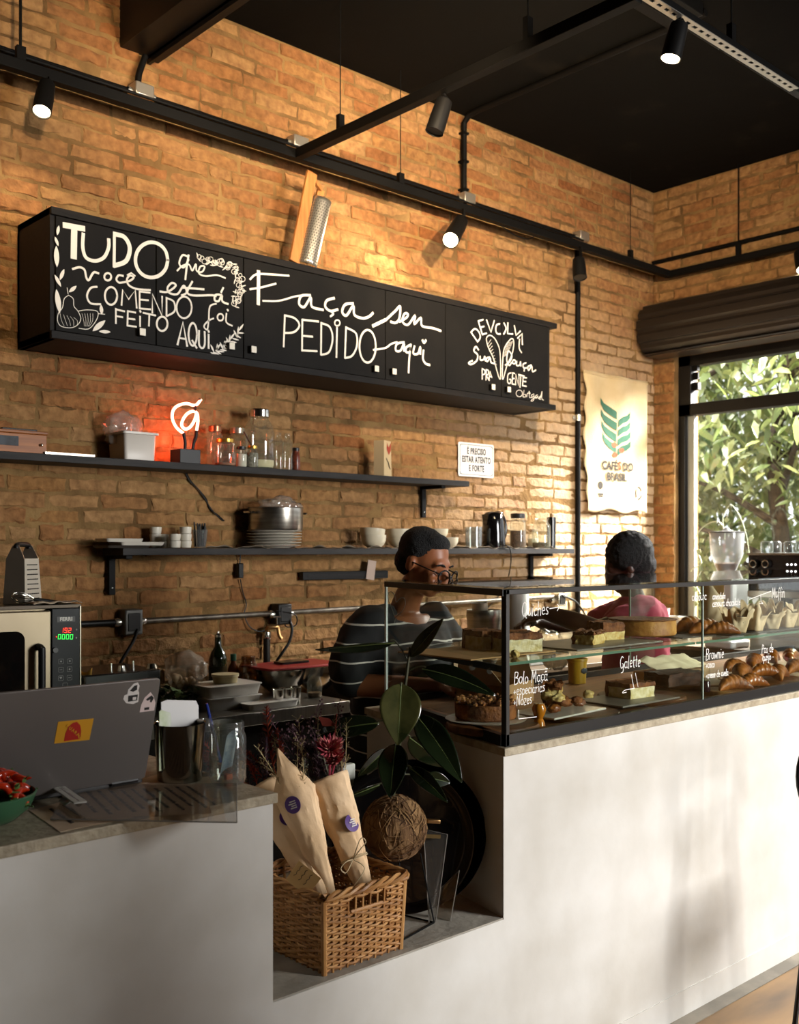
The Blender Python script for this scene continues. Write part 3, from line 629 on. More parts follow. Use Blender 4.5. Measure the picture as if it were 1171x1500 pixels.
    ck(B, sb, [(14, [(91, 370), (90, 480)], 1), (7, [(62, 396), (84, 379), (130, 379), (195, 384)]), (7, [(62, 430), (100, 424), (150, 411)]), (6, [(106, 470), (160, 470), (212, 456), (236, 452)]),
        (9, [(268, 451), (238, 453), (230, 480), (248, 491), (270, 458), (274, 490), (312, 501)]), (9, [(350, 461), (325, 469), (320, 490), (338, 505), (362, 500)]), (7, [(340, 507), (348, 515), (338, 523)]), (9, [(415, 479), (388, 483), (378, 508), (393, 520), (416, 487), (420, 518), (448, 530), (470, 524), (483, 512)]), (11, [(484, 556), (525, 536)], 1),
        (8, [(527, 536), (560, 505), (577, 489), (574, 530), (562, 545), (545, 542)]), (7, [(575, 542), (598, 528), (604, 516), (592, 514), (584, 540), (604, 552), (628, 520), (625, 550), (648, 528), (652, 556), (690, 564), (716, 573)]),
        (7, [(181, 520), (177, 627)], 1), (7, [(181, 520), (215, 530), (231, 554), (213, 577), (180, 580)]), (7, [(241, 535), (240, 641)], 1), (7, [(241, 535), (296, 541)], 1), (7, [(241, 590), (276, 593)], 1), (7, [(241, 640), (291, 643)], 1), (7, [(306, 545), (305, 655)], 1), (7, [(307, 547), (335, 560), (345, 600), (333, 645), (307, 655)]), (7, [(360, 562), (358, 663)], 1), (5, ell(361, 546, 9, 10)), (7, [(391, 560), (387, 666)], 1), (7, [(392, 562), (425, 582), (428, 625), (412, 658), (389, 666)]), (7, ell(465, 626, 28, 56)), (6, [(485, 638), (525, 632), (546, 618), (566, 612)]),
        (7, [(590, 612), (566, 618), (562, 640), (578, 641), (590, 616), (590, 642)]), (7, [(614, 620), (598, 630), (597, 645), (610, 645), (614, 620), (608, 670), (606, 716)]), (7, [(626, 626), (622, 650), (638, 651), (646, 628), (646, 652)]), (7, [(657, 640), (655, 668), (664, 685), (678, 690)]), (8, [(654, 606), (659, 614), (665, 606)])])
    cb.build('chalk_lettering', CHALK, t, smooth=0); cb = MB(mt)
    D, sd = (560, 440), 3.903
    ck(D, sd, [(8, [(508, 182), (546, 237)], 1), (8, [(510, 180), (532, 162), (556, 186), (560, 215), (546, 236)]), (8, [(550, 120), (573, 195)], 1), (8, [(550, 119), (577, 110)], 1), (8, [(560, 155), (582, 149)], 1), (8, [(573, 195), (597, 188)], 1), (8, [(597, 112), (622, 182), (641, 116)], 1), (8, [(672, 134), (655, 141), (649, 168), (658, 190), (676, 192)]), (8, [(696, 130), (709, 160), (695, 193)]), (8, [(719, 130), (718, 190), (746, 193)], 1), (8, [(756, 145), (766, 200), (790, 176)], 1), (8, [(775, 216), (800, 190), (802, 252)], 1), (6, [(786, 222), (783, 270), (797, 299)]),
        (5, [(610, 200), (596, 218), (606, 266), (636, 332), (674, 452), (674, 300), (652, 232), (628, 204), (610, 200)]), (5, [(737, 219), (708, 255), (692, 310), (688, 452), (714, 372), (742, 308), (753, 250), (748, 222), (737, 219)]),
        (9, [(550, 282), (536, 265), (524, 288), (546, 312), (540, 345), (510, 366), (494, 358), (515, 345)]), (8, [(560, 320), (562, 341), (580, 338), (586, 320), (590, 346)]), (8, [(614, 325), (597, 331), (600, 350), (618, 330), (622, 354), (642, 361)]), (7, [(704, 370), (728, 352), (742, 318), (722, 290), (712, 340), (726, 372), (740, 355)]), (7, ell(754, 352, 9, 11)), (7, [(769, 349), (769, 372), (786, 370), (791, 350), (793, 376)]), (7, [(822, 357), (806, 366), (809, 386), (826, 386)]), (6, [(813, 390), (812, 404)], 1), (7, [(852, 370), (833, 380), (838, 400), (855, 376), (860, 407), (878, 399)]),
        (6, [(572, 390), (572, 450)], 1), (6, [(572, 391), (588, 401), (586, 420), (572, 426)]), (6, [(595, 395), (594, 455)], 1), (6, [(595, 396), (608, 403), (606, 424), (596, 428), (612, 458)]), (6, [(610, 456), (618, 406), (627, 441)], 1), (5, [(612, 437), (626, 435)], 1),
        (6, [(737, 415), (720, 424), (718, 468), (732, 474), (736, 454), (728, 452)]), (6, [(746, 415), (743, 478)], 1), (6, [(746, 415), (758, 418)], 1), (6, [(745, 446), (756, 447)], 1), (6, [(743, 478), (757, 480)], 1), (6, [(763, 482), (764, 423), (780, 486), (783, 426)], 1), (6, [(780, 424), (812, 433)], 1), (6, [(793, 430), (788, 497)], 1), (6, [(806, 440), (803, 488)], 1), (6, [(806, 440), (826, 443)], 1), (6, [(804, 463), (822, 465)], 1), (6, [(803, 488), (824, 491)], 1),
        (3, ell(784, 532, 18, 19)), (3, [(804, 552), (812, 512), (806, 548), (818, 552), (822, 540), (812, 538)]), (3, [(826, 552), (832, 530), (846, 534), (840, 520), (842, 552), (850, 556)]), (3, [(868, 536), (854, 542), (856, 556), (868, 545), (866, 570), (850, 578), (862, 562), (882, 552)]), (3, [(888, 540), (876, 548), (880, 560), (890, 548), (893, 562), (904, 552)]), (3, [(906, 546), (898, 556), (904, 566), (914, 520), (912, 560), (922, 570)])])
    for i in range(9): ck(D, sd, [(2, [(604 + i * 6, 250 + i * 14), (622 + i * 4, 225 + i * 18)], 1), (2, [(695 + i * 2, 320 - i * 9), (716 + i * 4, 308 - i * 9)], 1)])
    cb.build('chalk_lettering', CHALK, t, smooth=0)
cupboard()
# ---------------------------------------------------------------- glass, ceramic and metal used in many places
GLASS = MG('jar_glass', '#f2f4ee', refl=1.3, ior=1.5, body=.05, bodycol='#e8ead8')
GLASSD = MG('mug_glass', '#e9ecea', refl=1.6, ior=1.55, body=.06)
WHITE = M('white_ceramic', '#dcd5c4', .28, coat=.3)
CREAM = M('cream_ceramic', '#cfc4aa', .3, coat=.3)
STEEL = M('brushed_steel', '#b9b4aa', .28, metal=1, col2='#928d84', vscale=5, stretch=(1, 1, 12))
STEELP = M('polished_steel', '#c9c6be', .16, metal=1)
GOLD = M('gold_lid', '#c9a14a', .3, metal=.9)
DARKLID = M('dark_lid', '#1b1816', .4)
SHELFM = M('dark_grey_shelf', '#232221', .6, spec=.25, col2='#302d2b', vscale=7, stretch=(1, 9, 9), bump=.1)

def dims(l, r, top, y, zb):
    p = oy((l + r) / 2, top, y); d = p.x * FX + y * FY
    return p.x, (r - l) / 2 * d / F_PX, p.z - zb
JAR = [(0, 0), (.9, 0), (1, .04), (1, .68), (.9, .78), (.72, .84), (.72, .9)]
SQUAT = [(0, 0), (.88, 0), (1, .08), (1, .55), (.86, .74), (.74, .8), (.74, .86)]
BOT = [(0, 0), (.95, 0), (1, .05), (1, .72), (.62, .84), (.5, .88), (.5, .98), (.56, 1), (.4, 1)]
def jar(name, label, cat, l, r, top, y, zb, prof=JAR, glass=None, lid=None, fill=None, group=None, lidz=.86, extra=None):
    x, rad, h = dims(l, r, top, y, zb); t = thing(name, label, cat, (x, y, zb), group)
    pr = [(a * rad, b * h) for a, b in prof]; c = MB(); c.lathe(pr, 24); c.build('glass_body', glass or GLASS, t, smooth=60)
    if lid:
        lr = prof[-1][0] * rad * 1.08; c = MB(); c.lathe([(0, h * lidz), (lr, h * lidz), (lr * 1.02, h * (lidz + .02)), (lr * 1.02, h * .985), (lr * .93, h), (0, h)], 24); c.build('lid', lid, t)
    if fill:
        fm, f1 = fill; c = MB(); c.lathe([(0, .02 * h), (.86 * rad, .02 * h), (.93 * rad, .07 * h), (.93 * rad, f1 * h), (0, f1 * h)], 20); c.build('contents', fm, t)
    return t

# ---------------------------------------------------------------- two long dark shelves on the brick wall
SZ1, SZ0 = 1.955, 1.586                    # tops
def shelves():
    a = thing('wall_shelf', 'upper long dark shelf under the chalkboard cupboard', 'shelf', (2.5, 4.0, SZ1)); mt = T(-2.5, -4.0, -SZ1)
    c = MB(mt); c.box(.6, 4.107, 3.92, 4.103, SZ1 - .03, SZ1); c.build('board', SHELFM, a, bevel=.002)
    b = thing('wall_shelf', 'lower long dark shelf carrying the white bowls, pot and black kettle', 'shelf', (3.5, 4.0, SZ0)); m2 = T(-3.5, -4.0, -SZ0)
    c = MB(m2); c.box(2.038, 5.031, 3.92, 4.103, SZ0 - .03, SZ0); c.build('board', SHELFM, b, bevel=.002)
    def br(x, z, par, m):
        c = MB(m); c.box(x - .015, x + .015, 4.085, 4.104, z - .2, z - .03); c.box(x - .015, x + .015, 3.935, 4.104, z - .046, z - .03); c.build('bracket', BLKM, par, bevel=.002)
        c = MB(m)
        c.lathe([(.005, 0), (.003, .003), (0, .003)], 8, mtx=T(x, 4.085, z - .17) @ RX(PI / 2)); c.build('screw', STEELP, par)
    br(oy(619, 720, 4.1).x, SZ1, a, mt); br(.9, SZ1, a, mt)
    br(2.075, SZ0, b, m2); br(oy(777, 830, 4.1).x, SZ0, b, m2)
shelves()

# ---- upper shelf
def upper():
    y, z = 3.97, SZ1
    x1 = oy(69, 640, 3.95).x; zt = oy(69, 633, 3.95).z
    WOOD = M('honey_pine', '#a8662f', .5, col2='#7d4720', vscale=3, stretch=(1, 6, 14), bump=.1)
    t = thing('wooden_box', 'small honey-coloured wooden box at the left end of the upper shelf', 'box', (x1, 3.95, z)); h = zt - z
    c = MB(); c.box(-.42, 0, 0, .13, 0, h * .86); c.build('body', WOOD, t, bevel=.003)
    c = MB(); c.box(-.42, .004, -.004, .134, h * .86, h); c.build('lid', WOOD, t, bevel=.003)
    c = MB(); c.box(-.3, -.115, -.003, 0, h * .3, h * .72); c.build('dark_panel', M('dark_label', '#23262a', .6, col2='#394047', vscale=30), t)
    c = MB(); c.ball((-.025, -.008, h * .4), .006, 10, 8); c.build('knob', STEELP, t)
    c = MB(); c.box(-.17, -.03, .02, .1, h, h + .008)
    t2 = c.build('black_slab', BLK, None, bevel=.002); t2.location = (x1, 3.95, z + .0005); tag(t2, 'thin black slab lying on top of the small wooden box', 'slab')
    xa, xb = oy(66, 665, 3.94).x, oy(139, 668, 3.94).x
    t = thing('baking_tray', 'flat dark tray lying on the upper shelf beside the wooden box', 'tray', ((xa + xb) / 2, 3.99, z)); w = (xb - xa) / 2
    c = MB(); c.box(-w, w, -.05, .1, 0, .003); c.build('base', M('dark_tin', '#3a3632', .35, metal=.8), t)
    for k, a in enumerate(((-w, w, -.052, -.049, 0, .01), (-w, w, .099, .102, 0, .01), (-w, -w + .003, -.05, .1, 0, .01), (w - .003, w, -.05, .1, 0, .01))):
        c = MB(); c.box(*a); c.build('rim', M('tin_edge', '#8d867c', .3, metal=.9), t)
    # white tub with a bag
    xa, xb = oy(183, 650, 3.945).x, oy(229, 650, 3.945).x; ht = oy(205, 633, 3.945).z - z
    t = thing('plastic_tub', 'white rectangular plastic tub on the upper shelf, left of the neon sign', 'tub', ((xa + xb) / 2, 4.02, z)); w = (xb - xa) / 2
    PL = M('white_plastic', '#d5cdc2', .4)
    c = MB(); rings = []
    for zz, s in ((0, .93), (.004, .94), (ht * .92, 1.0)): rings.append([(x * s, yy * s, zz) for x, yy in [(p[0], p[1]) for p in rrect(2 * w, .15, .012, 3)]])
    c.loft(rings, caps=False); c.add([Vector(p) for p in rings[0]], [tuple(range(len(rings[0])))]); c.build('body', PL, t, solid=.003)
    c = MB(); o1, o2 = rrect(2 * w + .022, .172, .014, 3), rrect(2 * w - .006, .146, .012, 3); n = len(o1)
    for zz in (ht * .92, ht): c.add([(p[0], p[1], zz) for p in o1] + [(p[0], p[1], zz) for p in o2], [(i, (i + 1) % n, n + (i + 1) % n, n + i) for i in range(n)])
    c.add([(p[0], p[1], ht * .92) for p in o1] + [(p[0], p[1], ht) for p in o1], [(i, (i + 1) % n, n + (i + 1) % n, n + i) for i in range(n)]); c.build('rim', PL, t)
    t = crumple('plastic_bag', 'crumpled clear plastic bag on top of the white tub', 'bag', (oy(183, 625, 4.05).x - .01, 4.045, z + ht * .6), (.085, .05, .075), MG('film', '#f5f0ea', refl=2.2, rough=.12, body=.22, bodycol='#d9cdbf'), 4)
    # neon sign
    xa, xb = oy(264, 665, 3.93).x, oy(294, 665, 3.93).x; zt = oy(280, 658, 3.93).z
    t = thing('neon_sign', 'lit red-white neon sign in the shape of a curled letter on a black block', 'neon sign', ((xa + xb) / 2, 3.93, z)); w = (xb - xa) / 2; m = T(-(xa + xb) / 2, -3.93, -z)
    c = MB(); c.box(-w, w, 0, .085, 0, zt - z); c.build('base_block', M('black_block', '#1d1c1c', .5), t, bevel=.002)
    q = lambda pts: [oy(0 + a / 2.546, 560 + b / 2.546, 3.965) for a, b in pts]
    NEON = M('neon_tube', '#ffffff', .3, emit='#ff8a6a', estr=9)
    c = MB(m); c.tube(spline(q([(684, 190), (658, 168), (643, 135), (646, 105), (664, 87), (695, 79), (722, 86), (735, 82), (750, 64)]), 6), .0060, 10); c.tube(spline(q([(733, 182), (738, 150), (736, 118), (722, 108), (700, 116), (683, 138), (678, 160), (690, 174), (708, 168), (724, 145), (733, 118)]), 6), .0060, 10); c.build('glass_tube', NEON, t)
    c = MB(m); c.tube(spline(q([(684, 188), (687, 205), (690, 225), (689, 250)]), 4), .0080, 10); c.build('tube_end', BLK, t)
    c = MB(m); c.tube(spline(q([(733, 180), (730, 205), (722, 225), (718, 250)]), 4), .0080, 10); c.build('tube_end', BLK, t)
    c = MB(m); c.tube(q([(728, 88), (726, 108)]), .007, 8); c.tube(q([(745, 60), (748, 72)]), .006, 8); c.build('support', M('dark_red_rod', '#3a0f0a', .5), t)
    p = oy(284, 640, 3.9); light('neon_glow', 'POINT', (p.x - .01, 4.0, p.z - .02), (0, 0, 0), 3.2, (1, .12, .05), shadow_soft_size=.05)
    SALT = M('white_salt', '#d9d2c4', .9); PINK = M('pink_salt', '#8e5a41', .9, col2='#a77458', vscale=60); CHIA = M('grey_seeds', '#a69f90', .9, col2='#5f584c', vscale=120)
    MILKY = M('cream_dregs', '#d6c9a4', .7)
    jar('glass_jar', 'tall narrow glass jar with pinkish lid, first beside the neon sign', 'jar', 303, 327, 624, 4.03, z, lid=M('copper_lid', '#a06a4c', .3, metal=.8), group='glass jars on the upper shelf')
    jar('glass_jar', 'squat gold-lidded glass jar in front of the row on the upper shelf', 'jar', 314, 346, 643, 3.955, z, SQUAT, lid=GOLD, fill=(PINK, .1), group='glass jars on the upper shelf')
    jar('glass_jar', 'tall glass jar with pale lid behind the small white-filled jar', 'jar', 334, 361, 627, 4.05, z, lid=M('pale_lid', '#b7a591', .3, metal=.7), group='glass jars on the upper shelf')
    jar('glass_jar', 'small dark-lidded jar holding white powder on the upper shelf', 'jar', 345, 362, 654, 3.96, z, lid=DARKLID, fill=(SALT, .62), group='glass jars on the upper shelf')
    jar('glass_jar', 'small gold-lidded jar of pale speckled seeds, left of the biggest jar', 'jar', 361, 379, 653, 3.95, z, SQUAT, lid=GOLD, fill=(CHIA, .66), group='glass jars on the upper shelf')
    b = jar('glass_jar', 'biggest glass jar with silver screw lid and cream dregs on the upper shelf', 'jar', 357, 403, 600, 3.99, z, [(0, 0), (.9, 0), (1, .05), (1, .6), (.86, .74), (.62, .82), (.6, .87)], lid=STEELP, fill=(MILKY, .14), group='glass jars on the upper shelf', lidz=.87)
    c = MB(); c.tube([oy(357, 632, 3.97), oy(380, 672, 3.965)], [.004, .004], 6); o = c.build('spoon', M('dark_spoon', '#4a2f1c', .5)); tag(o, 'thin dark spoon leaning on the biggest glass jar', 'spoon')
    jar('glass_bottle', 'left of the two narrow clear bottles beside the biggest jar', 'bottle', 401, 416, 634, 3.975, z, BOT, group='narrow clear bottles')
    jar('glass_bottle', 'right of the two narrow clear bottles beside the biggest jar', 'bottle', 413, 429, 635, 3.96, z, BOT, group='narrow clear bottles')
    jar('spice_jar', 'little dark red spice jar, last of the glass row', 'jar', 427, 440, 656, 3.96, z, SQUAT, glass=M('dark_spice', '#4a1f14', .3, col2='#7a3a24', vscale=60), lid=DARKLID)
    # folded card
    p0, p1, p2 = oy(553, 642, 3.99), oy(568, 645, 3.955), oy(575, 696, 3.955); CARD = M('kraft_card', '#cbb287', .8)
    t = thing('greeting_card', 'small folded kraft greeting card with a red mark standing on the upper shelf', 'card', (p1.x, 3.96, z)); hh = p1.z - z
    c = MB(); c.add([(-.045, .05, 0), (-.045, .05, hh), (-.02, 0, hh), (-.02, 0, 0), (.035, .004, 0), (.03, .004, hh * .98)], [(0, 1, 2, 3), (3, 2, 5, 4)]); c.build('card', CARD, t, smooth=0, solid=.0015)
    c = MB(); f = lambda u, v: Vector((-.02 + .053 * u, -.0008, v * hh)); c.add([f(.35, .95), f(.6, .8), f(.9, .95), f(.88, .72), f(.62, .6), f(.36, .74)], [(0, 1, 2, 3, 4, 5)]); c.build('red_mark', M('red_ink', '#a5452f', .8), t, smooth=0)
    c = MB(); c.ribbon([f(.3, .5), f(.42, .42), f(.55, .4), f(.66, .28), f(.8, .22)], .004, (0, -1, 0), .0003); c.build('ink_lines', M('ink', '#2a211a', .8), t, smooth=0)
    # neon cable
    t = thing('neon_cable', 'thin dark cable hanging from the upper shelf behind the neon sign', 'cable', (2.4, 4.1, 1.7)); c = MB(T(-2.4, -4.1, -1.7))
    for o in (0, 1.6): c.tube(spline([oy(270 + o, 688, 4.107), oy(277 + o, 703, 4.107), oy(290, 716, 4.107), oy(300 + o, 730, 4.107), oy(309 - o, 745, 4.107), oy(318 + o, 755, 4.107), oy(327 + o, 763, 4.107)], 5), .003, 6)
    c.build('cable', BLK, t)
def crumple(name, label, cat, loc, size, mat, seed=1, freq=9, amp=.28, group=None, sub=3, flatb=True):
    bm = bmesh.new(); bmesh.ops.create_icosphere(bm, subdivisions=sub + 1, radius=1); r = random.Random(seed); off = Vector((r.random() * 50, r.random() * 50, 3))
    for v in bm.verts:
        d = v.co.normalized(); k = 1 + amp * (noise.noise(d * freq * .25 + off) + .6 * abs(noise.noise(d * freq * .6 + off)) + .4 * noise.noise(d * freq + off))
        v.co = Vector((d.x * size[0] * k, d.y * size[1] * k, d.z * size[2] * k))
        if flatb: v.co.z = max(v.co.z, -size[2] * .8)
    me = bpy.data.meshes.new(name); bm.to_mesh(me); bm.free(); me.materials.append(mat); me.shade_smooth()
    o = bpy.data.objects.new(name, me); COL.objects.link(o); o.location = (loc[0], loc[1], loc[2] + (size[2] * .8 if flatb else 0))
    return tag(o, label, cat, group) if label else o
upper()

# ---- lower shelf
def lower():
    z = SZ0; y = 4.0
    PLT = M('plate_white', '#c9c3b6', .3, coat=.3)
    def plate(l, r, zz, y, label, group, first=None):
        x, rad, _ = dims(l, r, 700, y, z)
        if first is None:
            o = MB(); o.lathe([(0, .001), (rad * .6, 0), (rad * .62, .003), (rad, .0125), (rad * .99, .0145), (rad * .65, .006), (0, .005)], 40); o = o.build('plate', PLT, None, smooth=60)
        else: o = first.copy(); COL.objects.link(o)
        o.location = (x, y, zz); return tag(o, label, 'plate', group)
    p = plate(360, 441, z + .001, 4.0, 'bottom plate of the tall white plate stack under the steel pot', 'white plates stacked under the steel pot')
    for k, nm in enumerate(('second plate from the bottom', 'third plate from the bottom', 'fourth plate from the bottom', 'fifth plate from the bottom', 'topmost plate')):
        q = plate(361 + k * .4, 442, z + .001 + .0135 * (k + 1), 4.0, nm + ' in the tall white stack under the steel pot', 'white plates stacked under the steel pot', p)
    zt = z + .001 + .0135 * 5 + .016
    # steel pot on the plates
    x, rad, h = dims(364, 444, 745, 4.0, zt)
    t = thing('steel_pot', 'wide brushed steel pot standing on the stack of white plates', 'pot', (x, 4.0, zt))
    c = MB(); c.lathe([(0, 0), (rad * .97, 0), (rad, .006), (rad, h), (rad + .004, h + .003), (rad - .003, h), (rad - .004, .008), (0, .008)], 44); c.build('body', STEEL, t)
    for sx in (-1, 1):
        c = MB(); c.tube(spline([(sx * rad * .98, -.03, h * .78), (sx * (rad + .03), -.03, h * .8), (sx * (rad + .03), .03, h * .8), (sx * rad * .98, .03, h * .78)], 5), .005, 8); c.build('handle', STEELP, t)
    crumple('plastic_bag', 'crumpled clear bag with pale scraps poking out of the steel pot', 'bag', (x + .02, 4.0, zt + h - .035), (.1, .08, .05), MG('film'), 11, 10, .35)
    # left group of trays, plates and ramekins
    def tray(l, r, yy, zz, hh, dp, label, mat):
        xa, xb = oy(l, 790, yy).x, oy(r, 790, yy).x; t = thing('serving_tray', label, 'tray', ((xa + xb) / 2, yy + dp / 2, zz), 'shallow trays at the left end of the lower shelf'); w = (xb - xa) / 2
        c = MB(); o1 = rrect(2 * w, dp, .015, 3); o2 = rrect(2 * w * .94, dp * .9, .012, 3); n = len(o1)
        c.loft([[(a, b, 0) for a, b in o2], [(a, b, hh) for a, b in o1], [(a * .97, b * .95, hh) for a, b in o1], [(a * .97, b * .95, hh * .35) for a, b in o2]]); c.build('tray_body', mat, t, smooth=30)
    tray(158, 222, 3.93, z, .011, .15, 'lowest dark tray of the stack at the left end of the lower shelf', M('dark_tray', '#3a342e', .5))
    tray(178, 243, 3.925, z + .0115, .014, .13, 'white rectangular tray in the stack at the left end of the lower shelf', PLT)
    tray(157, 212, 3.94, z + .026, .014, .12, 'topmost white tray of the stack at the left end of the lower shelf', PLT)
    RP = [(0, 0), (.78, 0), (.9, .06), (1, .7), (1, 1), (.9, 1), (.86, .15), (0, .12)]
    xa, rad, h = dims(246, 265, 788, 3.95, z); c = MB(); c.lathe([(a * .026, b * .03) for a, b in RP], 24); r0 = c.build('ramekin', WHITE); first = True
    for px, yy, zz, lab in ((256, 3.95, 0, 'lower ramekin of the left pair beside the trays'), (256, 3.95, .0305, 'upper ramekin of the left pair beside the trays'), (272, 3.95, 0, 'bottom ramekin of the three-high pile beside the straw glass'), (272, 3.95, .0305, 'middle ramekin of the three-high pile beside the straw glass'),
                           (272, 3.95, .061, 'top ramekin of the three-high pile beside the straw glass'), (228, 4.06, 0, 'bottom ramekin behind the trays, left pile'), (228, 4.06, .0305, 'middle ramekin behind the trays, left pile'), (228, 4.06, .061, 'top ramekin behind the trays, left pile'), (243, 4.06, 0, 'lower ramekin behind the trays, right pile'), (243, 4.06, .0305, 'upper ramekin behind the trays, right pile')):
        o = r0 if first else r0.copy()
        if not first: COL.objects.link(o)
        first = False; o.location = (oy(px, 790, yy).x, yy, z + .001 + zz); tag(o, 'small white ' + lab, 'ramekin', 'white ramekins on the lower shelf')
    x, rad, h = dims(281, 305, 776, 3.96, z); t = thing('straw_glass', 'drinking glass full of dark straws on the lower shelf', 'glass', (x, 3.96, z))
    c = MB(); c.lathe([(0, 0), (rad * .72, 0), (rad, h), (rad * .94, h), (rad * .68, .006), (0, .006)], 24); c.build('glass', GLASSD, t, smooth=60)
    r = random.Random(2)
    for k in range(16):
        a = r.uniform(0, 6.28); q = r.uniform(0, .6) * rad; c = MB(); c.tube([(q * math.cos(a), q * math.sin(a), .008), (q * math.cos(a) * 1.25, q * math.sin(a) * 1.25, h + r.uniform(.012, .035))], .0035, 6); c.build('straw', BLK, t)
    # paper liners with wavy edges
    PAP = M('shelf_paper', '#9a8a74', .8, col2='#6f6252', vscale=14)
    for l, rr, sd, lab in ((300, 600, 1, 'wavy paper liner hanging over the middle of the lower shelf edge'), (655, 822, 2, 'wavy paper liner under the black kettle on the lower shelf')):
        xa, xb = oy(l, 800, 3.925).x, oy(rr, 800, 3.925).x; t = thing('shelf_liner', lab, 'paper liner', ((xa + xb) / 2, 3.98, z)); L = xb - xa
        def fn(u, v): 
            xx = (u - .5) * L; e = 1 - v; return Vector((xx, -.062 + .13 * v, .0012 + e ** 4 * (.006 + .006 * math.sin(xx * 34 + sd) + .004 * math.sin(xx * 71))))
        c = MB(); c.grid(fn, 90, 6); c.build('paper', PAP, t, solid=.0006)
    # bowls: nested pairs
    BW = [(0, 0), (.5, 0), (.52, .06), (.8, .22), (.96, .55), (1, 1), (.96, 1), (.9, .55), (.72, .26), (0, .14)]
    x, rad, h = dims(529, 566, 783, 3.985, z); c = MB(); c.lathe([(a * rad, b * .066) for a, b in BW], 36); b0 = c.build('bowl', CREAM, None, smooth=60)
    sp = [(547.5, 3.985, .002, 0, 'lower bowl of the leftmost nested pair'), (545, 3.985, .035, .09, 'upper tilted bowl of the leftmost nested pair'), (587, 4.0, .002, 0, 'lower bowl of the second pair, half behind the head'), (585, 4.0, .036, 0, 'upper bowl of the second pair, half behind the head'),
          (655, 3.98, .003, 0, 'front cream bowl just right of the glasses wearer'), (640, 4.03, .05, 0, 'uppermost cream bowl just right of the glasses wearer'), (638, 4.03, .003, 0, 'lower cream bowl hidden behind the head')]
    for k, (px, yy, zz, tl, lab) in enumerate(sp):
        o = b0 if k == 0 else b0.copy()
        if k: COL.objects.link(o)
        o.location = (oy(px, 790, yy).x, yy, z + zz); o.rotation_euler = (0, tl, 0); o.scale = (1, 1, 1) if k < 4 else (.98, .98, .86); tag(o, lab + ' on the lower shelf', 'bowl', 'cream bowls on the lower shelf')
    x, rad, h = dims(681, 707, 773, 3.98, z); t = thing('glass_mug', 'clear glass mug with handle left of the black kettle', 'mug', (x, 3.98, z + .004))
    c = MB(); c.lathe([(0, 0), (rad * .95, 0), (rad, h), (rad * .93, h), (rad * .88, .006), (0, .006)], 24); c.build('cup', GLASSD, t, smooth=60)
    c = MB(); c.tube(spline([(-rad * .9, -.01, h * .85), (-rad * 1.45, -.02, h * .8), (-rad * 1.45, -.02, h * .3), (-rad * .9, -.01, h * .2)], 5), .004, 8); c.build('handle', GLASSD, t)
    # kettle
    x, rad, h = dims(706, 741, 751, 3.985, z); t = thing('electric_kettle', 'glossy black electric kettle on the lower shelf', 'kettle', (x, 3.985, z + .006))
    GB = M('gloss_black', '#0b0a0a', .12, coat=.5)
    c = MB(); rings = []
    for zz, s, ox in ((0, .98, 0), (.03, 1, 0), (.4, .98, -.02), (.75, .9, -.05), (.92, .8, -.06), (.985, .6, -.06), (1, .3, -.06)): rings.append([(ox * rad + math.cos(a) * rad * s, math.sin(a) * rad * s, zz * h) for a in [2 * PI * k / 32 for k in range(32)]])
    c.loft(rings); c.build('body', GB, t)
    c = MB(); c.loft([[(-rad * .95 + .012 * k, s * .022 * (1 - k * .3), h * (.62 + .0 * k) + hh) for s, hh in ((-1, h * .3), (1, h * .3), (.5, 0), (-.5, 0))] for k in (1.5, 0, -.6)]); c.build('spout', GB, t)
    c = MB(); c.tube(spline([(rad * .3, 0, h * .97), (rad * .95, 0, h * .93), (rad * 1.42, 0, h * .66), (rad * 1.38, 0, h * .35), (rad * .9, 0, h * .12)], 6), [.011, .012, .011, .012, .010], 10); c.build('handle', GB, t)
    c = MB(); c.lathe([(0, 0), (rad * 1.05, 0), (rad * 1.05, .006), (0, .006)], 30, (0, 0, -.0065)); c.build('base', BLK, t)
    COF = M('coffee_beans', '#3b2313', .6, col2='#5b3a22', vscale=70); HERB = M('dried_herbs', '#4a4026', .9, col2='#2f2a18', vscale=60)
    jar('storage_jar', 'tall clear jar with black lid right of the kettle', 'jar', 747, 771, 752, 3.98, z, [(0, 0), (.95, 0), (1, .05), (1, .72), (.8, .82), (.8, .87)], lid=DARKLID, fill=(COF, .5))
    jar('storage_jar', 'open clear jar with dark herbs in the bottom near the shelf end', 'jar', 780, 807, 759, 3.97, z, [(0, 0), (.95, 0), (1, .05), (1, .74), (.7, .86), (.74, .95), (.8, 1)], fill=(HERB, .2))
    jar('storage_jar', 'small pale jar behind the open jar near the shelf end', 'jar', 774, 790, 775, 4.05, z, JAR, lid=M('pale_lid'), fill=(SALTM, .5))
    x, rad, h = dims(801, 815, 758, 4.02, z); c = MB(); c.lathe([(0, 0), (rad * .9, 0), (rad, h * .9), (rad * .95, h), (0, h)], 20); o = c.build('tumbler', GB); o.location = (x, 4.02, z + .002); tag(o, 'black tumbler at the right end of the lower shelf', 'tumbler')
    # cables
    t = thing('kettle_cable', 'black kettle cable looping over the front edge of the lower shelf', 'cable', (4.4, 3.92, 1.5)); c = MB(T(-4.4, -3.92, -1.5))
    pts = [oy(737, 803, 3.96), oy(741, 799, 3.914), oy(747, 803, 3.912), oy(749, 815, 3.92), oy(748, 830, 3.96), oy(744, 848, 4.02), oy(735, 868, 4.1), oy(715, 890, 4.1)]; c.tube(spline(pts, 6), .0035, 6); c.build('cable', BLK, t)
    t = thing('thin_cable', 'thin brown cable under the right end of the lower shelf', 'cable', (4.9, 4.1, 1.4)); c = MB(T(-4.9, -4.1, -1.4))
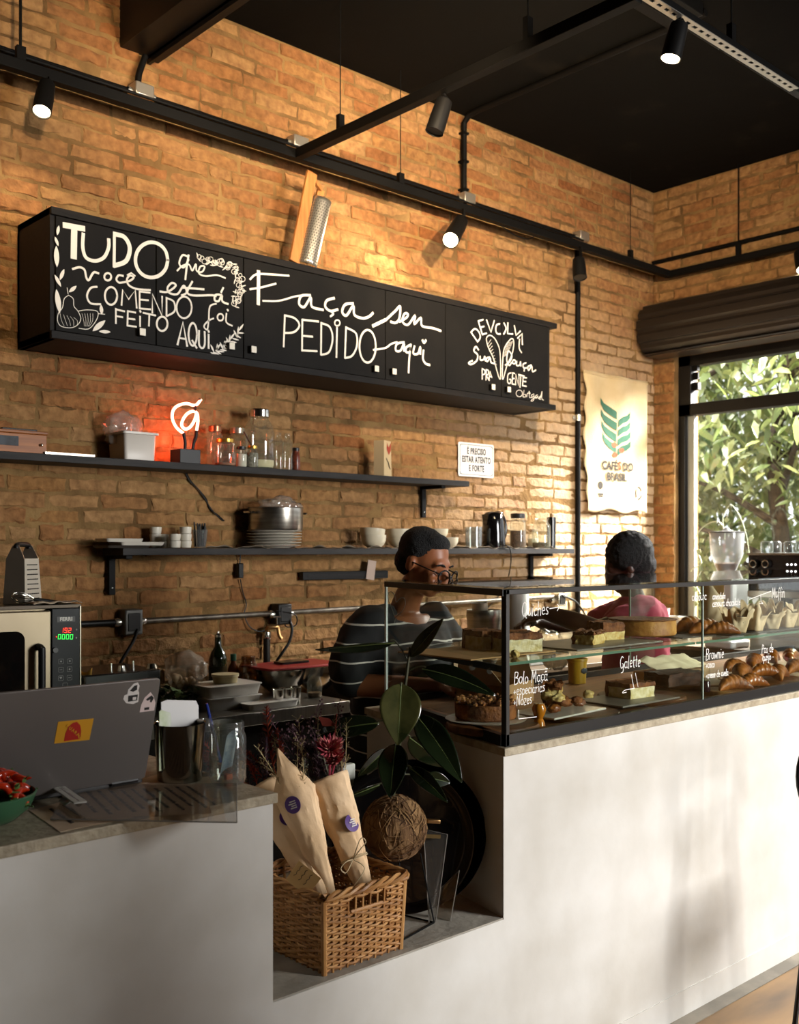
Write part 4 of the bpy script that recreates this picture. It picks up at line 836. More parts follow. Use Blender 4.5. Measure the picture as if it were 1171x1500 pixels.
    c.tube(spline([oy(827, 812, 4.1), oy(820, 826, 4.112), oy(806, 848, 4.112), oy(795, 866, 4.112)], 5), .002, 6); c.build('cable', M('brown_wire', '#5a3c28', .6), t)
    # plug under the shelf and its lead
    p = oy(351, 836, 4.09); t = thing('power_plug', 'black plug block hanging on its lead under the lower shelf', 'plug', p); c = MB(); c.box(-.014, .014, -.015, .015, -.035, .035); c.build('block', BLK, t, bevel=.004)
    c = MB(T(*(-p))); c.tube(spline([oy(353, 808, 4.1), oy(352, 818, 4.1), oy(351, 830, 4.1)], 4), .003, 6); c.tube(spline([oy(352, 848, 4.1), oy(356, 868, 4.105), oy(361, 885, 4.105), oy(358, 900, 4.1), oy(366, 918, 4.09), oy(380, 925, 4.08), oy(391, 922, 4.07)], 5), .003, 6); c.build('lead', BLK, t)
SALTM = M('white_salt')
lower()
# ---------------------------------------------------------------- things on the wall
def wall_things():
    # enamel plate
    x0, x1 = 4.205, 4.503; z0, z1 = 1.998, 2.193; cx, cz = (x0 + x1) / 2, (z0 + z1) / 2; w, h = x1 - x0, z1 - z0
    t = thing('enamel_sign', 'white enamel wall plate with three lines of black capitals', 'sign', (cx, 4.10, cz)); m = RX(PI / 2)
    EN = M('enamel_white', '#e9e8e4', .15, coat=.6); ENB = M('enamel_black', '#26282a', .3)
    c = MB(m); c.prism(rrect(w, h, .012), -.004, .0); c.build('plate', EN, t, bevel=.001)
    c = MB(m); o, i = rrect(w - .02, h - .02, .012), rrect(w - .03, h - .03, .016); n = len(o); c.add([(p[0], p[1], .0006) for p in o] + [(p[0], p[1], .0006) for p in i], [(k, (k + 1) % n, n + (k + 1) % n, n + k) for k in range(n)]); c.build('border_line', M('enamel_grey', '#7f878a', .3), t, smooth=0, fix=False)
    c = MB(m)
    for s, yy, sp in (('É PRECISO', .048, 1.12), ('ESTAR ATENTO', 0.0, 1.12), ('E FORTE', -.05, 1.12)): text_mb(c, s, .05, T(0, yy, .0008) @ Matrix.Diagonal((.62, 1, 1, 1)), bold=.0017, spacing=sp)
    c.build('lettering', ENB, t, smooth=0, fix=False)
    # coffee sack
    a, b, d, e = oy(853, 542, 4.09), oy(945, 560, 4.09), oy(945, 751, 4.09), oy(858, 743, 4.09)
    t = thing('coffee_sack', 'pale cotton coffee sack pinned flat on the wall with a green leaf emblem', 'sack', (a.x, 4.09, a.z))
    COT = M('unbleached_cotton', '#cdb992', .9, col2='#bfa87e', vscale=5, bump=.35, bscale=120); rn = random.Random(8)
    W_, H_ = b.x - a.x, a.z - d.z
    def S(u, v, off=0): 
        wob = .012 * math.sin(v * 9) * (1 - u) + .010 * noise.noise(Vector((u * 3, v * 4, 1)))
        x = a.x + (b.x - a.x) * u + (.03 * v * (1 - u)) + wob * (1 - u * .7) - .012 * math.sin(v * 31) * (u < .02); z = a.z - H_ * v - .012 * math.sin(u * 13) * (v > .98) + (b.z - a.z) * u * (1 - v) * .0
        y = 4.092 - .016 - .009 * noise.noise(Vector((u * 4, v * 5, 3))) - .008 * (1 - v) * math.sin(u * 14) - off
        return Vector((x, y, z)) - Vector((a.x, 4.09, a.z))
    c = MB(); c.grid(lambda u, v: S(u, v), 40, 60); c.build('cloth', COT, t, solid=.0012)
    c = MB(); c.tube([S(k / 20, .02, .001) for k in range(21)], .006, 8); c.build('top_hem', COT, t)
    GR = M('print_green', '#2f5a44', .9); OR_ = M('print_orange', '#ad4a2a', .9); BKI = M('print_black', '#3b362f', .9)
    q = lambda px, py, off=.0035: (lambda p: S((p.x - a.x) / W_, (a.z - p.z) / H_, off))(oy(820 + px / 3, 320 + py / 3, 4.09))
    def band(c, P):
        pts = [q(*p) for p in P]; n = len(P) // 2; c.add(pts, [(k, k + 1, len(P) - 2 - k, len(P) - 1 - k) for k in range(n - 1)])
    c = MB()
    for k in range(4): 
        y0 = k * 50; top = [(168 + k * 3, 788 + y0), (185 + k * 2, 812 + y0), (212, 830 + y0), (238, 850 + y0)]; bot = [(238, 884 + y0), (212, 864 + y0), (185 + k * 2, 843 + y0), (168 + k * 3, 815 + y0)]; band(c, top + bot)
    for k in range(4):
        y0 = k * 42; top = [(244, 888 + y0), (262, 874 + y0), (284, 868 + y0), (303, 852 + y0)]; bot = [(301, 880 + y0), (284, 895 + y0), (262, 902 + y0), (244, 918 + y0)]; band(c, top + bot)
    c.build('leaf_emblem', GR, t, smooth=0, solid=.0006, fix=False)
    c = MB()
    for x, y, r_ in ((230, 996, 11), (231, 1040, 11), (261, 1021, 11)):
        c.add([q(x + r_ * math.cos(k * .4488), y + r_ * 1.1 * math.sin(k * .4488)) for k in range(14)], [tuple(range(14))])
    c.build('berry_dots', OR_, t, smooth=0, solid=.0006, fix=False)
    def word(s, px, py, size, mat, al='CENTER', nm='lettering'):
        c = MB(); p = q(px, py, .0065); text_mb(c, s, size, T(*p) @ RX(PI / 2) @ Matrix.Diagonal((.98, 1, 1, 1)), al, .0024, 1.0); c.build(nm, mat, t, smooth=0, fix=False)
    word('CAFÉ', 174, 1085, .074, BKI, 'LEFT'); word('S', 246, 1089, .074, OR_, 'LEFT'); word('DO', 267, 1093, .074, BKI, 'LEFT'); word('BRASIL', 238, 1138, .074, BKI)
    c = MB(); c.lathe([(0, 0), (.026, 0), (.026, .0008), (0, .0008)], 14, mtx=T(*q(160, 1172, .003)) @ RX(PI / 2)); c.box(-.026, .026, -.0005, .0005, -.02, -.008, T(*q(160, 1202, .003))); c.box(-.022, .022, -.0005, .0005, -.035, -.026, T(*q(160, 1200, .003))); c.build('stamp', BKI, t, smooth=0)
    c = MB()
    for k in range(3):
        a0 = k * 2.094 + .5; pt = q(336, 1208, .003); c.ribbon([pt + Vector((.032 * math.cos(a0 + j * .3), 0, .04 * math.sin(a0 + j * .3))) for j in range(5)], .012, (0, -1, 0))
    c.build('recycling_mark', BKI, t, smooth=0)
    # magnetic knife rail
    xa, xb = oy(441, 842, 4.09).x, oy(566, 838, 4.09).x; zc = oy(480, 843, 4.09).z
    t = thing('knife_rail', 'black magnetic knife rail on the wall under the lower shelf', 'knife rail', ((xa + xb) / 2, 4.085, zc)); w = (xb - xa) / 2
    c = MB(); c.box(-w, w, -.012, .02, -.021, .021); c.build('rail', BLK, t, bevel=.003)
    c = MB(); c.box(-w + .03, w - .03, -.0135, -.012, -.006, .006); c.build('magnet_strip', M('dark_steel', '#2c2b2a', .35, metal=.8), t)
    p = oy(545, 835, 4.06); c = MB(); c.box(-.028, .028, -.001, .001, -.05, .05, RY(.16)); o = c.build('paper_note', M('pale_note', '#b9a394', .85)); o.location = (p.x, 4.066, p.z); tag(o, 'small pale note stuck tilted on the black knife rail', 'note')
    # galvanised power pipe with sockets
    zp = 1.268; PIPE = M('galvanised_pipe', '#7d756b', .42, metal=.85, col2='#5f584f', vscale=20)
    t = thing('power_pipe', 'grey galvanised conduit running along the wall above the steel worktop', 'conduit', (3, 4.085, zp)); mt = T(-3, -4.085, -zp)
    x1, x2 = oy(191, 915, 4.08).x, oy(412, 903, 4.08).x
    c = MB(mt); c.tube([(x1 + .03, 4.085, zp), (5.15, 4.085, zp + .02)], .0125, 12); c.build('pipe', PIPE, t)
    c = MB(mt); c.tube([(1.2, 4.085, zp + .002), (x1 - .05, 4.085, zp)], .0135, 12); c.build('black_pipe', BLK, t)
    def box_(x, nm, mat, w=.042, hh=.055):
        c = MB(mt); c.box(x - w, x + w, 4.045, 4.115, zp - hh, zp + hh); b = c.build(nm, mat, t, bevel=.006)
        c = MB(mt); c.box(x - w * .7, x + w * .7, 4.041, 4.046, zp - hh * .7, zp + hh * .7); c.build('cover_plate', DARKLID, b, bevel=.003)
        for sx in (-1, 1):
            c = MB(mt); c.lathe([(.019, 0), (.019, .022), (.015, .03)], 12, mtx=T(x + sx * w, 4.085, zp) @ RY(sx * PI / 2)); c.build('pipe_collar', M('bright_zinc'), b)
    AL = M('cast_box', '#6a6965', .4, metal=.7)
    box_(x1, 'socket_box', AL); box_(x2, 'socket_box', M('dark_box', '#262422', .4, metal=.4), .04, .05)
    x3 = oy(818, 868, 4.08).x; box_(x3, 'socket_box', M('bright_zinc'), .035, .04)
    # tap and drain pipe under the second box
    p = oy(391, 935, 4.07); t = thing('water_pipe', 'dark vertical water pipe with a small brass tap below the socket box', 'pipe', (p.x, 4.07, p.z)); 
    c = MB(); c.tube([(0, 0, -.32), (0, 0, .02)], .017, 12); c.build('pipe', M('dark_pipe', '#241e1a', .4, metal=.5), t)
    c = MB(); c.lathe([(.02, 0), (.022, .012), (.02, .03), (.014, .035)], 14, (0, 0, .0)); c.build('collar', STEELP, t)
    c = MB(); c.tube([(0, 0, .035), (0, -.012, .05), (.05, -.02, .055)], .011, 10); c.tube([(.05, -.02, .055), (.055, -.025, .01), (.065, -.03, -.005)], .009, 10); c.build('tap', M('brass', '#b58a5a', .3, metal=.9), t)
    c = MB(); c.tube([(.045, -.02, .06), (.045, -.02, .1)], .005, 8); c.box(.02, .07, -.026, -.014, .098, .106); c.build('tap_handle', STEELP, t)
    t = thing('appliance_lead', 'black lead falling from the dark socket box to the worktop', 'cable', (x2, 4.05, zp)); c = MB(T(-x2, -4.05, -zp))
    c.tube(spline([oy(424, 908, 4.045), oy(428, 922, 4.03), oy(424, 940, 4.03), oy(414, 956, 4.04), oy(405, 970, 4.06), oy(400, 990, 4.08)], 6), .007, 8); c.tube(spline([oy(405, 895, 4.05), oy(432, 900, 4.03), oy(434, 915, 4.04), oy(420, 918, 4.05), oy(415, 905, 4.05)], 6), .003, 6); c.build('lead', BLK, t)
    t = thing('appliance_lead', 'black lead falling from the grey socket box behind the oven', 'cable', (x1, 4.05, zp)); c = MB(T(-x1, -4.05, -zp))
    c.tube(spline([oy(202, 922, 4.04), oy(196, 938, 4.03), oy(186, 955, 4.02), oy(178, 968, 4.02), oy(172, 985, 4.03)], 6), .007, 8); c.build('lead', BLK, t)
    t = thing('appliance_lead', 'black lead hanging from the bright socket box behind the display case', 'cable', (x3, 4.05, zp)); c = MB(T(-x3, -4.05, -zp))
    c.tube(spline([oy(824, 872, 4.04), oy(842, 880, 4.03), oy(853, 893, 4.03), oy(862, 910, 4.04), oy(868, 930, 4.05)], 6), .006, 8); c.build('lead', BLK, t)
    # wooden-framed grater standing on the cupboard
    y = 3.93; p = oy(428, 383, y); t = thing('wooden_grater', 'large wooden frame grater with a curved metal sheet standing on the cupboard', 'grater', (p.x, y, KZ1)); m = T(-p.x, -y, -KZ1)
    OAK = M('grater_wood', '#9a5f2c', .5, col2='#b87c42', vscale=4, stretch=(14, 14, 1.2)); q2 = lambda px, py, yy=y: oy(px, py, yy)
    A, B = q2(431, 384), q2(457, 253); d = (B - A); c = MB(m); c.bar(A, B, .016, .058, (1, 0, 0)); c.build('frame_board', OAK, t, bevel=.002)
    A2, B2 = q2(447, 384, y + .1), q2(470, 278, y + .1); c = MB(m); c.bar(A2, A2 + (B2 - A2) * 1.0, .016, .04, (1, 0, 0)); c.build('frame_board', OAK, t, bevel=.002)
    c = MB(m); c.bar(B + Vector((0, .0, -.02)), B2 + Vector((0, 0, 0)), .016, .022); c.build('cross_bar', OAK, t, bevel=.002)
    ax = (A - B).normalized(); T0, T1 = q2(459, 287), q2(437, 384); up = (T0 - T1).normalized(); sd = Vector((1, 0, 0)) - up * up.x; sd.normalize(); fw = Vector((0, -1, 0))
    L = (T0 - T1).length; c = MB(m); r_ = .062
    def cyl(u, v):
        a = -.15 + u * (PI * .75); return T1 + up * (v * L) + sd * (r_ * (1 - math.cos(a)) * .85 + .0) + fw * (r_ * .75 * math.sin(a))
    c.grid(cyl, 14, 20); c.build('metal_sheet', M('grater_sheet', '#c2beb4', .3, metal=.9), t, solid=.0015)
    c = MB(m)
    for j in range(24):
        for k in range(9):
            u = (k + .5 * (j % 2) + .4) / 10; b_ = cyl(u, (j + .7) / 25.5); n_ = (cyl(u, .5) - (T1 + up * .5 * L + sd * r_ * .8)).normalized(); c.ball(b_ + n_ * .001, .0035, 6, 4)
    o = c.build('grating_teeth', M('grater_teeth', '#8d897f', .35, metal=.9), t); o['kind'] = 'stuff'
wall_things()

# ---------------------------------------------------------------- steel worktop along the wall and what stands on it
WT = .95; WF = oz(513, 1026, WT).y; WXE = oz(513, 1026, WT).x
def worktop():
    t = thing('steel_worktop', 'stainless steel worktop along the brick wall behind the counter', 'worktop', (2, WF, FZ)); mt = T(-2, -WF, -FZ)
    c = MB(mt); c.box(-1.5, WXE, WF, 4.10, WT - .004, WT); c.box(-1.5, WXE, WF, WF + .004, WT - .05, WT); c.box(WXE - .004, WXE, WF, 4.1, WT - .05, WT); c.build('top', M('worktop_steel', '#8b867c', .3, metal=.9, col2='#6e6a62', vscale=4, stretch=(9, 1, 1)), t, bevel=.002)
    c = MB(mt); c.box(-1.5, WXE - .02, WF + .02, 4.0, FZ + .1, WT - .05); c.build('cabinet_body', M('dark_steel_front', '#2a2724', .4, metal=.6), t)
    for x in (.2, 1.4, WXE - .05):
        for y in (WF + .04, 4.0): c = MB(mt); c.box(x - .02, x + .02, y - .02, y + .02, FZ, FZ + .1); c.build('leg', BLKM, t)
worktop()
def oven():
    y = 3.33; xr = oy(118, 900, y).x; zt = oy(60, 890, y).z; xm = oy(76, 900, y).x
    t = thing('convection_oven', 'compact steel convection oven with a black control panel', 'oven', (xr, y, WT), rz=-.11); h = zt - WT; m = T(-xr, -y, -WT)
    ST = M('oven_steel', '#8d8068', .36, metal=.85, col2='#a0927a', vscale=3)
    c = MB(); c.box(-.85, 0, .03, .62, .03, h - .004); c.build('body', ST, t, bevel=.004)
    c = MB(); c.box(-.85, .002, .0, .62, h - .004, h + .006); c.build('top_sheet', M('dark_oven_top', '#4b4238', .4, metal=.7), t)
    c = MB(); c.box(xm - xr + .003, -.004, -.004, .03, .03, h - .006); pn = c.build('control_panel', M('panel_black', '#0e0f10', .4, spec=.3), t, bevel=.002)
    c = MB(); c.box(-.004, 0, -.006, .03, .03, h); c.build('panel_edge', M('panel_edge_steel', '#a79e8d', .3, metal=.9), t)
    q = lambda a, b: oy(a / 6.25, 780 + b / 6.25, y - .005) - Vector((xr, y, WT))
    def pt(a, b): return q(a, b)
    c = MB(); p = q(612, 795); c.box(p.x - .031, p.x + .031, p.y - .0005, p.y, p.z - .009, p.z + .009); c.build('name_badge', M('badge_grey', '#3a3835', .4), pn)
    c = MB(); text_mb(c, 'FERRI', .017, T(p.x, p.y - .0012, p.z) @ RX(PI / 2) @ Matrix.Shear('XZ', 4, (0, 0)) , bold=.0006, spacing=1.05); c.build('badge_lettering', M('badge_white', '#c9c4ba', .5), pn, smooth=0, fix=False)
    SEG = {'0': 'abcdef', '1': 'bc', '9': 'abcdfg', '2': 'abged'}
    def digits(s, a, b, w, h2, mat, nm):
        c = MB(); x = a
        for ch in s:
            S_ = {'a': ((0, 0), (1, 0)), 'b': ((1, 0), (1, .5)), 'c': ((1, .5), (1, 1)), 'd': ((0, 1), (1, 1)), 'e': ((0, .5), (0, 1)), 'f': ((0, 0), (0, .5)), 'g': ((0, .5), (1, .5))}
            for g in SEG[ch]:
                (u0, v0), (u1, v1) = S_[g]; sl = lambda u, v: pt(x + u * w - v * 4, b + v * h2)
                c.ribbon([sl(u0, v0), sl(u1, v1)], .0017, (0, -1, 0), .001)
            x += w + 14
        c.build(nm, mat, pn, smooth=0)
    RED = M('led_red', '#ff5a40', .5, emit='#ff3b25', estr=1.6); GRN = M('led_green', '#50ff70', .5, emit='#37ff5c', estr=1.0)
    digits('192', 568, 876, 20, 40, RED, 'red_display'); digits('0000', 545, 936, 21, 40, GRN, 'green_display')
    c = MB(); c.ball(pt(528, 957), .0022, 8, 6); c.build('indicator', RED, pn)
    KG = M('key_grey', '#8d8b86', .5)
    for k, (a, b) in enumerate(((568, 1182), (645, 1178), (567, 1258), (643, 1252), (566, 1335), (642, 1330), (604, 1400))):
        c = MB(); p = pt(a, b)
        o = rrect(.017, .017, .003, 3); i = rrect(.0155, .0155, .0025, 3); n = len(o)
        c.add([(p.x + u, p.y - .0006, p.z + v) for u, v in o] + [(p.x + u, p.y - .0006, p.z + v) for u, v in i], [(j, (j + 1) % n, n + (j + 1) % n, n + j) for j in range(n)])
        if k in (0, 1, 3): c.ball((p.x, p.y - .0004, p.z), (.003, .0006, .003), 8, 6)
        if k == 4: c.add([(p.x - .005, p.y - .0008, p.z + .004), (p.x + .005, p.y - .0008, p.z + .004), (p.x, p.y - .0008, p.z - .004)], [(0, 1, 2)])
        if k in (2, 5): c.ribbon([(p.x - .004, p.y, p.z), (p.x + .004, p.y, p.z)], .0012, (0, -1, 0), .0006)
        c.build('key', KG, pn, smooth=0, fix=False)
    for a, b in ((704, 888), (702, 965)):
        c = MB(); p = pt(a, b); c.ball((p.x, p.y - .0004, p.z), (.0028, .0006, .0035), 8, 6); c.build('symbol', KG, pn)
    # door with window and handle
    x0 = -.85; x1 = xm - xr - .002; c = MB(); c.box(x0, x1, -.012, .03, .03, h - .012); dr = c.build('door', ST, t, bevel=.004)
    wn = oy(40, 925, y - .012) - Vector((xr, y, WT)); c = MB(RX(PI / 2)); c.prism([(a_ + x0 + .1 + (wn.x - x0 - .1) / 2, b_ + .05 + (wn.z - .05) / 2) for a_, b_ in rrect(wn.x - x0 - .1, wn.z - .05, .03)], .012, .0145); c.build('door_window', M('oven_glass', '#0a0908', .08, coat=.4), dr)
    hx = oy(68, 1000, y - .03).x - xr; hz = oy(68, 948, y - .03).z - WT
    c = MB(); c.tube(spline([(hx - .012, -.012, hz), (hx - .012, -.045, hz - .004), (hx - .012, -.05, hz - .03), (hx - .012, -.05, .06), (hx - .012, -.045, .05), (hx - .012, -.012, .045)], 4), .012, 12); c.build('handle', M('panel_black'), dr)
    c = MB(); p = q(512, 1078); c.lathe([(0, 0), (.009, 0), (.009, .012), (0, .012)], 16, mtx=T(p.x, -.004, p.z) @ RX(PI / 2)); c.build('latch_knob', M('latch_grey', '#4b4b49', .4), t)
    # things on the oven
    zt2 = zt + .0065; yg = 3.5
    g = oy(33, 884, yg); ga, gb = oy(8, 880, yg + .03).x, oy(54, 880, yg).x
    t = thing('box_grater', 'tall four-sided box grater on top of the oven', 'grater', (g.x, yg, zt2)); m = RZ(.62)
    GS = M('grater_bright', '#b9b3a6', .35, metal=.85); w0, w1, hh = .052, .043, .155
    c = MB(m); c.loft([[(x * w, yv * w * .8, z) for x, yv in ((-1, -1), (1, -1), (1, 1), (-1, 1))] for w, z in ((w0, 0), (w1, hh))], caps=False); c.build('body', GS, t, smooth=0, solid=.0012)
    for fx in (0, 1):
        c = MB(m)
        for j in range(8):
            for k in range(6):
                z = .018 + j * .0165; w = w0 + (w1 - w0) * z / hh; u = (k - 2.5) / 3 * w * .72
                P = (w + .0008, u * .8, z) if fx else (u, -w * .8 - .0008, z); c.box(P[0] - .0025, P[0] + .0025, P[1] - .0025, P[1] + .0025, P[2] - .0018, P[2] + .0018)
        o = c.build('grating_teeth', M('slot_dark', '#2a2622', .6), t, smooth=0); o['kind'] = 'stuff'
    for sx in (-1, 1):
        c = MB(m); c.add([(sx * w1, -w1 * .8, hh), (sx * w1, w1 * .8, hh), (sx * w1 * .9, .012, hh + .045), (sx * w1 * .9, -.012, hh + .045)], [(0, 1, 2, 3)]); c.build('handle_plate', GS, t, smooth=0, solid=.002)
    c = MB(m); c.tube(spline([(-w1 * .92, 0, hh + .035), (-w1 * .7, 0, hh + .047), (w1 * .7, 0, hh + .047), (w1 * .92, 0, hh + .035)], 4), .009, 10); c.build('handle', BLK, t)
    p = oy(52, 884, 3.42); t = thing('whisk', 'small wire whisk with a dark handle lying on the oven', 'whisk', (p.x, 3.42, zt2 + .016)); a = .12
    m = RZ(-.15) @ RY(.16)
    for k in range(5):
        c = MB(m); cs, sn = math.cos(k * PI / 5), math.sin(k * PI / 5); c.tube(spline([(0, 0, 0), (-.03, .014 * cs, .014 * sn), (-.06, .018 * cs, .018 * sn), (-.08, 0, 0), (-.06, -.018 * cs, -.018 * sn), (-.03, -.014 * cs, -.014 * sn), (0, 0, 0)], 5), .0011, 5); c.build('wire_loop', STEELP, t)
    c = MB(m); c.tube([(-.005, 0, 0), (.02, 0, 0), (.075, 0, 0)], [.006, .008, .007], 10); c.build('handle', BLK, t)
    p = oy(80, 888, 3.38); t = thing('folded_cloth', 'folded pale cloth with dark folds on the oven by the whisk', 'cloth', (p.x, 3.4, zt2))
    c = MB(); c.grid(lambda u, v: Vector(((u - .5) * .17, (v - .5) * .1, .003 + .008 * abs(noise.noise(Vector((u * 5, v * 4, 2)))) + .006 * math.sin(u * 9) ** 2 * (1 - v))), 24, 12); c.build('cloth', M('dish_cloth', '#b7a58e', .9, col2='#6b5b4c', vscale=30), t, solid=.003)
oven()
def on_worktop():
    z = WT
    # dark appliance with chrome fittings right of the oven
    xa, xb = oy(124, 985, 3.6).x, oy(236, 985, 3.6).x; zt = oy(180, 985, 3.6).z
    t = thing('coffee_scale', 'low dark appliance with chrome fittings behind the laptop', 'appliance', ((xa + xb) / 2, 3.6, z)); w = (xb - xa) / 2; h = zt - z
    c = MB(); c.box(-w, w, 0, .3, 0, h); c.build('body', M('appliance_dark', '#1d1a18', .25, coat=.4), t, bevel=.006)
    for px, hh, r in ((178, .02, .016), (195, .034, .006), (163, .03, .005), (222, .018, .022)):
        x = oy(px, 980, 3.66).x - (xa + xb) / 2; c = MB(); c.lathe([(r * 1.1, h), (r, h + hh * .3), (r * .8, h + hh), (0, h + hh)], 16, (x, .06, 0)); c.build('chrome_fitting', STEELP, t)
    p = oy(122, 978, 3.62); t = thing('yellow_cloth', 'scrap of yellow cloth beside the oven', 'cloth', (p.x, 3.64, z))
    c = MB(); c.grid(lambda u, v: Vector((.05 * (u - .5) + .02 * v, .03 * math.sin(u * 7), .13 + .05 * v - .13 * 1 * (1 - v) + .01 * math.sin(u * 11))), 10, 10); c.build('cloth', M('yellow_cotton', '#b58a3c', .9), t, solid=.002)
    x, rad, hh = dims(241, 304, 951, 3.62, z + .05)
    # leafy greens with a bag of peeled garlic on top
    t = thing('herb_bunch', 'dark green leafy herbs under the plastic bag behind the paper menus', 'herbs', (x, 3.62, z)); r = random.Random(6); c = MB()
    for k in range(420):
        p = Vector((r.uniform(-.13, .15), r.uniform(-.1, .1), r.uniform(.01, .085))); a = r.uniform(0, 6.28); b = r.uniform(-.8, .8); s = r.uniform(.012, .024); mm = T(*p) @ RZ(a) @ RX(b)
        c.add([mm @ Vector(v) for v in ((0, -s, 0), (s * .6, -s * .2, s * .15), (s * .5, s * .5, .1 * s), (0, s, 0), (-s * .5, s * .5, .1 * s), (-s * .6, -s * .2, s * .15))], [(0, 1, 2, 3, 4, 5)])
    o = c.build('leaves', M('herb_green', '#2c3a1e', .7, island=['#1d2a14', '#33441f', '#556a33']), t, smooth=0, fix=False); o['kind'] = 'stuff'
    t = crumple('garlic_bag', 'clear knotted plastic bag of pale peeled garlic', 'bag', (x, 3.62, z + .085), (rad * .95, .075, hh * .40), MG('film_pale', '#f2ede6', refl=2.2, rough=.15, body=.38, bodycol='#c9bdac'), 21, 7, .22, flatb=False); t.location.z = z + .085 + hh * .36
    r = random.Random(9)
    for k in range(16):
        c = MB(); c.ball((0, 0, 0), (.013, .011, .017), 10, 8); o = c.build('garlic_clove', M('garlic', '#cbb290', .5, sss=.1), t); o.location = (r.uniform(-.06, .05), r.uniform(-.04, .03), -hh * .22 + r.uniform(-.02, .02)); o.rotation_euler = (r.uniform(-1, 1), r.uniform(-1, 1), 0)
    OLIVE = M('olive_glass', '#1d2412', .1, coat=.5); 
    x, rad, h = dims(306, 333, 925, 3.86, z); t = thing('oil_bottle', 'tall dark green olive oil bottle with a steel pourer', 'bottle', (x, 3.86, z))
    c = MB(); c.lathe([(0, 0), (rad * .95, 0), (rad, .01), (rad, h * .56), (rad * .8, h * .66), (rad * .38, h * .76), (rad * .34, h * .9), (rad * .4, h * .91), (0, h * .91)], 24); c.build('body', OLIVE, t)
    c = MB(); c.lathe([(rad * 1.01, h * .2), (rad * 1.01, h * .46)], 24); c.build('label', M('bottle_label', '#4d4c38', .7, col2='#2d2f22', vscale=30), t)
    c = MB(); c.lathe([(0, h * .905), (rad * .36, h * .91), (rad * .36, h * .95), (rad * .16, h * .97), (rad * .12, h), (0, h)], 14); c.build('pourer', STEELP, t)
    x, rad, h = dims(335, 349, 958, 3.85, z); t = thing('sauce_bottle', 'small amber sauce bottle with a green cap by the oil bottle', 'bottle', (x, 3.85, z))
    c = MB(); c.lathe([(0, 0), (rad * 1.2, 0), (rad * 1.2, h * .62), (rad * .55, h * .78), (rad * .5, h * .85), (0, h * .85)], 18); c.build('body', M('amber', '#6a3314', .2, coat=.3), t)
    c = MB(); c.lathe([(0, h * .83), (rad * .62, h * .83), (rad * .62, h), (0, h)], 14); c.build('cap', M('green_cap', '#1f4a33', .4), t)
    jar('glass_jar', 'open amber-tinted glass jar left of the red board', 'jar', 350, 378, 961, 3.8, z, [(0, 0), (.95, 0), (1, .05), (1, .72), (.75, .86), (.78, .95), (.74, 1)], glass=MG('amber_glass', '#b99a6e', refl=1.6, body=.12, bodycol='#7a6240'), fill=(M('honey_dregs', '#5d4326', .5), .35))
    # stacked steel trays and a round tub on them
    xa, xb = oy(305, 1030, 3.45).x, oy(383, 1020, 3.45).x; SB = M('tray_steel', '#d9d6cf', .32, metal=.35)
    zb = oy(340, 1052, 3.45).z; zz = z
    for k, hgt in enumerate((.05, .045)):
        t = thing('steel_tray', ('lower' if k == 0 else 'upper') + ' of the two stacked rectangular steel trays', 'tray', ((xa + xb) / 2, 3.53, zz), 'stacked steel trays'); w = (xb - xa) / 2 - .004
        o = rrect(2 * w, .18, .015, 3); c = MB(); c.loft([[(a * .93, b * .9, 0) for a, b in o], [(a, b, hgt - .004) for a, b in o], [(a * 1.04, b * 1.05, hgt - .004) for a, b in o], [(a * 1.04, b * 1.05, hgt) for a, b in o]]); c.build('tray', SB, t, smooth=30); zz += hgt + .001
    x, rad, h = dims(311, 349, 997, 3.53, zz); t = thing('round_tub', 'pale round lidded tub on the steel trays', 'tub', (x, 3.53, zz)); h = .035
    c = MB(); c.lathe([(0, 0), (rad * .9, 0), (rad, h * .75), (0, h * .75)], 28); c.build('tub', M('tub_cream', '#a99a70', .5), t); c = MB(); c.lathe([(0, h * .75), (rad * 1.06, h * .75), (rad * 1.06, h), (0, h)], 28); c.build('lid', M('tub_lid', '#bdb08a', .5), t)
    # mixing bowls under a red board
    zt = oy(430, 972, 3.72).z; hb = zt - z - .012
    for px, rr, lab in ((412, .12, 'left polished steel mixing bowl under the red board'), (464, .115, 'right polished steel mixing bowl under the red board')):
        x = oy(px, 990, 3.72).x; t = thing('mixing_bowl', lab, 'bowl', (x, 3.72, z), 'steel mixing bowls under the red board')
        c = MB(); c.lathe([(0, 0), (rr * .45, 0), (rr * .8, hb * .35), (rr * .97, hb * .8), (rr, hb - .003), (rr * 1.05, hb), (rr * .95, hb - .004), (rr * .75, hb * .4), (0, .006)], 36); c.build('bowl', STEELP, t)
    xa, xb = oy(379, 975, 3.7).x, oy(487, 970, 3.7).x; t = thing('red_board', 'thin red cutting board lying across the steel bowls', 'cutting board', ((xa + xb) / 2, 3.73, z + hb + .001)); w = (xb - xa) / 2
    c = MB(); c.prism(rrect(2 * w, .24, .015), 0, .01); c.build('board', M('red_plastic', '#8e2420', .4), t, bevel=.002)
    x = oy(433, 968, 3.72).x; c = MB(); c.prism(rrect(.15, .075, .008), 0, .009); o = c.build('phone', M('phone_black', '#0d0c0c', .2)); o.location = (x, 3.75, z + hb + .012); tag(o, 'black phone lying on the red board', 'phone')
    # little steel cups and a pan at the front
    for k, (px, yy, lab) in enumerate(((408, 3.42, 'left small steel cup in front of the mixing bowls'), (421, 3.42, 'middle small steel cup in front of the mixing bowls'), (433, 3.43, 'right small steel cup in front of the mixing bowls'))):
        x = oy(px, 1010, yy).x; t = thing('steel_cup', lab, 'cup', (x, yy, z), 'small steel cups'); c = MB(); c.lathe([(0, 0), (.02, 0), (.024, .065), (.026, .066), (.022, .06), (.018, .004), (0, .004)], 20); c.build('cup', STEELP, t)
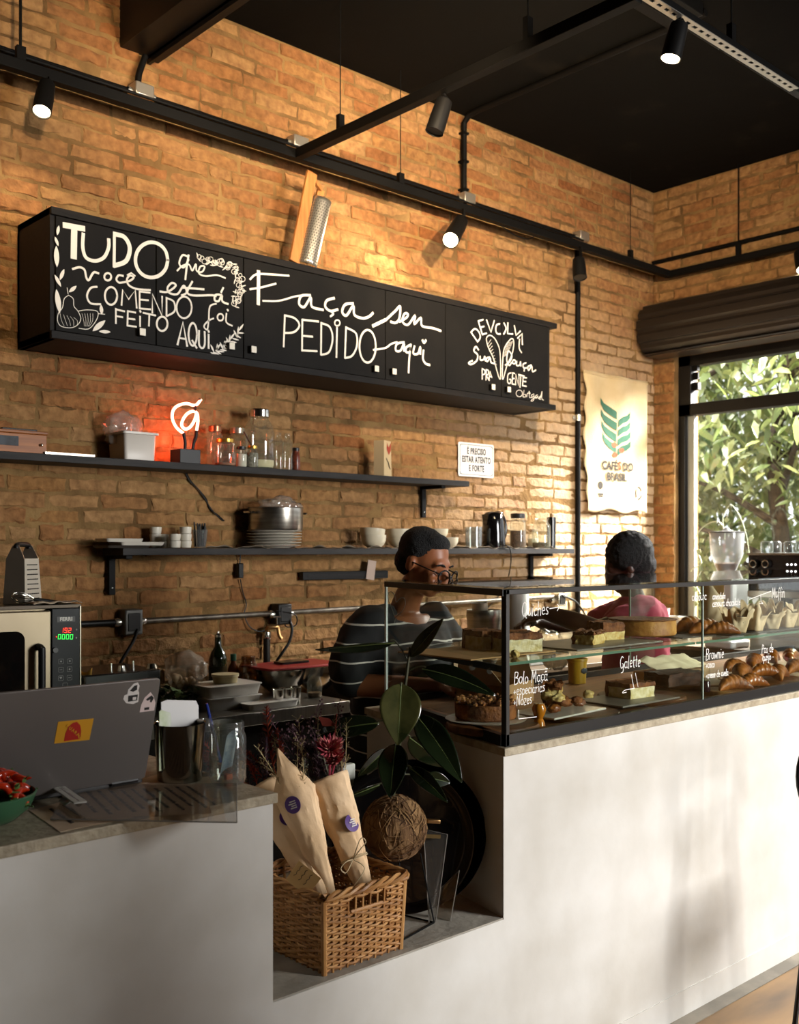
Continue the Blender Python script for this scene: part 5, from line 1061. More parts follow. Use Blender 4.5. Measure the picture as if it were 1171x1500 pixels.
    x0 = oy(410, 1045, 3.36).x; t = thing('steel_pan', 'shallow rectangular steel pan at the front edge of the worktop', 'pan', (x0 - .02, 3.4, z)); o = rrect(.24, .08, .015, 3); c = MB(); c.loft([[(a * .94, b * .9, 0) for a, b in o], [(a, b, .022) for a, b in o], [(a * 1.03, b * 1.06, .022) for a, b in o], [(a * 1.03, b * 1.06, .025) for a, b in o]]); c.build('pan', SB, t, smooth=30)
    x = oy(460, 1010, 3.45).x; jar('glass_jar', 'small clear jar beside the steel pan on the worktop', 'jar', 450, 472, 985, 3.5, z, SQUAT, fill=(M('honey_dregs'), .2))
on_worktop()
# ---------------------------------------------------------------- on the left counter
def left_counter():
    z = CT
    # laptop seen from behind its lid
    br = oz(211, 1140, z + .012); x1, y0 = br.x, br.y; x0 = x1 - .365
    t = thing('laptop', 'open grey laptop with three stickers on its lid, back to the room', 'laptop', ((x0 + x1) / 2, y0, z)); w = (x1 - x0) / 2
    LG = M('laptop_grey', '#6a6460', .45, metal=.4)
    c = MB(); c.prism([(a, b + .125) for a, b in rrect(2 * w, .25, .01)], .003, .016); c.build('base', M('laptop_base', '#2c2a29', .5), t, bevel=.002)
    tilt = math.atan2(.07, .232); lid = Matrix(((1, 0, 0, 0), (0, math.cos(tilt), -math.sin(tilt), 0), (0, math.sin(tilt), math.cos(tilt), .014), (0, 0, 0, 1)))
    H_ = .243; c = MB(lid); c.prism([(a, b) for a, b in rrect(2 * w, H_, .01)], 0, .006, RX(PI / 2) @ T(0, H_ / 2, 0)); ld = c.build('lid', LG, t, bevel=.0015)
    c = MB(lid); c.box(-w + .008, w - .008, .0004, .0012, .012, H_ - .008); c.build('screen', M('screen_dark', '#0a0a0c', .2), ld)
    c = MB(); c.tube([(w * .55, -.002, .012), (w * .9, -.002, .012)], .006, 8); c.tube([(-w * .9, -.002, .012), (-w * .55, -.002, .012)], .006, 8); c.build('hinge', M('hinge_dark', '#1b1a1a', .4), t)
    # stickers: coordinates on the lid measured in the photo
    def L(px, py):                      # photo point -> (u, v) on the lid plane
        tt, uu = (px - CXP) / F_PX, (HZ - py) / F_PX; dr = Vector((FX + FY * tt, FY - FX * tt, uu)); o = Vector(((x0 + x1) / 2, y0 - .0065 * math.cos(tilt), z + .014)); n = Vector((0, -math.cos(tilt), -math.sin(tilt)))
        k = (o - Vector((0, 0, CAMZ))).dot(n) / dr.dot(n); p = Vector((0, 0, CAMZ)) + dr * k; q = lid.inverted() @ (p - Vector(((x0 + x1) / 2, y0, z))); return q
    Q = lambda a, b: L(a / 3.41, 780 + b / 3.41)
    def face(poly, nm, mat, off, par=ld):
        c = MB(lid); P = [Q(*p) for p in poly]; c.add([(p.x, -.006 - off, p.z) for p in P], [tuple(range(len(P)))]); return c.build(nm, mat, par, smooth=0, solid=.0003, fix=False)
    st = face([(290, 945), (468, 928), (446, 1035), (270, 1054)], 'yellow_sticker', M('sticker_yellow', '#c28a1c', .5), .0006); st['label'] = 'yellow sticker with a red bell shape'
    face([(318, 1042), (325, 1005), (340, 970), (362, 950), (384, 945), (400, 962), (405, 990), (400, 1030)], 'red_bell', M('sticker_red', '#a02016', .5), .0011, st)
    c = MB(lid)
    for ch, a, b in (('K', 336, 966), ('U', 350, 978), ('A', 364, 988), ('R', 376, 998), ('A', 388, 1008), ('U', 396, 1020)): p = Q(a, b); text_mb(c, ch, .009, T(p.x, -.0076, p.z) @ RX(PI / 2) @ RZ(-.5), bold=.0003)
    c.build('sticker_lettering', M('sticker_yellow'), st, smooth=0, fix=False)
    WS = M('sticker_white', '#cfc9c4', .5); BS = M('sticker_black', '#1b1a1a', .5)
    s2 = face([(640, 785), (668, 755), (688, 748), (697, 765), (690, 790), (695, 800), (690, 845), (665, 856), (630, 852), (615, 832), (622, 812), (636, 808)], 'white_sticker', WS, .0006); s2['label'] = 'white sticker of a black figure in a box'
    face([(640, 815), (688, 808), (684, 838), (638, 845)], 'black_drawing', BS, .001, s2); face([(648, 790), (670, 765), (686, 760), (684, 785), (664, 795)], 'black_drawing', BS, .001, s2); face([(662, 822), (680, 820), (678, 834), (662, 836)], 'white_patch', WS, .0014, s2)
    s3 = face([(697, 898), (705, 860), (722, 825), (752, 797), (768, 820), (776, 850), (770, 888)], 'pale_sticker', M('sticker_pink', '#d0bcb8', .5), .0006); s3['label'] = 'pale arched sticker with a black tree'
    face([(742, 822), (758, 812), (768, 826), (756, 848), (748, 846), (750, 832), (736, 840), (728, 834)], 'black_drawing', BS, .001, s3); face([(720, 874), (745, 871), (744, 884), (720, 887)], 'black_drawing', BS, .001, s3)
    # chilli bowl
    bx = oz(-24, 1205, z); cx, cy = bx.x, bx.y; R0 = .098; hb = oy(54, 1149, cy + .03).z - z + .004
    t = thing('chilli_bowl', 'green bowl heaped with red chillies at the left end of the counter', 'bowl', (cx, cy, z)); GRB = M('green_enamel', '#3a6647', .35, coat=.3)
    c = MB(); c.lathe([(0, 0), (R0 * .5, 0), (R0 * .62, .006), (R0 * .88, hb * .5), (R0, hb), (R0 * .97, hb + .002), (R0 * .84, hb * .5), (0, .01)], 44); c.build('bowl', GRB, t)
    r = random.Random(12); RC = M('chilli_red', '#8d150d', .2, island=['#6e0d08', '#a81a0e', '#b53312'], coat=.4); GS = M('chilli_stem', '#4d6a2c', .6)
    protos = []
    for v in range(3):
        c = MB(); pts = spline([(-.03, 0, 0), (-.012, .004, .003 + .003 * v), (.01, .003, .002), (.028, -.006 + .004 * v, -.004)], 5); c.tube(pts, [.0085, .0098, .0085, .0055, .0015], 10); o = c.build('chilli_pepper', RC, None); tag(o, 'small red chilli pepper in the green bowl', 'chilli', 'chillies in the green bowl')
        c = MB(); c.tube(spline([(-.03, 0, 0), (-.038, .001, .002), (-.052, .004, .008)], 3), [.003, .0018, .0018], 6); c.lathe([(.0085, 0), (.004, .004), (0, .005)], 8, mtx=T(-.03, 0, 0) @ RY(-PI / 2)); c.build('stem', GS, o); protos.append(o)
    for k in range(64):
        o = protos[k] if k < 3 else dup(protos[k % 3], (0, 0, 0)); a = r.uniform(0, 6.28); q = R0 * .78 * math.sqrt(r.random()); hh = hb + .034 - .034 * (q / (R0 * .8)) ** 2 + r.uniform(-.018, .012)
        o.location = (cx + q * math.cos(a), cy + q * math.sin(a), z + hh); o.rotation_euler = (r.uniform(-.5, .5), r.uniform(-.5, .5), r.uniform(0, 6.28)); o.scale = (.8, .8, .8)
    # steel bucket of menus
    b = oz(263, 1142, z); y = b.y; x, rad, hh = dims(226, 301, 1058, y, z)
    t = thing('steel_bucket', 'polished steel bucket holding folded white menus', 'bucket', (x, y, z)); c = MB(); c.lathe([(0, 0), (rad * .84, 0), (rad * .86, .004), (rad, hh - .003), (rad * 1.02, hh), (rad * .97, hh - .002), (rad * .83, .006), (0, .006)], 40); c.build('bucket', M('dark_chrome', '#8d877e', .13, metal=1), t)
    mtx = T(-x, -y, -z)
    for k, (l, r_, tp, yy, mat, lab) in enumerate(((236, 292, 1026, y + .015, M('menu_white', '#d8d6d4', .7), 'tall white folded menu standing in the steel bucket'), (233, 252, 1040, y - .012, M('menu_green', '#aebf86', .7, col2='#d9dcd0', vscale=22), 'printed green and white leaflet in the steel bucket'))):
        A, B = oy(l, 1080, yy), oy(r_, 1080, yy); zt = oy(l, tp, yy).z; o = thing('menu_sheet', lab, 'menu', (A.x, yy, z + .03)); Lw = B.x - A.x
        c = MB(); c.add([(0, 0, 0), (Lw, .004, 0), (Lw, .004, zt - z - .045 - .008), (Lw * .93, .004, zt - z - .04), (Lw * .15, 0, zt - z - .03), (0, 0, zt - z - .034)], [(0, 1, 2, 3, 4, 5)]); c.build('sheet', mat, o, smooth=0, solid=.002)
    p = oy(308, 1040, y + .03); o = thing('blue_pen', 'blue pen leaning out behind the steel bucket', 'pen', (p.x, y + .04, z)); c = MB(); A = Vector((.035, 0, .015)); B = Vector((p.x - o.location.x - .004, 0, p.z - z + .015)); c.tube([A, A + (B - A) * .6, B], [.004, .0045, .0035], 8); c.build('barrel', M('pen_blue', '#1c2f7a', .3), o)
    # glass flask between bucket and jar
    yb = oz(300, 1138, z).y; jar('glass_flask', 'dark clear glass flask between the steel bucket and the big jar', 'flask', 286, 318, 1052, yb + .02, z, BOT, glass=GLASSD)
    # large clear jar holding a blue note
    b = oz(336, 1149, z); x, rad, h = dims(309, 363, 1056, b.y + .02, z); x -= .004
    t = thing('tip_jar', 'big open glass jar with a blue and white paper inside, at the counter corner', 'jar', (x, b.y + .02, z))
    c = MB(); c.lathe([(0, .004), (rad * .9, 0), (rad, .012), (rad, h * .74), (rad * .93, h * .8), (rad * .86, h * .83), (rad * .9, h * .86), (rad * .9, h * .9), (rad * .86, h * .92), (rad * .9, h * .95), (rad * .86, h)], 36); c.build('glass_body', GLASSD, t, smooth=60)
    c = MB(); c.lathe([(0, .010), (rad * .84, .008), (rad * .92, .02), (rad * .92, h * .72), (rad * .78, h * .84), (rad * .78, h)], 30); c.build('inner_wall', GLASS, t, smooth=60)
    c = MB(); c.grid(lambda u, v: Vector((-.012 + .042 * u - .018 * (1 - v), -.012 + .02 * math.sin(u * 2.5), .035 + .085 * v - .02 * (1 - u))), 8, 8); o = c.build('banknote', M('note_blue', '#6d8197', .6, col2='#aeb7bd', vscale=40), None, solid=.0006); o.location = t.location; tag(o, 'blue and white banknote folded in the big glass jar', 'banknote', None)
    c = MB(); c.prism(rrect(.018, .012, .003), 0, .012); o = c.build('orange_scrap', M('orange_paper', '#a84a17', .7), None); o.location = (x - .004, b.y + .012, z + .009); tag(o, 'small orange scrap in the bottom of the big glass jar', 'scrap')
    # kraft menus and the clear clipboard
    KR = M('kraft_menu', '#cfb699', .8, col2='#bda285', vscale=6); INK = M('ink')
    def sheet(corners, zz, label, lines, mat=KR, name='paper_menu', th=.0006, ink=True):
        P = [oz(a, b, zz) for a, b in corners]; o = thing(name, label, 'menu', P[0]); c = MB(T(*(-P[0]))); up = Vector((0, 0, th)); c.add([p for p in P] + [p + up for p in P], [(3, 2, 1, 0), (4, 5, 6, 7), (0, 1, 5, 4), (1, 2, 6, 5), (2, 3, 7, 6), (3, 0, 4, 7)]); c.build('sheet', mat, o, smooth=0)
        if ink:
            rr = random.Random(len(label)); ux, uy = P[1] - P[0], P[3] - P[0]
            for (v, u0, u1, hgt) in lines:
                u = u0; c = MB(T(*(-P[0])))
                while u < u1:
                    s = rr.uniform(.012, .03); pts = [P[0] + ux * (u + s * k / 4) + uy * (v + hgt * (k % 2) * rr.uniform(.5, 1)) + up for k in range(5)]; c.ribbon(pts, .0008, (0, 0, 1), .0002); u += s * 1.15 + (.012 if rr.random() < .25 else 0)
                c.build('handwriting_line', INK, o, smooth=0)
        return o, P
    sheet([(43, 1188), (88, 1219), (318, 1172), (236, 1133)], z + .0006, 'kraft paper menu lying underneath on the left counter', [(.1 + .09 * k, .15, .85, .028) for k in range(6)])
    sheet([(84, 1160), (120, 1199), (310, 1192), (300, 1148)], z + .0016, 'handwritten kraft menu under the clear clipboard', [(.1 + .075 * k, .08, .82 + .1 * (k % 2), .03) for k in range(11)])
    CL = MG('acrylic', '#ece8e4', refl=1.3, body=.04, bodycol='#a89f96', maxfres=.55)
    zz = z + .004; P = [oz(a, b, zz) for a, b in ((74, 1201), (347, 1206), (347, 1149), (106, 1149))]; o = thing('clear_clipboard', 'clear acrylic clipboard jutting over the counter edge', 'clipboard', P[0]); c = MB(T(*(-P[0])))
    up = Vector((0, 0, .003)); c.add(P + [p + up for p in P], [(3, 2, 1, 0), (4, 5, 6, 7), (0, 1, 5, 4), (1, 2, 6, 5), (2, 3, 7, 6), (3, 0, 4, 7)]); c.build('acrylic_board', CL, o, smooth=0)
    c = MB(T(*(-P[0])));
    for a, b in ((0, 1), (1, 2)): c.tube([P[a] + up * .5, P[b] + up * .5], .0013, 5)
    c.build('board_edge', M('acrylic_edge', '#8d8780', .2), o)
    ca, cb_ = oz(84, 1152, zz + .02), oz(118, 1176, zz + .02); m2 = T(*(-P[0])); CLM = M('clip_chrome', '#cfccc2', .35, metal=.3)
    d = (cb_ - ca); d.normalize(); n = Vector((-d.y, d.x, 0)); mid = (ca + cb_) / 2
    c = MB(m2); c.bar(ca, cb_, .026, .003); cp = c.build('clip', CLM, o, bevel=.001)
    c = MB(m2); c.tube([ca + d * .02 + Vector((0, 0, -.004)), cb_ - d * .01 + Vector((0, 0, -.004))], .006, 10); c.build('clip_spring', STEELP, cp)
    c = MB(m2); q = [mid + n * .01 + Vector((0, 0, .0)), mid - n * .004 + Vector((0, 0, -.012)), mid - n * .014 + Vector((0, 0, -.016))]; c.loft([[p - d * .022, p + d * .022] for p in q], caps=False, closed=False); c.build('clip_jaw', CLM, cp, solid=.002)
    c = MB(m2); c.tube(spline([ca - d * .01 - n * .01 + Vector((0, 0, -.008)), ca - d * .035 - n * .004 + Vector((0, 0, -.012)), ca - d * .03 + n * .016 + Vector((0, 0, -.01)), ca + n * .012 + Vector((0, 0, -.008))], 5), .002, 6); c.build('clip_wire', STEELP, cp)
left_counter()
# ---------------------------------------------------------------- in the niche
def basket():
    z = NF; X0, X1, Y0, Y1, H = 1.478, 1.715, 1.872, 2.13, .178
    t = thing('wicker_basket', 'brown rectangular wicker basket holding the wrapped dried bouquets', 'basket', ((X0 + X1) / 2, (Y0 + Y1) / 2, z)); w, d = (X1 - X0) / 2, (Y1 - Y0) / 2
    WK = M('wicker', '#93622f', .5, island=['#6e431f', '#a87440', '#cfa066'], col2='#b98a52', vscale=14)
    def per(s):                                            # point on the perimeter, s in metres from the front left corner
        L = [2 * w, 2 * d, 2 * w, 2 * d]; s %= sum(L)
        if s < L[0]: return Vector((-w + s, -d, 0)), Vector((0, -1, 0)), 0, s / L[0]
        s -= L[0]
        if s < L[1]: return Vector((w, -d + s, 0)), Vector((1, 0, 0)), 1, s / L[1]
        s -= L[1]
        if s < L[2]: return Vector((w - s, d, 0)), Vector((0, 1, 0)), 2, s / L[2]
        s -= L[2]; return Vector((-w, d - s, 0)), Vector((-1, 0, 0)), 3, s / L[3]
    P = 4 * (w + d); ns = 46; st = P / ns; r = random.Random(3); rows = 25
    hole = lambda side, u, k: side in (0, 2) and .30 < u < .74 and rows - 6 <= k <= rows - 3
    fl = lambda z_: 1 + .06 * z_ / H
    c = MB()
    for k in range(rows):
        zz = .008 + (H - .018) * k / (rows - 1); run = []
        def flush():
            if len(run) > 1: c.tube([q for q in run], .0036, 5)
            run.clear()
        for i in range(2 * ns + 1):
            s = i * st / 2; p, n, side, u = per(s)
            off = .0042 * math.cos(PI * (i / 2 + k)); q = p * fl(zz) + n * off + Vector((0, 0, zz + .0012 * math.sin(s * 60 + k * 2)))
            if hole(side, u, k): flush(); continue
            run.append(q)
        flush()
    c.build('woven_sides', WK, t)
    c = MB()
    for i in range(ns):
        p, n, side, u = per(i * st + .004); c.tube([p, p * fl(H) + Vector((0, 0, H))], .0034, 6)
    for sx, sy in ((-1, -1), (1, -1), (1, 1), (-1, 1)): c.tube([(sx * w, sy * d, 0), (sx * w * fl(H), sy * d * fl(H), H)], .007, 8)
    o = c.build('stakes', WK, t)
    c = MB()
    for ph in (0, 1, 2):
        pts = []
        for i in range(140):
            s = P * i / 140; p, n, side, u = per(s); a = i * .42 + ph * 2.094; pts.append(p * (fl(H) + .01) + n * (.006 + .0065 * math.cos(a)) + Vector((0, 0, H + .004 + .0065 * math.sin(a))))
        c.tube(pts, .0052, 6, closed=True)
    c.build('braided_rim', WK, t)
    c = MB()
    for pts in (((-w * .38, -d - .006, H - .048), (w * .46, -d - .006, H - .048)),):
        c.tube([Vector(p) for p in pts], .0045, 6)
    c.build('handle_edge', WK, t)
    c = MB(); c.box(-w, w, -d, d, .001, .008); c.build('bottom', M('wicker_dark', '#5d3d20', .7), t)
basket()

KRAFT = M('kraft_paper', '#e6c69e', .75, col2='#d2ad80', vscale=7, bump=.25, bscale=26)
PURP = M('purple_sticker', '#4c2575', .5); TWINE = M('twine', '#c9b48e', .9)
def bouquet(label, base, top, r0, r1, tip, stick, seed, flat=.62, over=0., back=0.):
    """kraft paper cone from base to top; tip = how far its point rises above the mouth"""
    base, top = Vector(base), Vector(top); t = thing('dried_bouquet', label, 'bouquet', base, 'kraft wrapped bouquets in the basket')
    ax = (top - base); L = ax.length; ax.normalize(); f = Vector((-FX, -FY, 0)); sd = f.cross(ax).normalized(); f = ax.cross(sd).normalized()
    if f.dot(Vector((-FX, -FY, 0))) < 0: f = -f
    rn = Vector((seed, 2, 1))
    def P(u, v):
        a = 2 * PI * u; vv = v * (L + tip * max(0, math.cos(a)) ** 1.3) / L; r = r0 + (r1 - r0) * min(vv, 1.05) ** .9
        cr = 1 + .14 * noise.noise(Vector((math.cos(a) * 1.8, math.sin(a) * 1.8, vv * 4)) + rn) - .13 * abs(noise.noise(Vector((math.cos(a) * 2.6, math.sin(a) * 2.6, vv * 6)) + rn * 2)) + .05 * noise.noise(Vector((math.cos(a) * 6, math.sin(a) * 6, vv * 12)) + rn)
        w = max(0, (vv - 1)) / max(tip / L, .01); sq = 1 - .78 * min(1, w)
        return ax * (vv * L) + sd * (math.sin(a) * r * cr * sq) + f * (math.cos(a) * r * flat * cr)
    c = MB(); c.grid(P, 44, 40, wrap=True); c.build('paper_wrap', KRAFT, t, solid=.0008, smooth=28)
    c = MB(); c.grid(lambda u, v: P(u, .06) * 1.0 * (1 - v) + v * (P(u, .06).project(ax)), 24, 1, wrap=True); c.build('paper_end', KRAFT, t)
    if stick:
        v, off, rs = stick; aa = off; ctr = P(aa, v); n = (P(aa, v) - P(aa, v).project(ax)).normalized(); tt = ax; bb = n.cross(tt)
        c = MB(); pts = []
        for k in range(25):
            a = 2 * PI * k / 24; 
            pts.append(ctr + n * .0022 + (bb * math.cos(a) + tt * math.sin(a)) * rs)
        cen = ctr + n * .004; c.add(pts[:-1] + [cen], [(k, (k + 1) % 24, 24) for k in range(24)]); s = c.build('round_sticker', PURP, t, smooth=0, fix=False, solid=.0005); s['label'] = 'round purple sticker'
        c = MB(); rr = random.Random(seed)
        for k, (y, x0, x1) in enumerate(((.38, -.5, .2), (.12, -.5, .45), (-.12, -.5, .1), (-.36, -.5, .3))):
            c.ribbon([cen + n * .0008 + bb * (rs * x0 * .9) + tt * (rs * y), cen + n * .0008 + bb * (rs * x1 * .9) + tt * (rs * y)], rs * .13, n)
        c.build('sticker_lettering', M('sticker_white'), s, smooth=0)
    return t, ax, sd, f, P, L
def flowers(t, ax, sd, f, L, spread, n, kinds, seed, wide=.05):
    r = random.Random(seed); G = M('dry_stem', '#6a5a3c', .9)
    for k in range(n):
        kind = kinds[k % len(kinds)]; o0 = sd * r.uniform(-wide, wide) * .5 + f * r.uniform(-.02, .02); d = (ax + sd * r.uniform(-spread, spread) + f * r.uniform(-.12, .12)).normalized(); h = kind[1] * r.uniform(.8, 1.15)
        st = ax * (L * .92) + o0; en = st + d * h; bow = sd * r.uniform(-.012, .012); mid = (st + en) / 2 + bow
        if kind[0] == 'plume':                           # dense reddish seed head
            c = MB(); pts = spline([st, mid, en], 8)
            for i, p in enumerate(pts):
                q = i / len(pts)
                if q < .25: continue
                rad = kind[3] * math.sin(PI * min(1, (q - .2) / .8 * .9 + .08)) ** .6
                for j in range(15):
                    a = r.uniform(0, 6.28); dd = (sd * math.cos(a) + f * math.sin(a)); b0 = p; b1 = p + dd * rad + d * rad * .9; w = sd.cross(dd + ax * .3).normalized() * .0026; c.add([b0 - w, b0 + w, b1], [(0, 1, 2)])
            c.tube(pts, .0018, 5); c.build('seed_plume', kind[2], t, smooth=0, fix=False)
        elif kind[0] == 'sprig':                         # thin branching sprig with tiny buds
            c = MB(); pts = spline([st, mid, en], 6); c.tube(pts, .001, 4)
            for i in range(3, len(pts)):
                for j in range(3):
                    a = r.uniform(0, 6.28); q = pts[i] + (sd * math.cos(a) + f * math.sin(a)) * kind[3] * r.uniform(.4, 1) + d * kind[3] * r.uniform(.2, 1); c.tube([pts[i], q], .0005, 3); c.ball(q, kind[4], 5, 4)
            c.build('sprig', kind[2], t)
        elif kind[0] == 'protea':
            c = MB(); cen = en
            for ring in range(5):
                m = 9 + ring * 2
                for j in range(m):
                    a = 6.283 * j / m + ring * .3; e = .25 + ring * .27; dd = (sd * math.cos(a) + f * math.sin(a)) * math.sin(e) + d * math.cos(e); R_ = kind[3] * (.75 + .1 * ring) * r.uniform(.85, 1.1); tn = d.cross(dd).normalized() * R_ * .22
                    c.add([cen, cen + dd * R_ * .6 + tn, cen + dd * R_ + d * R_ * .12, cen + dd * R_ * .6 - tn], [(0, 1, 2, 3)])
            c.tube([st, cen], .003, 6); c.build('flower_head', kind[2], t, smooth=0, fix=False)
def bouquets():
    RED_ = M('dry_red', '#5e1a10', .9, island=['#6a1d12', '#9a3323', '#b05030']); PUR_ = M('dry_purple', '#2c1a1e', .9, island=['#33202a', '#543540', '#6a5450']); STR_ = M('dry_straw', '#9a8658', .9, island=['#7d6b44', '#a8946a', '#b9a67c'])
    PNK = M('protea_pink', '#a34a4e', .8, island=['#7d1f38', '#b2484e', '#d09a84']); GRY = M('dry_grey', '#6d6a58', .9)
    # left bouquet, half hidden by the counter corner
    t, ax, sd, f, P, L = bouquet('leftmost kraft wrapped dried bouquet, half behind the counter corner, with a paper tag', od(474, 1322, 2.50), od(388, 1150, 2.64), .016, .058, .0, (.66, .93, .021), 3)
    flowers(t, ax, sd, f, L, .6, 24, [('plume', .20, RED_, .018), ('plume', .13, RED_, .012), ('sprig', .11, STR_, .016, .0013), ('plume', .15, PUR_, .013)], 5, .11)
    tg = od(444, 1286, 2.42) - t.location; c = MB(); u = (ax + sd * .35).normalized(); v_ = f.cross(u); c.add([tg - u * .035 - v_ * .028, tg - u * .035 + v_ * .024, tg + u * .03 + v_ * .03, tg + u * .034 - v_ * .022], [(0, 1, 2, 3)]); g = c.build('paper_tag', M('tag_card', '#b58f58', .8), t, smooth=0, solid=.0008, fix=False); g['label'] = 'square kraft tag with handwriting'
    c = MB()
    for k in range(3): c.ribbon(spline([tg + f * .0012 + u * (.018 - k * .016) + v_ * (-.02 + j * .006) + u * (.003 * (j % 2)) for j in range(6)], 3), .0012, f)
    c.build('handwriting', M('ink'), g, smooth=0)
    # middle, pointed
    t, ax, sd, f, P, L = bouquet('middle kraft wrapped bouquet with a tall pointed paper top', od(486, 1318, 2.52), od(432, 1160, 2.56), .012, .052, .115, (.64, .03, .0215), 7)
    c = MB(); 
    for k in range(3): c.tube([sd * (.014 * math.cos(a)) + f * (.012 * math.sin(a)) + ax * (.035 + .004 * k) for a in [j * .5236 for j in range(12)]], .0012, 5, closed=True)
    c.tube(spline([ax * .035 + f * .013, ax * .045 + f * .02 + sd * .03, ax * .06 + f * .015 + sd * .06], 5), .001, 5); c.build('twine', TWINE, t)
    flowers(t, ax, sd, f, L, .5, 4, [('sprig', .16, STR_, .014, .001)], 8, .04)
    # right
    t, ax, sd, f, P, L = bouquet('rightmost kraft wrapped bouquet tied with twine, pink protea on top', od(535, 1302, 2.54), od(478, 1140, 2.62), .02, .058, .0, (.55, .90, .0215), 12)
    flowers(t, ax, sd, f, L, .42, 26, [('sprig', .2, PUR_, .018, .0028), ('sprig', .17, STR_, .016, .0012), ('plume', .12, PUR_, .013), ('sprig', .15, PUR_, .018, .003), ('sprig', .09, GRY, .012, .0018)], 21, .085)
    p = od(484, 1098, 2.55) - t.location; tmp = (p - ax * (L * .92)); c = MB()
    flowers_at(t, p, tmp.normalized(), sd, f, PNK, ax * (L * .92)); flowers_at(t, od(492, 1112, 2.57) - t.location, (tmp.normalized() + sd * .5).normalized(), sd, f, PNK, ax * (L * .92), .024)
    p2 = od(483, 1050, 2.64) - t.location; c = MB(); c.add([p2 + sd * a + Vector((0, 0, b)) for a, b in ((-.02, -.03), (.0, -.005), (.03, .012), (.02, -.015), (.012, -.02))], [(0, 1, 2, 3, 4)]); c.tube([ax * L * .9, p2 - sd * .02], .0012, 5); c.build('dry_leaf', M('dry_leaf_red', '#6e2414', .8), t, smooth=0, solid=.001)
    c = MB(); b0 = ax * (.075); rr = .034
    for k in range(2): c.tube([b0 + ax * (.004 * k) + sd * (rr * math.cos(a)) + f * (rr * .7 * math.sin(a)) for a in [j * .3927 for j in range(16)]], .0014, 5, closed=True)
    k0 = b0 + f * rr * .72
    for s_, dx, dz in ((1, .035, .03), (-1, .03, -.012)): c.tube(spline([k0, k0 + sd * (-s_ * dx * .6) + Vector((0, 0, dz + .012)) + f * .012, k0 + sd * (-s_ * dx) + Vector((0, 0, dz)) + f * .012, k0 + sd * (-s_ * dx * .55) + Vector((0, 0, dz - .014)) + f * .01, k0], 6), .0014, 5)
    c.tube(spline([k0, k0 - sd * .02 + ax * -.03 + f * .006, k0 + sd * .02 - ax * .06 + f * .004], 5), .0013, 5); c.build('twine_bow', TWINE, t)
def flowers_at(t, cen, d, sd, f, mat, st, R0=.032):
    c = MB(); r = random.Random(int(cen.z * 9000)); a1 = d.orthogonal().normalized(); a2 = d.cross(a1)
    for ring in range(6):
        m = 8 + ring * 3
        for j in range(m):
            a = 6.283 * j / m + ring * .3; e = .2 + ring * .26; dd = (a1 * math.cos(a) + a2 * math.sin(a)) * math.sin(e) + d * math.cos(e); R_ = R0 * (.7 + .1 * ring) * r.uniform(.8, 1.15); tn = d.cross(dd).normalized() * R_ * .2
            c.add([cen, cen + dd * R_ * .6 + tn, cen + dd * R_ + d * R_ * .25, cen + dd * R_ * .6 - tn], [(0, 1, 2, 3)])
    c.tube([st, cen], .003, 6); c.build('protea_flower', mat, t, smooth=0, fix=False)
bouquets()

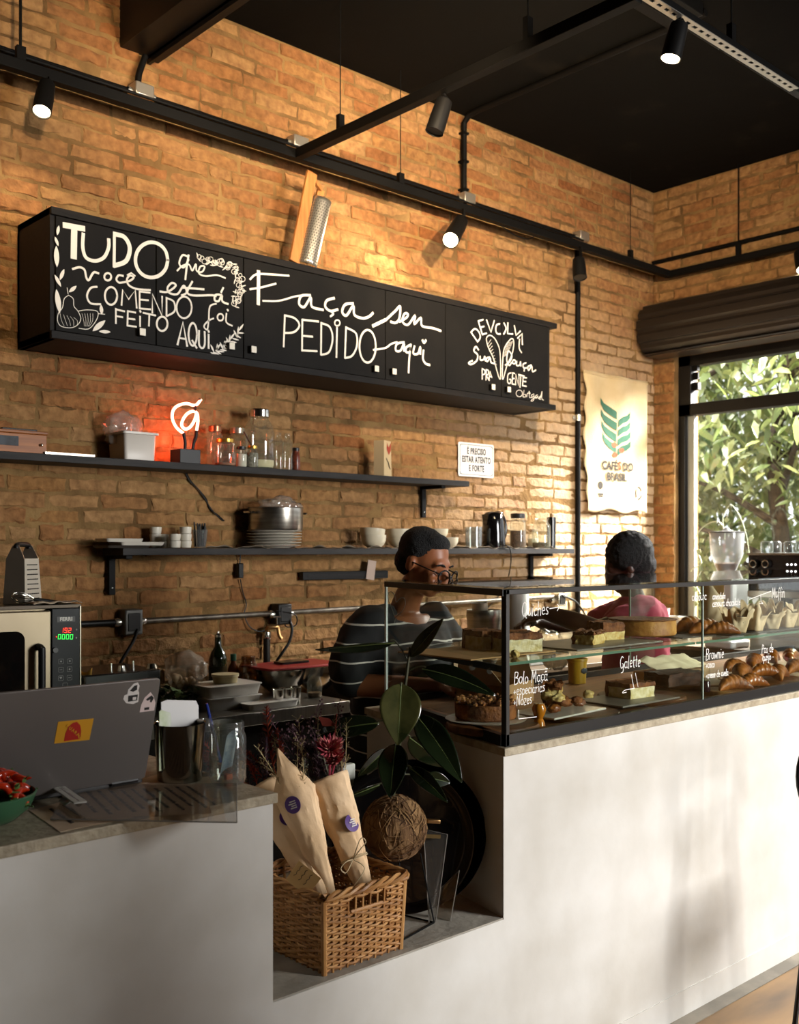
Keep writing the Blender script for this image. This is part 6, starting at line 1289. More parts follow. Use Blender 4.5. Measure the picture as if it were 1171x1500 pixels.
# ---- coir ball plant on its wire stand
def kokedama():
    A, B = oz(583, 1378, NF), oz(630, 1352, NF); e = (B - A); s = .15; e.normalize(); n = Vector((-e.y, e.x, 0)); cen = od(578, 1212, 2.69); r = .0835
    g0 = cen - n * s / 2 - e * s / 2; zt = cen.z - r * .78 - NF
    t = thing('wire_stand', 'thin black wire stand under the coir ball plant', 'stand', (g0.x, g0.y, NF)); c = MB()
    q = [Vector((0, 0, .0025)), e * s + Vector((0, 0, .0025)), e * s + n * s + Vector((0, 0, .0025)), n * s + Vector((0, 0, .0025))]; up = Vector((0, 0, zt)); c.tube(q, .0024, 6, closed=True); c.build('base_loop', BLKM, t)
    mid = (e * s + n * s) / 2
    for p in q: c = MB(); c.tube([p, p + (mid - p) * .35 + up * .98 - Vector((0, 0, .004))], .0022, 6); c.build('leg', BLKM, t)
    c = MB(); rr = r * .62; c.tube([mid + Vector((rr * math.cos(a), rr * math.sin(a), zt)) for a in [k * .3927 for k in range(16)]], .0024, 6, closed=True); c.build('top_ring', BLKM, t)
    COIR = M('coir', '#5d4128', .95, col2='#8a6a44', vscale=22, stretch=(1, 1, .35), bump=1, bscale=70)
    t = thing('rubber_plant', 'rubber plant with big dark glossy leaves growing from a brown coir ball', 'plant', cen)
    c = MB(); b = bmesh.new(); bmesh.ops.create_icosphere(b, subdivisions=4, radius=r)
    for v in b.verts: v.co *= 1 + .05 * noise.noise(v.co * 22) + .035 * noise.noise(v.co * 60)
    me = bpy.data.meshes.new('coir_ball'); b.to_mesh(me); b.free(); me.materials.append(COIR); me.shade_smooth(); o = bpy.data.objects.new('coir_ball', me); COL.objects.link(o); o.parent = t
    c = MB(); rd = random.Random(4)
    for k in range(230):
        a = Vector((rd.gauss(0, 1), rd.gauss(0, 1), rd.gauss(0, 1))).normalized(); bb = (a.cross(Vector((rd.gauss(0, 1), rd.gauss(0, 1), rd.gauss(0, .5))))).normalized(); th = rd.uniform(.5, 1.3)
        c.tube([(a * math.cos(x * th / 5) + bb * math.sin(x * th / 5)) * (r * rd.uniform(1.0, 1.035)) for x in range(6)], .00085, 4)
    o = c.build('coir_fibres', M('coir_fibre', '#7d5c38', .9, island=['#3a2616', '#6e4e2e', '#b08a5a']), t); o['kind'] = 'stuff'
    c = MB(); stem = [od(575, 1172, 2.69), od(584, 1100, 2.68), od(592, 1020, 2.66), od(599, 965, 2.66), od(601, 948, 2.66)]; c.tube([p - cen for p in spline(stem, 5)], [.006, .0045, .003], 8); c.build('stem', M('ficus_stem', '#3a3a22', .6), t)
    BL = M('ficus_leaf', '#10170b', .2, col2='#1c2613', vscale=9, coat=.5); MID = M('ficus_midrib', '#5d6a3a', .4); PALE = M('ficus_leaf_striped', '#1d240f', .2, col2='#4a4826', vscale=12, coat=.4)
    def leaf(st, base, tip, w, mat, roll=0., curl=.1, db=2.66, dt=2.6):
        a, b = od(*base, db) - cen, od(*tip, dt) - cen; s0 = od(*st, 2.67) - cen; d = b - a; L = d.length; d.normalize(); fc = Vector((-FX, -FY, 0)); sd = d.cross(fc).normalized(); n = sd.cross(d); sd2 = sd * math.cos(roll) + n * math.sin(roll); n2 = d.cross(sd2) * -1; W_ = w * 2.65 / F_PX / 2
        prof = lambda v: max(.02, math.sin(PI * v ** .85) ** .75 * (1 - .25 * v)) if v < .97 else .04
        def Pq(u, v): 
            x = (u - .5) * 2; return a + d * (L * v) + sd2 * (x * W_ * prof(v)) + n2 * (-abs(x) * -.22 * W_ * prof(v)) + Vector((0, 0, -1)) * (curl * L * (v - .5) ** 2 * 1.2) + n2 * (curl * L * .3 * math.sin(PI * v))
        c = MB(); nu, nv = 14, 18
        vs = [Pq(u / nu, v / nv) for v in range(nv + 1) for u in range(nu + 1)]; 
        for v in range(nv):
            for u in range(nu):
                c.cur = 1 if u in (6, 7) and False else 0
        c.cur = 0; c.add(vs, [(v * (nu + 1) + u, v * (nu + 1) + u + 1, (v + 1) * (nu + 1) + u + 1, (v + 1) * (nu + 1) + u) for v in range(nv) for u in range(nu)])
        lf = c.build('leaf', mat, t, solid=.0012, smooth=60)
        c = MB(); mr = [Pq(.5, v / 16) for v in range(17)]; c.tube([p + n2 * -.0 for p in mr], [.0022, .0012, .0006], 6); c.build('midrib', MID, lf)
        c = MB(); c.tube(spline([s0, (s0 + a) / 2 + Vector((0, 0, .004)), a, a + d * .01], 4), .0019, 6); c.build('leaf_stalk', M('ficus_stem'), lf)
    leaf((598, 968), (578, 938), (462, 948), 44, BL, 1.15, .10, 2.66, 2.62)
    leaf((600, 955), (602, 962), (650, 906), 26, PALE, .5, .0, 2.66, 2.62)
    leaf((596, 985), (619, 976), (727, 1015), 34, BL, .3, .12)
    leaf((592, 1010), (588, 1000), (583, 1090), 68, PALE, .1, .05, 2.64, 2.58)
    leaf((588, 1050), (610, 1044), (677, 1142), 48, BL, .2, .12, 2.66, 2.56)
    leaf((588, 1060), (556, 1056), (455, 1078), 36, BL, -.4, .1, 2.68, 2.72)
    leaf((585, 1090), (580, 1088), (572, 1168), 50, BL, -.25, .05, 2.66, 2.58)
    leaf((584, 1095), (566, 1096), (524, 1136), 26, BL, .4, .1, 2.68, 2.66)
    leaf((580, 1125), (600, 1122), (656, 1173), 27, BL, .25, .1, 2.66, 2.58)
    leaf((578, 1135), (622, 1138), (660, 1146), 26, BL, .2, .05, 2.72, 2.74)
    leaf((578, 1150), (556, 1148), (500, 1170), 17, BL, .7, .08, 2.66, 2.6)
    leaf((586, 1075), (600, 1078), (655, 1122), 46, BL, -.3, .08, 2.72, 2.78)
kokedama()
def trays():
    for k, (px, d, R_, lab) in enumerate(((606, 2.86, .200, 'rear of the two large round black trays leaning in the niche'), (590, 2.82, .195, 'front of the two large round black trays leaning in the niche'))):
        p = od(px, 1218, d); p.z = NF + R_ * .985; f = Vector((-FX * .98 - .10, -FY, .16 )).normalized(); t = thing('round_tray', lab, 'tray', p, 'round black trays in the niche')
        q = f.to_track_quat('Z', 'Y').to_matrix().to_4x4(); c = MB(q); c.lathe([(0, 0), (R_ * .86, 0), (R_ * .92, .004), (R_, .022), (R_ * 1.0, .025), (R_ * .975, .0235), (R_ * .9, .008), (R_ * .85, .004), (0, .004)], 72); c.build('tray', M('gloss_tray', '#0c0b0b', .18, coat=.4), t, smooth=60)
    CL = MG('acrylic_niche', '#e3e1dd', refl=1.2, body=.05, bodycol='#a9a49d')
    for pts, lab in ((((620, 1214), (628, 1352), (638, 1350), (655, 1222)), 'narrow clear acrylic menu stand with a brass clip in the niche'), (((648, 1300), (640, 1343), (661, 1349), (674, 1275)), 'second clear acrylic stand behind, close to the niche wall')):
        b0 = oz(*pts[1], NF); b1 = oz(*pts[2], NF); D0 = b0.x * FX + b0.y * FY; D1 = b1.x * FX + b1.y * FY
        t0, t1 = od(*pts[0], D0 + .012), od(*pts[3], D1 + .012); t = thing('menu_stand', lab, 'menu stand', b0, 'clear acrylic menu stands'); c = MB(T(*(-b0))); n = (b1 - b0).cross(t0 - b0).normalized() * .003
        P = [b0, b1, t1, t0]; c.add(P + [p + n for p in P], [(0, 1, 2, 3), (7, 6, 5, 4)] + [(i, i + 4, (i + 1) % 4 + 4, (i + 1) % 4) for i in range(4)]); c.build('acrylic_sheet', CL, t, smooth=0)
        c = MB(T(*(-b0)));  c.tube([b0 + n, t0 + n, t1 + n, b1 + n], .0011, 5); c.build('sheet_edge', M('acrylic_edge'), t)
        if 'brass' in lab:
            p = od(632, 1204, D0 + .0) - b0; c = MB(); c.bar(p + Vector((-.012, .004, .004)), p + Vector((.02, -.012, 0)), .014, .01); c.build('clip', M('brass'), t, bevel=.002); c = MB(); c.bar(p + Vector((-.018, .006, -.035)), p + Vector((.022, -.012, -.04)), .004, .01); c.build('clip_bar', M('dark_brass', '#6e5a38', .4, metal=.8), t)
    # white spray bottle behind the bouquets
    p = oz(513, 1300, NF); p = Vector((od(511, 1150, 2.86).x, od(511, 1150, 2.86).y, NF)); zt = od(511, 1112, 2.86).z - NF
    t = thing('spray_bottle', 'white spray bottle standing behind the right bouquet', 'bottle', p); WP = M('spray_white', '#c9cbc0', .4)
    c = MB(); c.lathe([(0, 0), (.034, 0), (.036, .006), (.036, zt * .55), (.016, zt * .74), (.014, zt * .82), (0, zt * .82)], 24); c.build('bottle', WP, t)
    c = MB(); c.box(-.03, .016, -.011, .011, zt * .86, zt * .97); c.box(-.012, .012, -.01, .01, zt * .8, zt * .87); hd = c.build('spray_head', WP, t, bevel=.004)
    c = MB(); c.tube(spline([(-.018, 0, zt * .86), (-.03, 0, zt * .78), (-.022, 0, zt * .7)], 4), .004, 8); c.build('trigger', WP, hd)
trays()
# ---------------------------------------------------------------- glass display case on the counter
def smin(v, k): return v
CY = YF + .004; CB, CTOP, SH = CT + .03, 1.473, 1.272
CX0 = 2.075; CBX, CBY = 2.318, 2.6
def case():
    t = thing('display_case', 'black framed glass display case full of cakes and pastries on the counter', 'display case', (CX0, CY, CT)); mt = T(-CX0, -CY, -CT)
    FR = M('case_black', '#141312', .4); FG = M('case_grey_face', '#3b3937', .35, metal=.4)
    e = Vector((CBX - CX0, CBY - CY, 0)).normalized(); n = Vector((-e.y, e.x, 0)); X1 = 5.15
    A = Vector((CX0, CY, 0)); B = Vector((CBX, CBY, 0)); Z = lambda p, z: Vector((p.x, p.y, z))
    c = MB(mt); c.box(CX0, X1, CY, CY + .02, CT + .001, CB + .002); c.bar(Z(A + n * -.0 + e * .012, CT + .016), Z(B, CT + .016), .02, .03); c.box(CBX, X1, CBY - .02, CBY, CT + .001, CB); c.build('base_frame', FR, t)
    c = MB(mt); c.prism([(CX0 + .02, CY + .02), (X1, CY + .02), (X1, CBY - .02), (CBX + .02, CBY - .02)], CT + .001, CT + .008); c.build('base_panel', M('case_floor', '#8a5a2c', .45, col2='#6b4420', vscale=3, stretch=(1.5, 14, 2)), t)
    c = MB(mt); c.box(CX0, X1, CY, CY + .014, CTOP - .014, CTOP); c.build('top_front_bar', FG, t, bevel=.0015)
    c = MB(mt); c.bar(Z(A + e * .007, CTOP - .009), Z(B, CTOP - .009), .014, .018); c.build('top_side_bar', FR, t)
    c = MB(mt); c.box(CX0, CX0 + .014, CY, CY + .018, CT, CTOP); c.build('corner_post', FG, t, bevel=.0015)
    G = MG('case_glass', '#f4f7f4', refl=.8, maxfres=.9); GE = M('glass_edge_green', '#a9c0ad', .15)
    xm = oy(1031, 940, CY).x
    for xa, xb in ((CX0 + .014, xm - .0015), (xm + .0015, X1)):
        c = MB(mt); c.box(xa, xb, CY + .002, CY + .006, CB, CTOP - .014); c.build('front_pane', G, t, smooth=0)
    c = MB(mt); c.box(xm - .0025, xm + .0025, CY + .001, CY + .007, CB, CTOP - .014); c.build('pane_edge', M('pane_edge', '#9fb0a4', .2), t)
    c = MB(mt); c.bar(Z(A + e * .02, (CB + CTOP) / 2), Z(B - e * .004, (CB + CTOP) / 2), .004, CTOP - CB - .02); c.build('side_pane', G, t, smooth=0)
    c = MB(mt); c.box(B.x - .0035, B.x + .0035, B.y - .004, B.y + .004, CB, CTOP - .016); c.build('pane_edge', M('lit_edge_white', '#f4f7f5', .3), t)  # back glass edge coloured white for the light it catches
    c = MB(mt); c.prism([(CX0 + .004, CY + .004), (X1, CY + .004), (X1, CBY), (CBX, CBY)], CTOP, CTOP + .005); c.build('top_pane', MG('case_top_glass', '#eef2ee', refl=1.4), t, smooth=0)
    xk = oy(922, 930, CBY).x
    c = MB(mt); c.box(xk, 3.9, CBY - .006, CBY - .002, CB, CTOP - .01); c.build('sliding_back_pane', G, t, smooth=0); c = MB(mt); c.box(xk - .003, xk + .002, CBY - .008, CBY - .001, CB, CTOP - .01); c.build('pane_edge', M('pane_edge'), t)
    # glass shelf, its side rail and its clear knobs
    SG = MG('shelf_glass', '#f3f8f4', refl=1.2, maxfres=.6); y0, y1 = CY + .03, 2.42
    q = lambda y: CX0 + .012 + (y - CY) * (e.x / e.y) + .012
    for xa, xb in ((None, xm - .004), (xm + .004, X1)):
        c = MB(mt)
        if xa is None: c.prism([(q(y0), y0), (xb, y0), (xb, y1), (q(y1), y1)], SH - .008, SH)
        else: c.box(xa, xb, y0, y1, SH - .008, SH)
        c.build('glass_shelf', SG, t, smooth=0); c = MB(mt); c.box(xa or q(y0), xb, y0 - .0012, y0, SH - .008, SH); c.build('shelf_front_edge', M('shelf_edge_green', '#5d7a66', .15), t)
    c = MB(mt); p0, p1 = Vector((q(y0) - .006, y0 - .012, 0)), Vector((q(y1) - .006, y1 + .03, 0)); c.bar(Z(p0, SH - .018), Z(p1, SH - .018), .012, .018); c.build('shelf_rail', FR, t)
    c = MB(mt)
    for k in (.14, .3): p = Z(p0 + (p1 - p0) * k, SH - .022); c.ball(p - n * -.0 + Vector((-.012, -.004, -.006)), .009, 12, 8)
    c.build('clear_knob', MG('knob_clear', '#ffffff', refl=3, body=.1), t)
    # white pen lettering on the glass
    PEN = M('white_pen', '#f3f0ea', .7); c = MB(mt); yy = CY + .0012; ux, uz, nn = Vector((1, 0, 0)), Vector((0, 0, 1)), Vector((0, -1, 0)); r = random.Random(5)
    def wr(s, px, py, xh, w=.0022, tilt=0.0):
        c = MB(mt); script(c, s, oy(px, py, yy), (ux + uz * tilt).normalized(), uz, xh, w, nn, .0003, rnd=r); c.build('white_pen_lettering', PEN, t, smooth=0)
    wr('Quiches', 764, 903, .021); wr('>', 804, 900, .026)
    wr('Bolo Maçã', 753, 1003, .0185); wr('+especiarias', 752, 1019, .0155, .002); wr('+Nozes', 752, 1034, .0155, .002)
    c.ribbon([oy(760, 1040, yy), oy(760, 1053, yy), oy(786, 1050, yy)], .002, nn)
    wr('Galette', 908, 980, .0205)
    c.ribbon([oy(925, 988, yy), oy(929, 1008, yy)], .0018, nn); c.ribbon([oy(931, 986, yy), oy(935, 1006, yy)], .0015, nn); c.ribbon(spline([oy(930, 1008, yy), oy(916, 1011, yy), oy(912, 1015, yy), oy(918, 1014, yy)], 4), .0018, nn)
    wr('Brownie', 1034, 967, .0205); wr('+coco', 1034, 979, .014); wr('+creme de avela', 1034, 994, .0125)
    wr('Pao de', 1116, 957, .017); wr('queijo -', 1117, 968, .015)
    wr('Muffin', 1131, 876, .021); wr('cenoura chocolate', 1044, 889, .014); wr('amendoim', 1044, 878, .012); wr('cenoura', 1014, 880, .016)
    c.ribbon([oy(1098, 878, yy), oy(1130, 866, yy)], .0018, nn); c.ribbon(spline([oy(1115, 870, yy), oy(1115, 880, yy), oy(1118, 884, yy), oy(1113, 884, yy)], 4), .0018, nn)
    c.build('white_pen_arrows', PEN, t, smooth=0)
    # a heart drawn on the side pane
    def sp(px, py):
        tt, uu = (px - CXP) / F_PX, (HZ - py) / F_PX; dr = Vector((FX + FY * tt, FY - FX * tt, uu)); o = Z(A, CT); k = (o - Vector((0, 0, CAMZ))).dot(n) / dr.dot(n); return Vector((0, 0, CAMZ)) + dr * k + n * .0028
    c = MB(mt); hh = [(579, 903), (576, 893), (571, 880), (570, 870), (575, 867), (580, 873), (582, 882), (588, 876), (594, 877), (595, 886), (590, 896), (582, 904), (579, 912)]
    c.ribbon(spline([sp(*p) for p in hh], 4), .0025, n); c.build('heart_drawing', M('pen_dim', '#8f8a80', .7), t, smooth=0)
case()

# ---------------------------------------------------------------- food
CRUST = M('brown_crust', '#5d3012', .7, col2='#8e5420', vscale=30, bump=.6, bscale=90)
CUST = M('quiche_filling', '#e8d08c', .6, col2='#c29a48', vscale=55, bump=.5, bscale=80)
CUSTP = M('pale_filling', '#efe3ba', .6, col2='#cdb978', vscale=45, bump=.5, bscale=80)
BAKED = M('golden_bake', '#a8641f', .5, col2='#6a350e', vscale=18, bump=.5, bscale=60, coat=.15)
BOARDW = M('serving_board', '#6f431c', .45, col2='#4a2a10', vscale=3, stretch=(2, 14, 2))
SLATE = M('slate_plate', '#7d766b', .4, col2='#6a6359', vscale=9)
def slab(name, label, cat, p, w, d, h, rz, crust=CRUST, fill=CUST, seed=1, rough=.004, group=None, top=.3):
    """a cut piece of pie: custard body, browned top and back crust"""
    t = thing(name, label, cat, p, group, rz); r = Vector((seed * 3.1, 1, 2))
    def jig(x, y, z, k): return Vector((x, y, z)) + Vector((noise.noise(Vector((x, y, z)) * 60 + r), noise.noise(Vector((y, z, x)) * 60 + r), noise.noise(Vector((z, x, y)) * 60 + r))) * k
    def blk(x0, x1, y0, y1, z0, z1, k):
        c = MB(); n = 10
        for (o, a, b) in (((x0, y0, z0), (x1 - x0, 0, 0), (0, 0, z1 - z0)), ((x1, y0, z0), (0, y1 - y0, 0), (0, 0, z1 - z0)), ((x1, y1, z0), (x0 - x1, 0, 0), (0, 0, z1 - z0)), ((x0, y1, z0), (0, y0 - y1, 0), (0, 0, z1 - z0)), ((x0, y0, z1), (x1 - x0, 0, 0), (0, y1 - y0, 0)), ((x0, y1, z0), (x1 - x0, 0, 0), (0, y0 - y1, 0))):
            c.grid(lambda u, v: jig(*(Vector(o) + Vector(a) * u + Vector(b) * v), k if o[2] + b[2] * v + a[2] * u > z0 + 1e-4 else 0), n, n)
        return c
    blk(-w / 2, w / 2, 0, d, 0, h * (1 - top), rough).build('filling', fill, t); blk(-w / 2 - .001, w / 2 + .001, .0, d, h * (1 - top), h, rough * 1.4).build('browned_top', crust, t)
    blk(-w / 2 - .003, w / 2 + .003, d - .006, d + .004, 0, h * 1.04, rough).build('crust', crust, t); return t
def plate_sq(label, l, r_, py, y, z, d, mat=SLATE, rz=0, h=.006):
    a, b = oy(l, py, y), oy(r_, py, y); w = (b.x - a.x) / 2; t = thing('square_plate', label, 'plate', ((a.x + b.x) / 2, y, z), 'flat serving plates in the display case', rz)
    c = MB(); c.prism([(-w, 0), (w, 0), (w, d), (-w, d)], 0, h); c.build('plate', mat, t, bevel=.0015); return t
def disc(name, label, cat, px, y, z, R_, h, mat, group=None):
    t = thing(name, label, cat, (oy(px, 1000, y).x, y, z), group); c = MB(); c.lathe([(0, 0), (R_ * .97, 0), (R_, h * .3), (R_, h * .75), (R_ * .97, h), (0, h)], 48); c.build('board', mat, t); return t
def food():
    zs = SH + .001; zb = CT + .009; U = 'serving boards in the display case'
    # upper shelf
    plate_sq('kraft board under the quiche by the left post, upper glass shelf', 690, 815, 965, 1.97, zs, .30, M('kraft_board', '#b38a58', .7), .0, .004)
    slab('quiche_piece', 'large pale green quiche piece nearest the left post on the glass shelf', 'quiche', (oy(770, 960, 2.0).x, 2.0, zs + .0045), .115, .10, .056, -.35, fill=CUSTP, seed=2, top=.34)
    slab('quiche_piece', 'second quiche piece behind the left post, in shade', 'quiche', (oy(724, 955, 2.12).x, 2.12, zs + .0045), .09, .09, .056, -.1, fill=CUSTP, seed=5, top=.3)
    c = crumple('garnish', 'small round garnish by the quiche at the left post', 'garnish', (oy(757, 960, 1.94).x, 1.945, zs + .0), (.012, .012, .012), CUST, 3, 8)
    plate_sq('grey square plate under the golden quiche slices, upper glass shelf', 846, 972, 953, 1.93, zs, .26, SLATE, .0)
    slab('quiche_piece', 'front golden quiche slice with cut side to the glass', 'quiche', (oy(878, 948, 1.99).x, 1.99, zs + .007), .09, .07, .04, .25, seed=8, rough=.008, top=.22)
    slab('quiche_piece', 'taller quiche slice just behind the front golden one', 'quiche', (oy(900, 945, 2.05).x, 2.05, zs + .007), .10, .07, .058, -.12, seed=9, top=.55)
    x = oy(948, 945, 2.10).x
    t = thing('whole_pie', 'whole round golden pie on the upper glass shelf', 'pie', (x, 2.12, zs + .0075)); R0 = .118; c = MB(); c.lathe([(0, 0), (R0 * .96, 0), (R0, .004), (R0 * 1.0, .05), (R0 * .96, .056), (R0 * .9, .054), (0, .054)], 60); c.build('pastry_side', M('pie_side', '#9a6024', .55, col2='#c08a3e', vscale=22, bump=.4), t)
    c = MB(); c.grid(lambda u, v: Vector((R0 * 1.03 * (v) * math.cos(6.2832 * u), R0 * 1.03 * v * math.sin(6.2832 * u), .0545 + .003 * noise.noise(Vector((math.cos(6.28 * u) * v * 6, math.sin(6.28 * u) * v * 6, 0))))), 40, 8, wrap=True); c.build('browned_top', CRUST, t, solid=.003)
    def croissant(label, p, L_, r0, rz, mat=BAKED, tilt=0, group='pastries heaped in the lower case', bend=.35, seg=7):
        t = MB(); n = 40; rings = []
        for i in range(n + 1):
            u = i / n; a = (u - .5); x = a * L_; y = -bend * L_ * (a * a) * 2; rr = r0 * max(.12, math.cos(a * 2.9)) ** .8 * (1 + .10 * abs(math.sin(u * PI * seg)) - .05)
            rings.append([(x, y + math.cos(k * .5236) * rr, rr * .95 + math.sin(k * .5236) * rr * (.95)) for k in range(12)])
        t.loft(rings); o = t.build('pastry', mat, None, smooth=60); o.location = p; o.rotation_euler = (tilt, 0, rz); return tag(o, label, 'pastry', group)
    gu = 'pastries on the upper glass shelf'
    plate_sq('dark narrow tray under the golden rolls on the upper shelf', 1000, 1076, 947, 1.96, zs, .2, M('dark_tray'), 0, .004)
    croissant('golden roll left of the pane joint on the upper shelf', (oy(1012, 940, 2.08).x, 2.08, zs + .005), .17, .03, -.2, group=gu, bend=.1)
    croissant('golden roll crossing the pane joint on the upper shelf', (oy(1036, 942, 2.0).x, 2.0, zs + .005), .15, .028, -.5, group=gu, bend=.1)
    croissant('golden roll nearest the muffins on the upper shelf', (oy(1058, 942, 1.95).x, 1.95, zs + .005), .13, .024, -.75, group=gu, bend=.1)
    # muffins in tulip papers
    TP = M('tulip_paper', '#efd9b6', .75, col2='#dcbc90', vscale=8); TPD = M('muffin_dark', '#2c1a10', .7, col2='#4a2d1a', vscale=30, bump=.5)
    def muffin(p, rz, seed, label, dark=False):
        t = thing('muffin', label, 'muffin', p, 'muffins in tulip papers'); r = random.Random(seed)
        R0, R1, H = .026, .041, .058
        def P(u, v):
            a = 6.2832 * u + rz; sq = 1 + .10 * math.cos(4 * (a - rz)); fold = 1 + .10 * math.cos(8 * (a - rz)) * v; tipz = .040 * max(0, math.cos(4 * (a - rz))) ** .7 * max(0, v - .6) / .4; rr = (R0 + (R1 - R0) * v + .012 * max(0, v - .7) / .3) * sq * (fold if v > .3 else 1)
            return Vector((rr * math.cos(a), rr * math.sin(a), H * v + tipz * (.75 + .4 * math.sin(a * 2 + seed))))
        c = MB(); c.grid(P, 64, 14, wrap=True); c.build('tulip_paper', TP, t, solid=.0006, smooth=35)
        c = MB(); c.lathe([(0, .004), (R0 * .93, .004), (R1 * .82, H * .66), (R1 * .7, H * .84), (R1 * .4, H * .98), (0, H)], 24); c.build('cake', TPD if dark else BAKED, t); return t
    zt = zs + .0045
    plate_sq('long dark tray under the muffins on the upper shelf', 1072, 1240, 941, 1.90, zs, .24, M('dark_tray'), 0, .004)
    for k, (px, y, lab, dk) in enumerate(((1082, 1.955, 'muffin in kraft tulip paper, first from the left in the front row', 1), (1106, 1.955, 'muffin in kraft tulip paper, second from the left in the front row', 0), (1131, 1.955, 'muffin in kraft tulip paper, third from the left in the front row', 1), (1152, 1.955, 'muffin in kraft tulip paper, fourth from the left in the front row', 1), (1170, 1.955, 'muffin in kraft tulip paper, cut by the right edge of the photo', 1),
                                          (1075, 2.07, 'muffin in the back row behind the first front muffin', 0), (1100, 2.07, 'muffin in the back row behind the second front muffin', 0), (1124, 2.07, 'muffin in the back row behind the third front muffin', 0), (1150, 2.07, 'muffin in the back row behind the fourth front muffin', 1))):
        muffin((oy(px, 940, y).x, y, zt), k * .7, k, lab, dk)
    # tall kraft wrapped loaf bag left of the muffins
    t = thing('paper_cone', 'kraft paper cone standing by the pane joint above the rolls', 'paper cone', (oy(1044, 930, 2.2).x, 2.2, zs)); c = MB(); c.grid(lambda u, v: Vector(((.05 - .012 * v) * math.cos(6.28 * u), (.035 + .012 * v) * math.sin(6.28 * u), .03 + .13 * v + .035 * v * math.cos(6.28 * u * 2 + .5) * (v > .8) - .03 * (1 - v))), 30, 10, wrap=True); c.build('paper', TP, t, solid=.0008)
    # lower level: boards with cakes
    disc('round_board', 'round dark wooden board under the nut tart in the left corner', 'board', 722, 2.02, zb, .135, .022, BOARDW, U)
    x = oy(716, 1045, 2.05).x; t = thing('nut_tart', 'round dark nut and crumble tart in the left corner of the case', 'tart', (x, 2.06, zb + .0225))
    c = MB(); c.lathe([(0, 0), (.115, 0), (.12, .004), (.06, .004), (0, .004)], 40); c.build('plate', WHITE, t)
    c = MB(); c.lathe([(0, .005), (.085, .005), (.09, .01), (.092, .05), (0, .052)], 40); c.build('tart_body', CRUST, t)
    r = random.Random(10); c = MB()
    for k in range(150):
        a = r.uniform(0, 6.28); q = .09 * math.sqrt(r.random()); s = r.uniform(.005, .011); c.ball((q * math.cos(a), q * math.sin(a), .052 + r.uniform(0, .012)), (s, s * r.uniform(.6, 1), s * .8), 6, 4)
    o = c.build('crumble', M('crumble', '#8a5424', .7, island=['#5d3012', '#8e5420', '#b98446']), t); o['kind'] = 'stuff'
    x = oy(790, 1048, 1.93).x; t = thing('honey_pot', 'small amber honey pot against the front glass', 'honey pot', (x, 1.93, zb)); c = MB(); c.lathe([(0, 0), (.017, 0), (.02, .004), (.016, .022), (.011, .032), (.018, .046), (.021, .06), (.015, .074), (0, .076)], 24); c.build('pot', M('amber_honey', '#c0741a', .15, coat=.6, emit='#000000'), t)
    disc('round_board', 'round brown wooden board under the broken pastry heap', 'board', 842, 2.0, zb, .14, .02, BOARDW, U)
    plate_sq('pale square plate under the broken pastry heap', 808, 893, 1047, 1.93, zb + .0205, .17, M('plate_white'), .08)
    r = random.Random(31)
    for k in range(11):
        p = (oy(812 + r.uniform(-8, 42), 1030, 2.0).x, 2.0 + r.uniform(-.03, .06), zb + .0295 + (k % 3) * .014)
        o = crumple('pastry_chunk', 'broken flaky pastry chunk in the heap behind the handwritten nut cake text', 'pastry', p, (r.uniform(.018, .03), .016, .013), (BAKED, CRUST, CUST)[k % 3], 40 + k, 8, .35, 'broken pastry chunks', 2)
    slab('apple_cake', 'tall broken apple cake slice on top of the pastry heap', 'cake', (oy(822, 1005, 2.06).x, 2.06, zb + .03), .06, .05, .07, .5, seed=14, rough=.01, top=.3)
    disc('round_board', 'round brown board under the galette', 'board', 940, 2.06, zb, .15, .02, BOARDW, U)
    plate_sq('grey square plate under the pale green galette piece', 913, 997, 1034, 1.92, zb + .0205, .20, SLATE, .0)
    slab('galette_piece', 'pale galette wedge with green herbs on the lower level', 'galette', (oy(940, 1025, 1.99).x, 1.985, zb + .027), .125, .1, .05, -.08, fill=CUSTP, seed=22, top=.3)
    disc('round_board', 'round board under the dark brownie loaf', 'board', 1010, 2.16, zb, .14, .018, BOARDW, U)
    slab('brownie_loaf', 'dark wide brownie loaf between the galette and the pane joint', 'brownie', (oy(1006, 1015, 2.1).x, 2.1, zb + .0185), .2, .11, .045, -.1, crust=TPD, fill=TPD, seed=17)
    t = thing('baking_paper', 'crumpled pale baking paper behind the brownie loaf', 'paper', (oy(985, 985, 2.3).x, 2.3, zb)); c = MB(); c.grid(lambda u, v: Vector(((u - .5) * .34, (v - .5) * .13, .05 + .04 * v + .012 * noise.noise(Vector((u * 6, v * 4, 1))))), 24, 10); c.build('paper', M('baking_paper', '#dcc6a4', .8), t, solid=.001); 
    c = MB(); c.box(-.17, .17, -.065, .065, 0, .044); c.build('card_tray', KRAFT, t)
    disc('round_board', 'small pale wooden board just right of the pane joint', 'board', 1060, 1.94, zb, .07, .02, M('pale_board', '#a5783f', .5, col2='#7d5527', vscale=3, stretch=(2, 14, 2)), U)
    x = oy(1041, 1018, 1.93).x; t = thing('jam_jar', 'little dark jam jar behind the brownie text', 'jar', (x, 1.95, zb + .0205)); c = MB(); c.lathe([(0, 0), (.017, 0), (.018, .003), (.018, .035), (.015, .04), (0, .04)], 20); c.build('jar', M('jam', '#22101a', .15, coat=.5), t)
